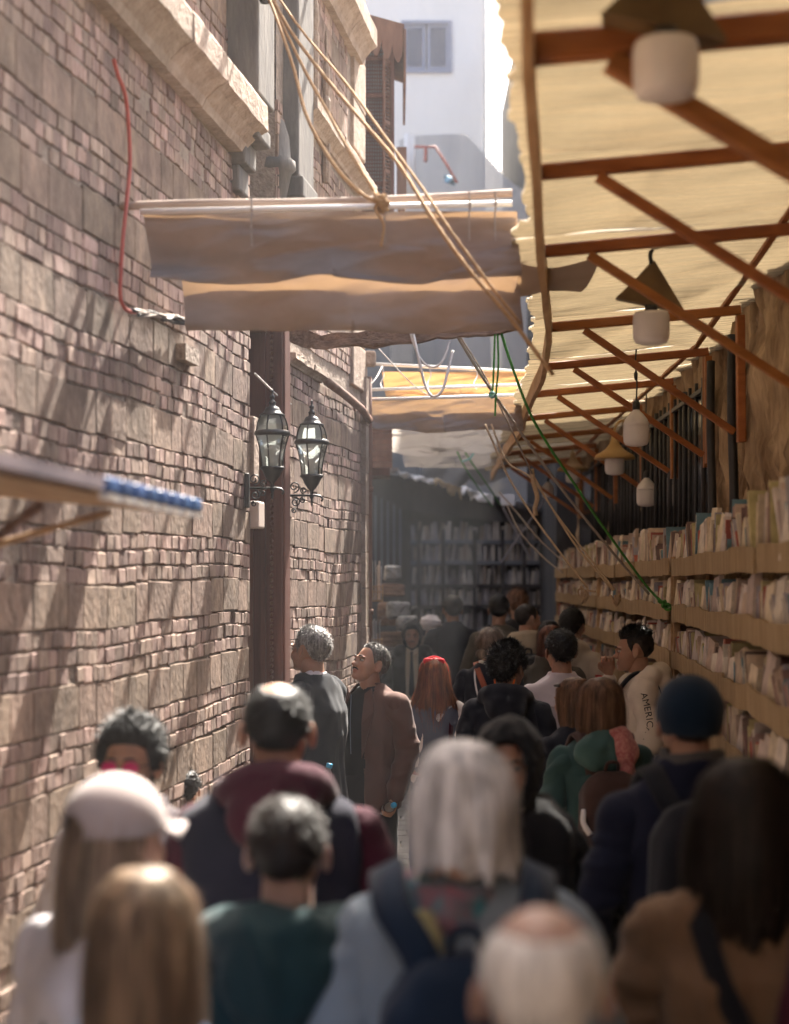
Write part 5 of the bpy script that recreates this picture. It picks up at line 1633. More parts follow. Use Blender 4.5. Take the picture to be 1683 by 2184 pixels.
def head_grid(nu, nv, **k):
    key = (nu, nv, tuple(sorted(k.items())))
    if key in _hc: return _hc[key]
    org = np.array([0, .012, -.008])
    dirs = []
    for j in range(nv + 1):
        t = -math.pi/2 + math.pi*j/nv
        for i in range(nu):
            a = 2*math.pi*i/nu + math.pi/2          # column 0 looks forward
            dirs.append((math.cos(t)*math.cos(a), math.cos(t)*math.sin(a), math.sin(t)))
    D = np.array(dirs)
    lo = np.full(len(D), .02); hi = np.full(len(D), .20)
    for _ in range(26):
        mid = (lo + hi)/2
        ins = head_sdf(org + D*mid[:, None], **k) < 0
        lo = np.where(ins, mid, lo); hi = np.where(ins, hi, mid)
    r = (lo + hi)/2
    f = []
    for j in range(nv):
        for i in range(nu):
            a, b = j*nu + i, j*nu + (i+1) % nu
            f.append((a, b, b + nu, a + nu))
    _hc[key] = (org, D, r, f)
    return _hc[key]


def ear_mesh(s):
    b = ell((0, 0, 0), (1, 1, 1), 16, 12)
    v = []
    for x, y, z in b.v:
        d = .35*math.exp(-((y*1.3 - .1)**2 + (z - .05)**2)*5)
        X = x*.010 - (d*.016 if x > 0 else 0)
        v.append(Vector((X + .010 - .35*(y*.019), y*.0195*(1 - .25*max(0, -z)), z*.032)))
    mt = Matrix.Translation((s*.0745, -.004, -.012)) @ Matrix.Scale(s, 4, (1, 0, 0)) @ Matrix.Rotation(R(12), 4, 'X')
    f = b.f if s > 0 else [tuple(reversed(q)) for q in b.f]
    return MB().add([mt @ p for p in v], f)


HL = [(0, .062), (.55, .058), (.95, .045), (1.15, .0), (1.35, -.030), (1.5, .012), (1.85, .018), (2.1, -.02), (2.5, -.062), (3.15, -.078)]
def hair_cap(thick=.014, nu=96, nv=72, line=HL, clump=.004, cf=26, seed=1, bald=None, strands=900, slen=.02, fade=.03, hk={}, lift=0.35, top=1.0, width=.0011, shift=0.0):
    """short hair: offset of the skull above a hairline, plus short strands"""
    org, D, r, f = head_grid(nu, nv, **hk)
    p = org + D*r[:, None]
    az = np.abs(np.arctan2(p[:, 0], p[:, 1]))
    zl = np.interp(az, [q[0] for q in line], [q[1] for q in line]) + shift
    t = np.clip((p[:, 2] - zl)/fade, 0, 1); t = t*t*(3 - 2*t)
    cov = t.copy()
    tz = thick*(1 + (top - 1)*np.clip((p[:, 2] - .02)/.08, 0, 1))
    if bald is not None:
        bc, br, bs = bald
        d = np.linalg.norm((p - np.array(bc))/np.array(br), axis=1)
        m = np.clip((d - 1)/bs, 0, 1); m = m*m*(3 - 2*m)
        cov *= m
    nz = clump*(fbm(D*cf, seed, 3)) + clump*.8*np.abs(fbm(D*cf*.4, seed+7, 2))
    off = np.where(cov > .02, tz*cov + nz*cov - .002, -.004)
    q = p + D*off[:, None]
    keep = [fc for fc in f if max(cov[i] for i in fc) > .02]
    b = MB().add(q.tolist(), keep)
    rg = np.random.RandomState(seed)
    idx = np.where(cov > .5)[0]
    if strands and len(idx):
        ch = rg.choice(idx, strands)
        for i in ch:
            n = D[i]
            fl = np.array([n[0]*.5, -.35 + .4*rg.rand(), -.9]); fl = fl - n*fl.dot(n); fl /= (np.linalg.norm(fl) + 1e-6)
            fl = fl*(1 - lift) + n*lift + rg.randn(3)*.25
            fl /= np.linalg.norm(fl)
            a = q[i] + rg.randn(3)*.002 - n*.002
            L = slen*(.6 + .8*rg.rand())
            m_ = a + fl*L*.55 + n*L*.12; e = a + fl*L
            sd = np.cross(fl, n); sd = sd/(np.linalg.norm(sd)+1e-6)*width
            b.add([a - sd, a + sd, m_ + sd*.8, m_ - sd*.8, e], [(0, 1, 2, 3), (3, 2, 4)])
    return b


def long_hair(rings, open_tab, nu=120, nv=56, seed=1, clump=.005, cf=34, strands=1800, wave=.0, width=.0013, ragged=.03, flip=0.0):
    """hair falling from the crown: rings (z, rx, ry, cy); open_tab (z, half angle of the face opening)"""
    zs = [q[0] for q in rings][::-1]
    tab = [np.array([q[k] for q in rings][::-1]) for k in (1, 2, 3)]
    z0, z1 = rings[0][0], rings[-1][0]
    ph = np.random.RandomState(seed).rand(8)*6.28
    def rad(a, z):
        rx, ry, cy = (float(np.interp(z, zs, t)) for t in tab)
        t = (z0 - z)/(z0 - z1)
        g = clump*min(1, t*3)*(math.sin(a*cf/2 + ph[0] + 1.5*math.sin(a*5 + ph[1])) * .5 + .5*math.sin(a*cf*.23 + ph[2] + z*4) + .35*math.sin(a*cf + ph[3]))
        w = wave*t*math.sin(z*34 + a*3 + ph[4])
        return (rx + g + w)*math.sin(a), cy + (ry + g + w)*math.cos(a)
    b = MB()
    grid = []
    for j in range(nv + 1):
        t = (j/nv)
        z = z0 + (z1 - z0)*(t**1.25 if t < 1 else 1)
        for i in range(nu + 1):
            a = -math.pi + 2*math.pi*i/nu     # 0 = front
            zz = z - (ragged*(.5 + .25*math.sin(a*7 + ph[5] + 2*math.sin(a*3 + ph[6])) + .25*math.sin(a*23 + 3*math.sin(a*5 + ph[7]))) if t > .8 else 0)*(t - .8)/.2
            x, y = rad(a, z)
            grid.append((x, y, zz))
    fs = []
    for j in range(nv):
        z = grid[j*(nu+1)][2]
        op = float(np.interp(z, [q[0] for q in open_tab][::-1], [q[1] for q in open_tab][::-1]))
        for i in range(nu):
            a = -math.pi + 2*math.pi*(i + .5)/nu
            if abs(a) < op: continue
            k = j*(nu+1) + i
            fs.append((k, k+1, k+nu+2, k+nu+1))
    b.add(grid, fs)
    rg = np.random.RandomState(seed + 5)
    for _ in range(strands):
        a0 = rg.uniform(-math.pi, math.pi)
        ta, tb = rg.uniform(0, .55), rg.uniform(.75, 1.06)
        oo = rg.uniform(.0005, .007) * (1 if rg.rand() > .14 else 2.8)
        pts = []
        dr = rg.randn()*.10
        bad = False
        for k in range(9):
            t = ta + (tb - ta)*k/8
            z = z0 + (z1 - z0)*t**1.25
            a = a0 + dr*t*t
            op = float(np.interp(z, [q[0] for q in open_tab][::-1], [q[1] for q in open_tab][::-1]))
            if abs((a + math.pi) % (2*math.pi) - math.pi) < op: bad = True; break
            x, y = rad(a, max(z, z1))
            n = np.array([math.sin(a), math.cos(a), 0])
            pts.append(np.array([x, y, z]) + n*oo + rg.randn(3)*.0010)
        if bad or len(pts) < 3: continue
        v = []
        for k, p in enumerate(pts):
            tw = width*(1 - .7*k/8)
            tg = np.array([math.cos(a0), -math.sin(a0), 0])*tw
            v += [p - tg, p + tg]
        b.add(v, [(2*k, 2*k+1, 2*k+3, 2*k+2) for k in range(len(pts) - 1)])
    return b


# -- one generic hand (right, hanging down, palm towards -x side), fused once
def hand_parts(curl=.5, spread=.0):
    ps = [loft([(.005, .022, .018, 0), (-.02, .030, .016, 0), (-.05, .040, .015, 0), (-.085, .042, .013, 0), (-.098, .036, .010, 0)], 16, 2.2)]
    for k, (x, L) in enumerate(((-.030, .070), (-.010, .078), (.011, .074), (.030, .058))):
        p = Vector((x, 0, -.092)); ang = curl*.5
        pts = [p.copy()]; rs = [.0092]
        for q, s in enumerate((.45, .32, .23)):
            d = Vector((x*.6*(1 - curl), math.sin(ang), -math.cos(ang)))
            p = p + d.normalized()*L*s; pts.append(p.copy()); rs.append(.0085 - .0009*q); ang += curl*1.0
        ps.append(chain(pts, rs, 10))
    ps.append(chain([(-.026, .006, -.03), (-.047, .018, -.055), (-.048, .032, -.080), (-.042, .042, -.098)], [.014, .0115, .0098, .0085], 10))
    return ps
HAND = {}
def hand(curl):
    if curl not in HAND: HAND[curl] = fuse(hand_parts(curl), .0048, 3, .4)
    return HAND[curl]


def place_hand(wrist, dirn, side, roll=0.0, curl=.5):
    co, f, _ = hand(curl)
    d = Vector(dirn).normalized()
    z = -d
    # palm (local +y) faces the body: inwards
    yv = Vector((-side, 0.15, 0)); yv = (yv - z*yv.dot(z)).normalized()
    xv = yv.cross(z)
    mt = Matrix((xv, yv, z)).transposed().to_4x4()
    mt = Matrix.Translation(wrist) @ Matrix.Rotation(roll, 4, d) @ mt
    c = co.copy()
    if side < 0: c[:, 0] *= -1
    v = [mt @ Vector(p) for p in c]
    return v, (f if side > 0 else [tuple(reversed(q)) for q in f])


ARM = {'R': [(.176, -.012, 1.384), (.258, -.035, 1.135), (.262, .060, .905)], 'L': [(-.176, -.012, 1.384), (-.258, -.035, 1.135), (-.262, .060, .905)]}


class Person:
    def __init__(s, label, px, ytop, Z, rz, skin='mid', hyaw=0, hpitch=0, hroll=0, sw=1.0, girth=1.0, armR=None, armL=None, curlR=.5, curlL=.5, group='crowd walking up the lane',
                 fine=True, hk={}, tint=None, top_extra=.012, face=False, hands=True, lean=0.0, Hs=None):
        X = (px - CX)/FPX*Z
        H = EYE - (ytop - HY)/FPX*Z
        s.s = (H - top_extra)/1.75
        s.root = empty('person', (X, Z, 0), R(rz), label, 'person', group)
        s.root.scale = (s.s,)*3
        if lean: s.root.rotation_euler = (R(lean), 0, R(rz))
        s.sw, s.g, s.fine = sw, girth, fine
        s.famp = 1.7 if Z < 5.5 else 1.15
        s.arm = {'R': [Vector(p) for p in (armR or ARM['R'])], 'L': [Vector(p) for p in (armL or ARM['L'])]}
        for k in 'RL':
            s.arm[k] = [Vector((p.x*sw, p.y, p.z)) if i < 2 else Vector((p.x*(sw if not (armR if k == 'R' else armL) else 1), p.y, p.z)) for i, p in enumerate(s.arm[k])]
        s.hk = hk
        s.hm = Matrix.Translation((0, .022, 1.632)) @ Matrix.Translation((0, -.02, -.08)) @ Matrix.Rotation(R(hyaw), 4, 'Z') @ Matrix.Rotation(R(hpitch), 4, 'X') @ Matrix.Rotation(R(hroll), 4, 'Y') @ Matrix.Translation((0, .02, .08))
        nu, nv = (112, 84) if face else ((72, 54) if fine else (48, 36))
        org, D, r, f = head_grid(nu, nv, **hk)
        hp = org + D*r[:, None]
        tintc = np.ones((len(hp), 4))
        lips = np.exp(-((hp[:, 0]/.022)**4 + ((hp[:, 2] + .0675)/.0105)**4)) * (hp[:, 1] > .07)
        tintc[:, :3] *= (1 - lips[:, None]*np.array([.10, .32, .30]))
        if tint is not None: tintc[:, :3] *= tint(hp)
        b = MB()
        b.add([s.hm @ Vector(p) for p in hp.tolist()], f)
        tl = tintc.tolist()
        for sd in (-1, 1):
            e = ear_mesh(sd); b.add([s.hm @ Vector(p) for p in e.v], e.f)
        nk = loft([(1.40, .085, .075, -.010), (1.46, .066, .064, -.008), (1.50, .058, .060, -.004), (1.545, .056, .060, .002), (1.59, .052, .056, .006)], 24, 2.1)
        b.add(nk.v, nk.f)
        # torso, arms and legs under the clothes
        w = sw
        pts = [loft([(.80, .15*w, .10, 0), (.95, .16*w, .105, 0), (1.08, .135*w, .09, 0), (1.28, .155*w, .105, 0), (1.40, .15*w, .085, -.01), (1.46, .085, .065, -.01)], 24)]
        for k in 'RL': pts.append(chain(s.arm[k], [.050, .040, .030], 10))
        for sx in (-1, 1): pts.append(chain([(sx*.085, 0, .86), (sx*.09, .012, .48), (sx*.09, -.012, .10)], [.078, .055, .038], 10)); pts.append(ell((sx*.09, .035, .055), (.036, .09, .035)))
        co, bf, _ = fuse(pts, .02, 2)
        b.add(co.tolist(), bf)
        if hands:
            for k, sd, cu in (('R', 1, curlR), ('L', -1, curlL)):
                a = s.arm[k]
                v, hf = place_hand(a[2] + (a[2] - a[1]).normalized()*.01, a[2] - a[1], sd, 0, cu)
                b.add(v, hf)
        me = b.mesh('body', SK[skin], True)
        ca = me.color_attributes.new('tint', 'FLOAT_COLOR', 'POINT')
        full = np.ones((len(me.vertices), 4)); full[:len(tl)] = tl
        ca.data.foreach_set('color', full.ravel())
        s.body = link(bpy.data.objects.new('body', me), s.root)

    # ---- clothing
    def torso_rings(s, hem=.80, off=0.0, flare=0.0, bulk=1.0, neck=1.505, collar=.07):
        w, g = s.sw, s.g*bulk
        r = [(hem, (.178 + flare)*g + off, (.125 + flare*.6)*g + off, 0), (.93, (.180 + flare*.5)*g + off, .128*g + off, 0), (1.06, .172*g + off, .118*g + off, -.002), (1.20, (.188*w)*(.4 + .6*g) + off, .128*g + off, -.004),
             (1.32, .200*w + off, .130*g + off, -.008), (1.40, .196*w + off, .110 + off, -.012), (1.445, .164*w + off, .094 + off, -.014), (1.482, .112*w + off, .080 + off, -.012), (neck, collar + off*.5, collar + off*.5, -.006)]
        return [q for q in r if q[0] >= hem]

    def sleeves(s, r0=.070, r1=.058, r2=.046, end=1.0, which='RL'):
        out = []
        for k in which:
            a = s.arm[k]
            e = a[1].lerp(a[2], end)
            out.append(chain([a[0], a[1], e], [r0, r1, r2], 14))
        return out

    def top(s, name, m, hem=.80, off=.0, bulk=1.0, flare=0.0, sleeve=(.070, .058, .046), end=1.0, extra=[], amp=.007, seed=1, open_front=0.0, neck=1.505, collar=.07, arms=True, voxel=None, cut=None, collar_ring=None, solid=.004):
        ps = [loft(s.torso_rings(hem, off, flare, bulk, neck, collar))] + list(extra)
        if arms:                                # short caps round the shoulder joint; the sleeve itself stays a piece of its own
            for k in 'RL':
                a = s.arm[k]
                ps.append(chain([a[0], a[0].lerp(a[1], .16)], [sleeve[0] * 1.0, sleeve[0] * .92], 14))
        if collar_ring:
            z, rr, hh, th = collar_ring
            ps.append(ring_collar(z, rr, hh, th))
        vx = voxel or (.0115 if s.fine else .017)
        co, f, no = fuse(ps, vx, 4)
        co = folds(co, no, amp * s.famp, seed)
        if arms:
            for q, k in enumerate('RL'):
                a = s.arm[k]
                e = a[1].lerp(a[2], end)
                c2, f2, n2_ = fuse([chain([a[0].lerp(a[1], .03), a[0].lerp(a[1], .5), a[1], e], [sleeve[0] * .97, (sleeve[0] + sleeve[1]) * .5, sleeve[1], sleeve[2]], 14)], vx, 3)
                c2 = folds(c2, n2_, amp * s.famp * 1.15, seed + 31 + q, zf=13, xf=7)
                f = f + [tuple(i + len(co) for i in fc) for fc in f2]
                co = np.concatenate([co, c2])
        if open_front or cut:
            def drop(fc):
                c = co[list(fc)].mean(0)
                if open_front and c[1] > .02 and abs(c[0]) < open_front*(1 if c[2] < 1.2 else max(.25, 1.0)) and c[2] < 1.53: return True
                return bool(cut and cut(c))
            f = [q for q in f if not drop(q)]
            return mk(name, co, f, m, s.root, solid=solid)
        return mk(name, co, f, m, s.root)

    def trousers(s, m, name='trousers', loose=1.0):
        ps = [loft([(.82, .150*s.g, .115, 0), (.90, .158*s.g, .12, 0), (.99, .150*s.g, .112, 0)], 24)]
        for sx in (-1, 1): ps.append(chain([(sx*.085, 0, .86), (sx*.095, .014, .48), (sx*.095, -.01, .085)], [.096*s.g, .075*loose, .058*loose], 14))
        co, f, no = fuse(ps, .016, 3)
        co = folds(co, no, .008, 4, zf=9, xf=8)
        o = mk(name, co, f, m, s.root)
        for sx in (-1, 1):
            c2, f2, _ = fuse([loft([(.0, .045, .125, .035), (.03, .046, .128, .035), (.06, .040, .10, .02), (.10, .038, .055, -.02)], 20)], .012, 2)
            c2[:, 0] += sx*.095
            mk('shoe', c2, f2, M['blackiron'], s.root)
        return o

    def hair(s, b, m, name='hair'):
        v = [s.hm @ Vector(p) for p in b.v]
        return mk(name, [tuple(p) for p in v], b.f, HR[m] if isinstance(m, str) else m, s.root)

    def on_head(s, b, name, m, smooth=True, solid=0):
        return mk(name, [tuple(s.hm @ Vector(p)) for p in b.v], b.f, m, s.root, smooth, solid)

    def face(s, brow='black', eyes=True, stache=None):
        for sx in (-1, 1):
            if eyes:
                e = ell((sx*.031, .0815, -.002), (.0135, .0125, .0085), 14, 10)
                o = s.on_head(e, 'eye', M['eye'])
                s.on_head(ell((sx*.031, .0925, -.0022), (.0066, .0028, .0062), 12, 8), 'iris', M['iris'])
            bw = MB().tube(smooth_path([(sx*.012, .1005, .0175), (sx*.026, .1000, .0225), (sx*.042, .0900, .0210), (sx*.052, .0780, .0150)], 4), [.0032, .0036, .0038, .0040, .0040, .0040, .0038, .0036, .0032, .003, .0026, .002, .0012], 7)
            s.on_head(bw, 'eyebrow', HR[brow])
        if stache:
            st = MB().tube(smooth_path([(-.027, .0865, -.0600), (-.014, .0985, -.0525), (0, .1020, -.0505), (.014, .0985, -.0525), (.027, .0865, -.0600)], 4), [.002] + [.0042]*3 + [.0052]*9 + [.0042]*3 + [.002], 8)
            s.on_head(st, 'moustache', HR[stache])


def ring_collar(z, r, h, th, cy=-.004):
    b = MB()
    pts = []
    seg = 28
    v = []
    for (rr, zz) in ((r, z), (r + th, z), (r + th*.8, z + h), (r - th*.1, z + h)):
        for k in range(seg):
            a = 2*math.pi*k/seg
            v.append((rr*math.cos(a), cy + rr*.95*math.sin(a), zz))
    f = [(i*seg + k, i*seg + (k+1) % seg, ((i+1) % 4)*seg + (k+1) % seg, ((i+1) % 4)*seg + k) for i in range(4) for k in range(seg)]
    return b.add(v, f)


def hood_down(size=1.0, back=.0, drop=0.0):
    """hood lying on the shoulders behind the neck"""
    pts, rs = [], []
    for k in range(15):
        a = R(-150 + 300*k/14)          # 0 = behind
        bk = .5 + .5*math.cos(a)
        pts.append(((.105*size)*math.sin(a), -.012 - (.105 + .02*back)*size*math.cos(a), 1.475 + .028*bk - .035*(1 - bk) - drop*bk))
        rs.append((.030 + .022*bk)*size)
    a = chain(pts, rs, 12)
    c = ell((0, -.125*size - .02*back, 1.43 - drop), (.105*size, .055*size, .095*size))
    return [a, c]


def backpack(p, m, label, w=.15, z0=.93, z1=1.40, d=.085, y=-.205, m2=None, straps=True, pocket=True, group='backpacks worn in the crowd', strap_w=.03, tail=None, seed=3):
    t = empty('backpack', p.root.location, p.root.rotation_euler[2], label, 'backpack', group)
    t.scale = p.root.scale; t.rotation_euler = p.root.rotation_euler
    zc = (z0 + z1)/2
    hh = (z1 - z0)
    co, f, no = fuse([loft([(z0, w*.8, d*.7, y), (z0 + .04, w, d, y), (zc, w*1.02, d*1.08, y), (z1 - .10, w*.97, d*.95, y + .005), (z1 - .03, w*.72, d*.7, y + .012), (z1, w*.35, d*.4, y + .02)], 28, 3.2)], .012, 4)
    co = folds(co, no, .008, seed)
    mk('bag', co, f, m, t)
    if pocket:
        co, f, no = fuse([loft([(z0 + .03, w*.7, .03, y - d*.95), (z0 + hh*.25, w*.78, .045, y - d*.98), (z0 + hh*.5, w*.66, .03, y - d*.95), (z0 + hh*.56, w*.5, .012, y - d*.9)], 24, 3)], .010, 3)
        mk('pocket', folds(co, no, .004, seed+1), f, m2 or m, t)
        MB().tube([( -w*.62, y - d*1.03, z0 + hh*.66), (0, y - d*1.1, z0 + hh*.72), (w*.62, y - d*1.03, z0 + hh*.66)], .004, 6).build('zip', M['blackiron'], t)
    MB().tube(smooth_path([(-.03, y + .03, z1 - .01), (-.022, y + .01, z1 + .04), (.022, y + .01, z1 + .04), (.03, y + .03, z1 - .01)], 4), .008, 8).build('handle', m, t, smooth=True)
    if straps:
        for sx in (-1, 1):
            pts = smooth_path([(sx*.07, y + .06, z1 - .05), (sx*.095*p.sw, -.115, 1.445), (sx*.112*p.sw, -.045, 1.505), (sx*.118*p.sw, .03, 1.495), (sx*.125*p.sw, .115, 1.40), (sx*.135*p.sw, .15, 1.25), (sx*.16*p.sw, .10, 1.08)], 5)
            strap(pts, strap_w, m, t)
    return t


def strap(pts, w, m, parent, name='strap', th=.007):
    """flat band along pts, width roughly sideways to the outward normal"""
    pts = [Vector(q) for q in pts]
    b = MB(); v = []
    for i, q in enumerate(pts):
        d = (pts[min(i+1, len(pts)-1)] - pts[max(i-1, 0)]).normalized()
        out = (q - Vector((q.x*.3, 0, 1.30))).normalized()
        sd = d.cross(out).normalized(); up = sd.cross(d)
        v += [q - sd*w - up*th, q + sd*w - up*th, q + sd*w + up*th, q - sd*w + up*th]
    n = len(pts)
    b.add(v, [(i*4 + j, i*4 + (j+1) % 4, (i+1)*4 + (j+1) % 4, (i+1)*4 + j) for i in range(n-1) for j in range(4)] + [(0, 1, 2, 3), (4*n-1, 4*n-2, 4*n-3, 4*n-4)])
    return b.build(name, m, parent, smooth=True, fix=True)


def hood_up(p, m, off=.030, face_w=.070, face_h=.100, seed=2, peak=.0, drape=True, fz=-.012):
    org, D, r, f = head_grid(88, 66, **p.hk)
    hp = org + D*r[:, None]
    o2 = off*(1 + .25*np.clip(-D[:, 1], 0, 1)) + .006*fbm(D*4, seed, 2) + peak*np.clip(D[:, 2], 0, 1)**2*np.clip(D[:, 1]*.5 + .5, 0, 1)
    q = hp + D*o2[:, None]
    q[:, 2] = np.where(q[:, 2] < -.09, -.09 + (q[:, 2] + .09)*.9, q[:, 2])
    el = (q[:, 0]/face_w)**2 + ((q[:, 2] - fz)/face_h)**2
    hole = (el < 1) & (q[:, 1] > .02)
    fs = [fc for fc in f if not all(hole[i] for i in fc)]
    b = MB().add(q.tolist(), fs)
    return p.on_head(b, 'hood', m, solid=.008)
# ------------------------------------------------------------------ the crowd, far to near
C = {}
for k, c in {'brownblazer': (.10, .052, .042), 'navysuit': (.010, .012, .018), 'black': (.010, .010, .011), 'blackshirt': (.008, .009, .011), 'cream': (.46, .39, .29), 'cloak': (.012, .013, .015), 'greybrown': (.13, .105, .085),
             'denim': (.085, .10, .14), 'white': (.66, .63, .60), 'jeans': (.06, .08, .13), 'darknavy': (.010, .012, .019), 'creamwhite': (.52, .46, .385), 'hoodie': (.64, .57, .48), 'tealjacket': (.030, .066, .062),
             'tealhood': (.050, .105, .095), 'coral': (.36, .12, .10), 'bagbrown': (.055, .030, .024), 'beanie': (.004, .014, .030), 'navy': (.008, .010, .024), 'bagblack': (.010, .011, .015), 'tan': (.15, .092, .055),
             'lightdenim': (.18, .22, .26), 'strapnavy': (.006, .015, .034), 'tealman': (.012, .034, .038), 'maroon': (.045, .006, .016), 'vestnavy': (.010, .010, .022), 'sweater': (.52, .49, .51), 'cap': (.36, .305, .295),
             'olive': (.08, .07, .052), 'darkgrey': (.03, .03, .032), 'terra': (.28, .085, .045), 'khakihood': (.30, .25, .18), 'bluegrey': (.20, .24, .30), 'collar': (.07, .065, .062), 'red': (.55, .012, .025), 'turban': (.66, .64, .66),
             'trousers': (.014, .014, .017), 'pinkshirt': (.60, .55, .57), 'blueshirt': (.10, .17, .30)}.items():
    C[k] = cmat('cloth ' + k, c)
C['scarf'] = mat('printed scarf', (.30, .05, .07), (.05, .20, .24), rough=.9, scale=17, bump=.3, bscale=300, sheen=.2, detail=2, coords='object')
C['coralprint'] = mat('printed coral scarf', (.30, .07, .07), (.50, .24, .20), rough=.9, scale=70, bump=.3, bscale=300, sheen=.2, detail=2, coords='object')
C['yellow'] = cmat('cloth yellow', (.27, .235, .12))
C['teal'] = cmat('cloth teal', (.10, .30, .33))
C['orange'] = mat('orange cord', (.85, .16, .03), rough=.6, bump=0)
C['stripe'] = cmat('striped tie', (.020, .025, .03), var=.5, scale=60)

# -- far dark figures
p = Person('distant person with dark hair behind the hooded man', 882, 1291, 19.5, 0, 'brown', fine=False)
p.top('jacket', C['navy'], seed=3); p.trousers(C['trousers']); p.hair(hair_cap(.016, 48, 36, strands=200), 'black')
p = Person('tall dark clad person standing before the kiosk shelves', 966, 1270, 16.2, 8, 'brown', fine=False, sw=1.02)
p.top('coat', C['darknavy'], hem=.62, seed=5, collar_ring=(1.49, .075, .04, .018)); p.trousers(C['trousers']); p.hair(hair_cap(.020, 48, 36, strands=300, clump=.007), 'black')
p = Person('dark haired person with a shoulder strap facing the far shelves', 1064, 1268, 15.0, -8, 'brown', fine=False)
p.top('jacket', C['olive'], seed=6); p.trousers(C['trousers']); p.hair(hair_cap(.017, 48, 36, strands=300), 'black')
strap([(-.12, -.14, 1.30), (-.10, -.13, 1.40), (-.09, -.06, 1.50), (-.09, .03, 1.50), (-.08, .12, 1.38)], .022, C['bagblack'], p.root)
p = Person('distant person with fuzzy brown hair near the end of the canopy', 1104, 1261, 17.0, 5, 'mid', fine=False)
p.top('jacket', C['darkgrey'], seed=7); p.trousers(C['trousers']); p.hair(hair_cap(.032, 64, 48, strands=700, clump=.014, slen=.03, lift=.7), 'brown')

# man with the white turban
p = Person('man in a white turban and grey brown coat seen from behind', 918, 1303, 17.6, -12, 'brown', fine=True, top_extra=.05, sw=1.08)
p.top('coat', C['greybrown'], hem=.55, bulk=1.1, seed=8, collar_ring=(1.47, .085, .05, .02)); p.trousers(C['trousers'])
tb = []
for k in range(9):
    z = -.012 + k*.0135
    rr = .108 - .0016*(k - 3)**2 - (0.012 if k > 6 else 0)
    pts = [Vector((rr*math.cos(a)*.96, -.008 + rr*1.12*math.sin(a), z + .012*math.sin(a + k*1.9))) for a in np.linspace(0, 2*math.pi, 22)[:-1]]
    tb.append(MB().tube(pts, .019, 8, closed=True))
tb.append(ell((0, -.008, .055), (.098, .112, .072)))
co, f, no = fuse(tb, .007, 1)
co = co + no*(.004*vnoise(co*np.array([30, 30, 70]), 4))[:, None]
p.on_head(MB().add(co.tolist(), f), 'turban', C['turban'])

# hooded man with a tie
p = Person('hooded man in a black cloak over a cream shirt and striped tie, facing the camera', 880, 1320, 15.6, 176, 'mid', face=True, top_extra=.045, sw=1.05, hpitch=-3)
p.top('shirt', C['cream'], hem=.82, off=-.018, seed=9, amp=.004, sleeve=(.05, .04, .032))
p.top('cloak', C['cloak'], hem=.35, bulk=1.12, flare=.05, seed=10, open_front=.062, amp=.010, extra=[ell((0, -.05, 1.46), (.15, .09, .07)), ell((.12, .0, 1.46), (.07, .09, .07)), ell((-.12, .0, 1.46), (.07, .09, .07))])
p.trousers(C['trousers'])
hood_up(p, C['cloak'], .030, .078, .112, peak=.014)
p.face('black', stache='black')
p.hair(hair_cap(.010, strands=0), 'black')
b = MB().prism([(-.018, .148, 1.475), (.018, .148, 1.475), (.012, .152, 1.44), (.030, .152, 1.05), (0, .150, .99), (-.030, .152, 1.05), (-.012, .152, 1.44)], (0, -.012, 0)); b.build('tie', C['stripe'], p.root, fix=True)
for sx in (-1, 1):
    MB().prism([(0, .140, 1.475), (sx*.055, .10, 1.515), (sx*.055, .125, 1.46), (sx*.02, .150, 1.435)], (0, -.01, 0)).build('collar', C['cream'], p.root, fix=True)

# woman with black hair, woman with red brown hair
p = Person('woman with black hair between the backpack man and the shelves', 1172, 1320, 13.4, -10, 'light', fine=False, top_extra=.02)
p.top('coat', C['black'], seed=11); p.trousers(C['trousers'])
p.hair(long_hair([(.128, .01, .01, -.02), (.118, .05, .06, -.018), (.07, .09, .105, -.015), (0, .098, .112, -.02), (-.10, .098, .105, -.03), (-.20, .11, .10, -.035)], [(.13, 0), (.07, .5), (-.3, .8)], strands=300, seed=4), 'black')
p = Person('man in a khaki hoodie with a black backpack looking right', 1122, 1286, 13.8, 0, 'mid', hyaw=-62)
p.top('hoodie', C['khakihood'], seed=12, extra=hood_down(1.05)); p.trousers(C['trousers']); p.hair(hair_cap(.007, strands=500, slen=.008, hk={}, shift=.006), 'dark'); p.face('dark')
backpack(p, C['bagblack'], 'black backpack on the man in the khaki hoodie', w=.14, z0=.95, z1=1.36)
p = Person('woman with a red brown bob and puffy olive jacket', 1176, 1330, 11.9, -14, 'light', hyaw=10, top_extra=.02)
p.top('puffer_jacket', C['olive'], seed=13, bulk=1.12, collar_ring=(1.44, .092, .09, .03)); p.trousers(C['trousers'])
p.hair(long_hair([(.130, .01, .01, -.02), (.120, .05, .06, -.018), (.07, .092, .107, -.015), (0, .100, .114, -.02), (-.08, .104, .106, -.025), (-.125, .098, .09, -.02)], [(.13, 0), (.07, .5), (-.3, .75)], strands=900, seed=5, ragged=.01), 'red')
# man in white hoodie with red tag
p = Person('man in a cream hoodie with a red sleeve tag facing the far shelves', 1219, 1297, 12.4, -28, 'mid', hyaw=8)
p.top('hoodie', C['creamwhite'], seed=14, extra=hood_down(1.05), bulk=1.05); p.trousers(C['trousers']); p.hair(hair_cap(.018, strands=900, clump=.005), 'black')
b = MB().box((-.045, -.004, -.012), (.045, .004, .012)); o = b.build('sleeve_tag', C['red'], p.root); o.location = (.262, -.085, 1.275); o.rotation_euler = (0, .1, .5)
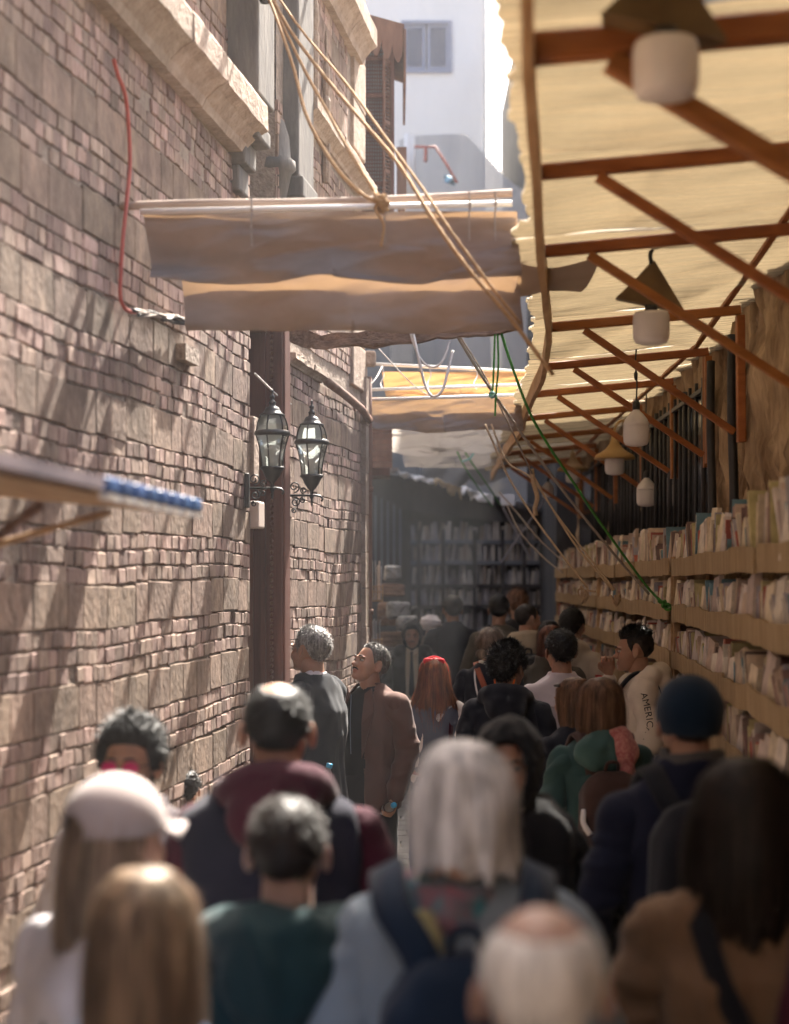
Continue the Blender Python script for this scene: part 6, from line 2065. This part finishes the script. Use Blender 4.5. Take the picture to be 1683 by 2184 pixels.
# woman with the bun
p = Person('woman with ash hair in a low bun, dark vest and white drawstring bag', 1046, 1335, 11.4, -18, 'light', hyaw=-16, top_extra=.016)
p.top('vest', C['darknavy'], seed=15); p.trousers(C['trousers'])
hb = hair_cap(.012, strands=1200, clump=.003, cf=40, slen=.045, lift=.06)
p.hair(hb, 'ash')
p.hair(ell((-.02, -.115, -.062), (.040, .034, .038)), 'ash', 'bun')
MB().tube([s_ for s_ in [Vector((.072*math.cos(a), -.002 + .068*math.sin(a), 1.512)) for a in np.linspace(0, 6.28, 22)[:-1]]], .012, 8, closed=True).build('white_collar', C['white'], p.root, smooth=True)
ds = empty('drawstring_bag', p.root.location, 0, 'striped drawstring bag with white cords on the woman with the bun', 'bag'); ds.scale = p.root.scale; ds.rotation_euler = p.root.rotation_euler
for sx in (-1, 1):
    MB().tube(smooth_path([(sx*.012, -.165, 1.19), (sx*.06, -.150, 1.32), (sx*.085, -.11, 1.44), (sx*.09, -.02, 1.50), (sx*.10, .10, 1.42)], 5), .006, 7).build('cord', C['white'], ds, smooth=True)
pl = []
for k in range(13):
    a = -1.2 + 2.4*k/12
    MB().tube(smooth_path([(.012*math.sin(a), -.168, 1.20), (.06*math.sin(a), -.185, 1.15), (.11*math.sin(a), -.190 + .02*abs(math.sin(a)), 1.06), (.12*math.sin(a), -.180, .90)], 4), .011, 8).build('pleat', C['white'] if k % 2 else C['terra'], ds, smooth=True)
strap([(.085, -.145, 1.10), (.055, -.150, 1.22), (.0, -.150, 1.34), (-.06, -.115, 1.455), (-.10, -.02, 1.505), (-.11, .09, 1.44)], .020, C['terra'], p.root, 'shoulder_strap')

# girl with the red bow
p = Person('woman with long auburn hair and a red bow, denim vest over white sleeves', 926, 1400, 10.2, -3, 'light', top_extra=.016, sw=.88, girth=.88,
           armR=[(.165, -.01, 1.40), (.27, -.05, 1.15), (.25, .08, .93)], armL=[(-.165, -.01, 1.40), (-.265, -.03, 1.14), (-.285, .04, .86)])
p.top('blouse', C['white'], hem=.80, off=-.006, seed=16, sleeve=(.062, .066, .058), amp=.011)
p.top('denim_vest', C['denim'], hem=.96, off=.010, arms=False, seed=17, amp=.005)
p.trousers(C['jeans'], 'jeans')
MB().tube([Vector((.192*math.cos(a), .138*math.sin(a), .965 + .004*math.sin(a*7))) for a in np.linspace(0, 6.283, 40)[:-1]], .010, 8, closed=True).build('embroidered_hem', C['coralprint'], p.root, smooth=True)
for k in range(34):
    a = math.pi + math.pi*k/33
    MB().lathe([(.001, -.008), (.007, 0), (.001, .008)], (.199*math.cos(a), .146*math.sin(a), .972 + .01*(k % 2)), 6).build('stud', C['terra'], p.root)
p.hair(long_hair([(.130, .008, .010, -.02), (.122, .045, .055, -.018), (.085, .083, .098, -.015), (.02, .096, .112, -.022), (-.06, .104, .108, -.034), (-.13, .128, .104, -.042), (-.19, .165, .098, -.050), (-.23, .175, .094, -.055), (-.27, .135, .090, -.06), (-.35, .105, .085, -.062)],
                 [(.13, 0), (.07, .55), (0, .75), (-.4, 1.15)], strands=4200, seed=6, clump=.006, ragged=.06, width=.0012), 'auburn')
for sx in (-1, 1):
    bw = loft([(0, .009, .012, 0), (.012, .015, .016, 0), (.035, .022, .018, 0), (.056, .024, .016, 0), (.068, .014, .010, 0)], 16)
    mt = Matrix.Translation((sx*.006, -.070, .112)) @ Matrix.Rotation(sx*R(100), 4, 'Y')
    co = np.array([(mt @ Vector(v))[:] for v in bw.v]); co += .004*np.stack([vnoise(co*60, 3)]*3, 1)
    p.on_head(MB().add(co.tolist(), bw.f), 'bow', C['red'])
p.on_head(ell((0, -.068, .118), (.013, .014, .013)), 'bow', C['red'])
p.on_head(MB().tube([Vector((.098*math.cos(a), -.045 + .012*math.sin(a), .022 + .112*math.sin(a))) for a in np.linspace(.1, 3.04, 24)], .007, 7), 'hair_band', C['red'])
strap([(.115, -.10, 1.17), (.118, -.115, 1.25), (.116, -.105, 1.36), (.112, -.06, 1.47), (.11, .0, 1.50), (.11, .10, 1.40)], .016, C['maroon'], p.root, 'shoulder_strap')
hb_ = empty('shoulder_bag', p.root.location, 0, 'maroon and teal shoulder bag on the woman with the red bow', 'bag'); hb_.scale = p.root.scale; hb_.rotation_euler = p.root.rotation_euler
co, f, no = fuse([loft([(.86, .10, .05, -.12, .17), (.92, .12, .06, -.12, .17), (1.05, .10, .05, -.12, .17), (1.09, .06, .02, -.12, .17)], 20, 3)], .01, 3)
mk('bag', folds(co, no, .006, 2), f, C['teal'], hb_)
for q in (-1, 1): MB().tube([Vector((.10 + .045*q + .03*math.cos(a), -.16, 1.14 + .028*math.sin(a))) for a in np.linspace(0, 6.28, 16)[:-1]], .007, 6, closed=True).build('ring', C['maroon'], hb_, smooth=True)

# curly head in the dark hoodie
p = Person('young man with black curls and a dark hoodie with orange cords, back turned', 1081, 1370, 9.0, -6, 'brown', hyaw=-26, top_extra=.03, sw=1.02)
p.top('hoodie', C['darknavy'], seed=18, extra=hood_down(1.12, 0, .01), bulk=1.06, amp=.008); p.trousers(C['trousers'])
p.hair(hair_cap(.030, 120, 90, strands=3200, clump=.016, cf=15, slen=.022, lift=.75, top=1.25, width=.0016), 'black')
for sx in (-1, 1):
    MB().tube([(sx*.050 - .012, -.070, 1.505), (sx*.052 - .012, -.075, 1.545), (sx*.056 - .01, -.066, 1.575)], .0055, 7).build('cord', C['orange'], p.root, smooth=True)
# man in the white overshirt
p = Person('man with short black hair in a pale overshirt seen from behind', 1198, 1341, 9.5, 6, 'mid', hyaw=4, sw=1.04)
p.top('overshirt', C['pinkshirt'], hem=.76, seed=19, bulk=1.06, amp=.007, collar_ring=(1.475, .074, .045, .016)); p.trousers(C['trousers'])
p.hair(hair_cap(.017, 112, 84, strands=2200, clump=.005, slen=.018), 'black')
MB().tube(smooth_path([(-.19, -.115, 1.335), (-.1, -.150, 1.325), (0, -.158, 1.322), (.1, -.150, 1.325), (.19, -.115, 1.335)]), .003, 6).build('yoke_seam', C['cap'], p.root)

# young man in the cream hoodie, profile, hand at his chin
p = Person('young man in a cream hoodie with lettered sleeve standing in profile at the shelves', 1362, 1330, 9.45, 84, 'mid', face=True, top_extra=.03, hyaw=2, hpitch=-4, hk={'jaw': .95},
           armR=[(.165, -.012, 1.40), (.20, .14, 1.16), (.055, .165, 1.475)], armL=[(-.172, -.012, 1.405), (-.235, -.06, 1.14), (-.06, .17, 1.09)], curlR=.9, curlL=.5, group='people standing at the sides of the lane')
p.top('hoodie', C['hoodie'], hem=.80, seed=20, extra=hood_down(1.06), bulk=1.08, sleeve=(.075, .068, .048), end=.93, amp=.009); p.trousers(C['trousers'])
p.hair(hair_cap(.006, strands=900, slen=.007, shift=.004, fade=.045), 'dark')
p.hair(hair_cap(.020, strands=2200, clump=.008, cf=18, slen=.020, lift=.55, line=[(0, .060), (.8, .062), (1.2, .058), (2.0, .062), (3.15, .060)], fade=.022, top=1.1, seed=9), 'black', 'hair_top')
p.face('black')
strap(smooth_path([(-.11, -.12, 1.14), (-.135, -.125, 1.28), (-.125, -.10, 1.42), (-.112, -.03, 1.502), (-.112, .05, 1.485), (-.13, .125, 1.38), (-.15, .13, 1.24)], 4), .014, C['bagblack'], p.root, 'strap')
strap(smooth_path([(-.215, -.03, 1.06), (-.2, -.045, .98), (-.19, -.06, .90), (-.18, -.06, .82)], 4), .013, C['bagblack'], p.root, 'strap')
# lettering on the sleeve that faces the lane
hood_obj = [o for o in p.root.children if o.name.startswith('hoodie')][0]
bvh = BVHTree.FromPolygons([v.co[:] for v in hood_obj.data.vertices], [q.vertices[:] for q in hood_obj.data.polygons])
lm = mat('printed black lettering', (.012, .012, .014), rough=.7, bump=0)
a0, a1, a2 = p.arm['L']
def sleeve_text(txt, size, path, up):
    cu = bpy.data.curves.new('txt', 'FONT'); cu.body = txt; cu.size = size; cu.space_character = 1.05
    to = bpy.data.objects.new('txt', cu); COL.objects.link(to)
    me = bpy.data.meshes.new_from_object(to.evaluated_get(bpy.context.evaluated_depsgraph_get()))
    bpy.data.objects.remove(to, do_unlink=True)
    bm = bmesh.new(); bm.from_mesh(me); bmesh.ops.subdivide_edges(bm, edges=bm.edges, cuts=1); bm.to_mesh(me); bm.free()
    W_ = max(v.co.x for v in me.vertices)
    for v in me.vertices:
        t = v.co.x/W_
        q = path(t) + up(t)*(v.co.y - size*.35)
        h = bvh.ray_cast(q + Vector((-.3, 0, 0)), Vector((1, 0, 0)))
        v.co = (h[0] + Vector((-.003, 0, 0))) if h[0] else q
    me.materials.append(lm)
    return link(bpy.data.objects.new('sleeve_lettering', me), p.root)
pth = smooth_path([Vector((0, -.018, 1.405)), Vector((0, -.038, 1.32)), Vector((0, -.050, 1.23)), Vector((0, -.028, 1.145))], 8)
def pt(t): i = min(int(t*(len(pth)-1)), len(pth)-2); return pth[i].lerp(pth[i+1], t*(len(pth)-1) - i)
def upv(t):
    d = (pt(min(1, t+.03)) - pt(max(0, t-.03))).normalized()
    return Vector((0, d.z, -d.y))
sleeve_text('AMERICAN', .052, pt, upv)
def pt2(t): return Vector((0, .03 + .085*t, 1.095 + .006*t))
sleeve_text('EST', .045, pt2, lambda t: Vector((0, 0, 1)))

# teal jacket woman with brown backpack and her neighbour
p = Person('woman with a brown bob wearing sunglasses on her hair, left of the teal jacket woman', 1229, 1440, 7.9, 22, 'light', fine=True, hyaw=25, top_extra=.02)
p.top('jacket', C['darknavy'], seed=21); p.trousers(C['trousers'])
p.hair(long_hair([(.130, .01, .01, -.02), (.120, .05, .06, -.018), (.07, .090, .105, -.015), (0, .098, .112, -.02), (-.09, .100, .104, -.03), (-.14, .09, .085, -.03)], [(.13, 0), (.07, .6), (-.3, .95)], strands=900, seed=7, ragged=.02), 'brown')
p.on_head(MB().tube([Vector((.101*math.cos(a), .03 + .09*math.sin(a)*.6, .085)) for a in np.linspace(-.3, 3.44, 20)], .006, 7), 'sunglasses', M['blackiron'])
p = Person('woman in a teal jacket with a smooth brown bob and coral scarf, back turned', 1282, 1440, 7.0, 8, 'light', hyaw=-8, top_extra=.02, sw=1.0, girth=1.05)
p.top('jacket', C['tealjacket'], hem=.72, seed=22, bulk=1.04, amp=.010, sleeve=(.066, .060, .048)); p.trousers(C['trousers'])
co, f, no = fuse([ell((-.035, -.118, 1.435), (.110, .055, .070)), ell((-.03, -.135, 1.40), (.085, .045, .055)), ell((.0, -.09, 1.475), (.11, .065, .045))], .010, 3)
mk('hood', folds(co, no, .013, 5), f, C['tealhood'], p.root)
co, f, no = fuse([ell((.060, -.12, 1.43), (.070, .075, .095)), ell((.070, -.135, 1.35), (.045, .05, .080)), ell((.04, -.09, 1.50), (.08, .07, .04))], .010, 3)
mk('scarf', folds(co, no, .012, 6, zf=12), f, C['coralprint'], p.root)
p.hair(long_hair([(.132, .01, .01, -.02), (.122, .05, .06, -.018), (.075, .094, .108, -.015), (0, .104, .116, -.02), (-.08, .108, .112, -.025), (-.15, .102, .100, -.025), (-.17, .094, .09, -.02)], [(.13, 0), (.07, .5), (-.3, .8)], strands=2600, seed=8, ragged=.012, clump=.0035), 'brown')
bp_ = backpack(p, C['bagbrown'], 'brown backpack with a red zip pull on the woman in the teal jacket', w=.145, z0=.85, z1=1.35, d=.095, seed=8)
MB().tube([(.01, -.325, 1.10), (.012, -.325, .90)], .007, 6).build('zip_pull', C['red'], bp_)
MB().tube(smooth_path([(-.145, -.25, 1.19), (-.155, -.28, 1.14), (-.13, -.30, 1.09), (-.15, -.29, 1.12)], 5), .013, 7).build('tie_cord', C['white'], bp_, smooth=True)

# ------------------------------------------------------------------ the two men by the wall
hk1 = {'nose': 1.18, 'chub': 1.06, 'jaw': 1.05}
p = Person('man in an open brown blazer holding a water bottle and looking up at the wall', 789, 1370, 9.25, 138, 'mid', face=True, hyaw=-14, hpitch=18, sw=1.04, girth=1.06, hk=hk1, top_extra=.008,
           armL=[(-.182, -.012, 1.405), (-.245, -.05, 1.14), (-.245, .045, .905)], curlL=1.05, group='people standing at the sides of the lane')
p.top('shirt', C['blackshirt'], hem=.82, off=-.016, seed=23, sleeve=(.05, .04, .03), amp=.005)
p.top('blazer', C['brownblazer'], hem=.80, seed=24, bulk=1.06, open_front=.085, amp=.009, sleeve=(.074, .062, .050), collar_ring=(1.472, .076, .045, .014))
p.trousers(C['trousers'], loose=1.15)
for sx in (-1, 1):
    MB().prism([(sx*.080, .150, 1.10), (sx*.080, .152, 1.30), (sx*.062, .105, 1.47), (sx*.092, .080, 1.50), (sx*.145, .118, 1.37), (sx*.125, .142, 1.24)], (0, .007, 0)).build('lapel', C['brownblazer'], p.root, fix=True)
p.hair(hair_cap(.009, 112, 84, strands=2600, slen=.012, clump=.003, lift=.5, hk=hk1, line=[(0, .070), (.5, .072), (.85, .060), (1.05, .03), (1.3, -.015), (1.5, .012), (1.85, .018), (2.1, -.02), (2.5, -.062), (3.15, -.075)]), 'pepper')
p.face('dark', stache='dark')
MB().tube(smooth_path([(.028, .128, 1.46), (.02, .145, 1.30), (.012, .148, 1.12)]), .003, 6).build('lanyard', C['bluegrey'], p.root)
# bottle in his hand
M['bottle'] = M['glass']
hw = p.arm['L'][2] + (p.arm['L'][2] - p.arm['L'][1]).normalized()*.085 + Vector((.012, .022, 0))
p_blazer = p
bt = empty('water_bottle', (0, 0, 0), 0, 'clear water bottle with a blue cap in the hand of the brown blazer man', 'bottle', 'water bottles')
bt.matrix_world = p.root.matrix_basis @ Matrix.Translation(hw) @ Matrix.Rotation(R(-58), 4, 'X') @ Matrix.Rotation(R(-58), 4, 'Y')
def bottle(t):
    MB().lathe([(.001, -.10), (.027, -.098), (.031, -.09), (.031, -.06), (.029, -.055), (.031, -.05), (.031, 0), (.029, .005), (.031, .01), (.031, .045), (.024, .07), (.014, .085), (.013, .098)], (0, 0, 0), 20).build('shell', M['glass'], t, smooth=True)
    MB().lathe([(.016, .092), (.0165, .096), (.0165, .112), (.015, .115), (.001, .1155)], (0, 0, 0), 18).build('cap', mat('blue cap', (.06, .36, .62), rough=.4, bump=0), t, smooth=True)
bottle(bt)

hk2 = {'nose': 1.1, 'chub': 1.04}
p = Person('grey haired man in a dark navy suit turned to the wall', 667, 1334, 8.75, 66, 'mid', face=True, hyaw=-12, hpitch=3, sw=1.05, girth=1.08, hk=hk2, top_extra=.008,
           armR=[(.182, -.012, 1.405), (.215, .06, 1.13), (.10, .24, 1.02)], armL=[(-.182, -.012, 1.405), (-.240, .02, 1.13), (-.16, .22, .98)], group='people standing at the sides of the lane')
p.top('shirt', C['pinkshirt'], hem=.85, off=-.014, seed=25, sleeve=(.05, .04, .03), collar_ring=(1.478, .068, .042, .010))
p.top('suit_jacket', C['navysuit'], hem=.80, seed=26, bulk=1.08, flare=.02, amp=.008, sleeve=(.076, .064, .052), open_front=.05, collar_ring=(1.462, .080, .034, .014))
p.trousers(C['trousers'], loose=1.15)
p.hair(hair_cap(.012, 112, 84, strands=2600, slen=.014, clump=.003, lift=.45, hk=hk2, shift=.004), 'salt')
p.face('salt')
bt = empty('water_bottle', (0, 0, 0), 0, 'blue capped water bottle showing beside the navy suit man', 'bottle', 'water bottles')
bt.matrix_world = Matrix.Translation(P(692, 1674, 8.55)) @ Matrix.Rotation(.25, 4, 'Y')
bottle(bt)

# ------------------------------------------------------------------ nearer crowd
p = Person('child with dark curly hair and a teal hair tie by the wall', 396, 1640, 7.3, 0, 'mid', fine=False, top_extra=.015)
p.top('jacket', C['white'], seed=27); p.trousers(C['jeans']); p.hair(hair_cap(.020, 64, 48, strands=900, clump=.010, lift=.6), 'dark')
p.on_head(ell((-.055, -.07, .0), (.02, .02, .035)), 'hair_tie', C['teal'])

p = Person('young man with black quiff and pink tinted glasses facing the camera', 284, 1524, 4.7, 170, 'mid', face=True, top_extra=.03, hpitch=2)
p.top('shirt', C['sweater'], seed=28, collar_ring=(1.475, .074, .05, .018), amp=.010); p.trousers(C['jeans'])
p.hair(hair_cap(.028, 96, 72, strands=1500, clump=.012, lift=.5, top=1.3, fade=.02, slen=.03), 'black'); p.face('black')
M['pinklens'] = mat('pink lens', (.55, .03, .16), rough=.1, bump=0, spec=.6, trans=.3, tcol=(.9, .05, .25))
for sx in (-1, 1):
    p.on_head(ell((sx*.033, .102, -.006), (.026, .004, .021), 18, 10), 'lens', M['pinklens'])
    p.on_head(MB().tube([(sx*.058, .095, .0), (sx*.078, .03, .004), (sx*.080, -.01, -.002)], .002, 6), 'temple', M['blackiron'])
p.on_head(MB().tube([(-.010, .107, -.002), (.010, .107, -.002)], .002, 6), 'bridge', M['blackiron'])

p = Person('person in a black hood with the face half hidden behind silver hair', 1086, 1512, 4.75, 172, 'mid', face=True, top_extra=.05, sw=1.05)
p.top('coat', C['black'], seed=29, bulk=1.1, hem=.5, extra=[ell((0, -.02, 1.46), (.16, .12, .08)), ell((-.1, .03, 1.42), (.12, .12, .09)), ell((.1, .03, 1.42), (.12, .12, .09))], amp=.011); p.trousers(C['trousers'])
hood_up(p, C['black'], .030, .066, .098, seed=8); p.face('black'); p.hair(hair_cap(.010, strands=0), 'black')

p = Person('man in a navy beanie and dark jacket with a black backpack', 1473, 1430, 4.65, 4, 'mid', top_extra=.03, sw=1.06)
p.top('jacket', C['navy'], seed=30, bulk=1.05, collar_ring=(1.46, .080, .07, .022)); p.trousers(C['trousers'])
p.top('scarf', C['collar'], hem=1.36, arms=False, off=-.035, neck=1.54, collar=.085, seed=31, amp=.008) if False else None
co, f, no = fuse([ring_collar(1.475, .070, .085, .030)], .010, 3); mk('scarf', folds(co, no, .008, 4, zf=18), f, C['collar'], p.root)
p.hair(hair_cap(.008, strands=300, slen=.008), 'dark')
org, D, r_, f_ = head_grid(72, 54)
q_ = org + D*(r_ + .014 + .004*np.clip(D[:, 2], 0, 1))[:, None]
b = MB().add(q_.tolist(), [fc for fc in f_ if all(q_[i][2] > -.030 + .035*max(0, q_[i][1]/.1) for i in fc)])
p.on_head(b, 'beanie', C['beanie'], solid=.010)
backpack(p, C['bagblack'], 'black backpack on the man in the navy beanie', w=.155, z0=.90, z1=1.44, d=.10, seed=9)

hk3 = {'chub': 1.02}
baldc = ((0, -.040, .122), (.034, .048, .040), .5)
p = Person('balding man in a navy vest with maroon hood and sleeves, back turned', 591, 1452, 4.12, 2, 'mid', hpitch=-4, sw=1.10, girth=1.08, hk=hk3, top_extra=.004)
p.top('sleeves', C['maroon'], hem=1.0, off=-.020, seed=32, sleeve=(.058, .057, .047))
p.top('vest', C['vestnavy'], hem=.78, off=.012, arms=False, seed=33, extra=[ell((.172, -.012, 1.382), (.070, .078, .066)), ell((-.172, -.012, 1.382), (.070, .078, .066))])
co, f, no = fuse(hood_down(1.04, 0, -.012) + [ring_collar(1.45, .072, .085, .024)], .011, 4); mk('hood', folds(co, no, .008, 5), f, C['maroon'], p.root)
p.trousers(C['trousers'])
p.hair(hair_cap(.008, 96, 72, strands=1600, slen=.010, clump=.002, bald=baldc, hk=hk3), 'black')

p = Person('woman in a beige cap and white sweater with a black shoulder strap', 238, 1645, 3.32, -38, 'light', hyaw=-6, top_extra=.030, sw=.95)
p.top('sweater', C['sweater'], seed=34, bulk=1.1, amp=.010); p.trousers(C['jeans'])
p.hair(long_hair([(.10, .06, .08, -.015), (.05, .084, .100, -.015), (0, .090, .108, -.022), (-.08, .094, .104, -.035), (-.16, .10, .095, -.045), (-.26, .095, .085, -.055), (-.34, .07, .06, -.06)], [(.13, 1.3), (.07, 1.3), (-.4, 1.6)], strands=1500, seed=11), 'blonde')
org, D, r_, f_ = head_grid(88, 66)
q_ = org + D*(r_ + .020 + .010*np.clip(D[:, 2], 0, 1)**2)[:, None]
def capkeep(fc):
    c = q_[list(fc)].mean(0)
    if c[2] < .018 + .012*max(0, c[1]/.1): return False
    return not (c[1] < -.05 and (c[0]/.040)**2 + ((c[2] - .025)/.040)**2 < 1)
cp_ = p.on_head(MB().add(q_.tolist(), [fc for fc in f_ if capkeep(fc)]), 'cap', C['cap'], solid=.005)
p.on_head(MB().sheet(lambda u, v: ((u - .5)*.155*(1 - .25*v*v), .085 + .085*v*math.cos((u - .5)*2.2) + .01*v - .05*abs(u-.5)**1.5, .032 - .012*v - .05*(u - .5)**2*(1 + v)), 16, 8), 'cap_brim', C['cap'], solid=.006)
p.on_head(MB().tube([Vector((.045*math.sin(a), -.117 + .012*(1 - math.cos(a)), .016)) for a in np.linspace(-1.1, 1.1, 9)], .008, 6), 'cap_strap', C['cap'])
strap(smooth_path([(.10, .10, 1.42), (.085, .02, 1.505), (.05, -.09, 1.45), (-.02, -.150, 1.28), (-.09, -.155, 1.10), (-.14, -.14, .95)], 5), .012, C['bagblack'], p.root, 'shoulder_strap')

p = Person('woman with long silver hair, printed scarf and pale denim jacket', 984, 1569, 3.18, 0, 'light', top_extra=.022, sw=.98)
p.top('denim_jacket', C['lightdenim'], seed=35, bulk=1.1, amp=.009, sleeve=(.080, .066, .052)); p.trousers(C['jeans'])
p.hair(long_hair([(.134, .010, .012, -.02), (.124, .048, .058, -.018), (.085, .081, .096, -.016), (.02, .092, .110, -.022), (-.03, .098, .112, -.030), (-.065, .105, .108, -.036), (-.08, .109, .102, -.040), (-.09, .102, .094, -.04)], [(.14, 0), (.07, .55), (-.4, .85)], strands=2600, seed=12, clump=.015, cf=11, ragged=.05, wave=.008), 'grey')
co, f, no = fuse([ring_collar(1.42, .080, .07, .045)], .010, 3); mk('scarf', folds(co, no, .014, 7, zf=14), f, C['scarf'], p.root)
co, f, no = fuse([chain([(-.075, -.135, 1.44), (-.066, -.155, 1.405), (-.056, -.165, 1.37)], [.020, .021, .016], 12)], .010, 3); mk('scarf_end', folds(co, no, .008, 8), f, C['yellow'], p.root)
mk('scarf_fringe', [tuple(q) for q in ell((-.052, -.170, 1.345), (.016, .014, .016)).v], ell((0, 0, 0), (1, 1, 1)).f, C['terra'], p.root)
bk = backpack(p, C['strapnavy'], 'navy backpack with wide straps on the woman with silver hair', w=.16, z0=.92, z1=1.39, d=.09, y=-.215, straps=False, seed=12)
for sx in (-1, 1):
    strap(smooth_path([(sx*.055, -.215, 1.32), (sx*.092, -.185, 1.40), (sx*.135, -.130, 1.46), (sx*.145, -.04, 1.505), (sx*.145, .06, 1.485), (sx*.15, .14, 1.30)], 5), .034, C['strapnavy'], bk, th=.012)

p = Person('short haired man in a dark teal hoodie, back turned, ears lit red', 612, 1690, 3.30, 0, 'pink', top_extra=.014, sw=1.04, girth=1.05, hpitch=-2)
p.top('hoodie', C['tealman'], seed=36, bulk=1.08, extra=hood_down(1.22, .3, .03), amp=.009); p.trousers(C['trousers'])
p.hair(hair_cap(.011, 96, 72, strands=2200, slen=.014, clump=.003), 'dark')

p = Person('woman with straight dark blonde hair at the lower left, back turned', 306, 1840, 2.62, 2, 'light', top_extra=.020, sw=.9)
p.top('top', C['blueshirt'], seed=37); p.trousers(C['jeans'])
p.hair(long_hair([(.132, .010, .010, -.02), (.124, .048, .058, -.018), (.085, .084, .099, -.016), (.02, .094, .112, -.022), (-.06, .096, .110, -.032), (-.16, .098, .106, -.040), (-.28, .10, .100, -.05), (-.40, .095, .09, -.06)], [(.14, 0), (.07, .5), (-.5, .85)], strands=2600, seed=13, clump=.005, ragged=.03), 'blonde')

p = Person('woman with long dark brown hair and a tan sweater at the right edge', 1592, 1605, 3.35, -6, 'light', top_extra=.022, sw=1.02, hyaw=-10)
p.top('sweater', C['tan'], seed=38, bulk=1.1, amp=.010); p.trousers(C['jeans'])
p.hair(long_hair([(.134, .010, .010, -.02), (.126, .050, .060, -.018), (.085, .092, .105, -.016), (.02, .108, .122, -.022), (-.06, .120, .124, -.032), (-.12, .132, .115, -.040), (-.18, .128, .108, -.05), (-.215, .105, .095, -.05)], [(.14, 0), (.07, .5), (-.5, .85)], strands=2600, seed=14, clump=.010, wave=.006, ragged=.06), 'dark')
co, f, no = fuse([ring_collar(1.44, .076, .06, .030)], .010, 3); mk('scarf', folds(co, no, .010, 9, zf=14), f, C['maroon'], p.root)
strap(smooth_path([(-.10, .10, 1.42), (-.115, .0, 1.50), (-.11, -.10, 1.45), (-.06, -.155, 1.30), (.02, -.165, 1.15), (.12, -.15, 1.0)], 5), .024, C['bagblack'], p.root, 'shoulder_strap')
sh_ = empty('shawl', p.root.location, 0, 'maroon and cream shawl over the right shoulder at the picture edge', 'shawl'); sh_.scale = p.root.scale; sh_.rotation_euler = p.root.rotation_euler
for k, (m_, dx) in enumerate((('maroon', 0), ('cream', .035), ('maroon', .07))):
    co, f, no = fuse([chain([(.10 + dx, -.14, 1.41), (.075 + dx, -.185, 1.28), (.06 + dx, -.19, 1.12), (.065 + dx, -.18, .95)], [.026, .030, .030, .026], 12)], .010, 3)
    mk('fold', folds(co, no, .008, k), f, C[m_], sh_)

def bald_tint(h): 
    return np.ones((len(h), 3))
p = Person('bald man with white stubble around the ears, nearest the camera', 1157, 1930, 2.06, 0, 'pink', top_extra=.002, sw=1.0, face=True)
p.top('sweater', C['bluegrey'], seed=39); p.trousers(C['trousers'])
p.hair(hair_cap(.0045, 96, 72, strands=3000, slen=.008, clump=.001, bald=((0, .012, .128), (.050, .085, .055), 1.0), width=.0008), 'white')

# ------------------------------------------------------------------ dusty air of the lane
hz = MB().box((-9, -18, -1), (14, 34.5, 14.6)).build('haze', [], kind='stuff', fix=True)
hm = bpy.data.materials.new('dusty air'); hm.use_nodes = True
hn = hm.node_tree.nodes
hn.remove(hn['Principled BSDF'])
hv = hn.new('ShaderNodeVolumePrincipled')
hv.inputs['Color'].default_value = (0.93, 0.95, 1.0, 1)
hv.inputs['Density'].default_value = 0.0018
hv.inputs['Anisotropy'].default_value = 0.2
hm.node_tree.links.new(hv.outputs['Volume'], hn['Material Output'].inputs['Volume'])
hz.data.materials.append(hm)
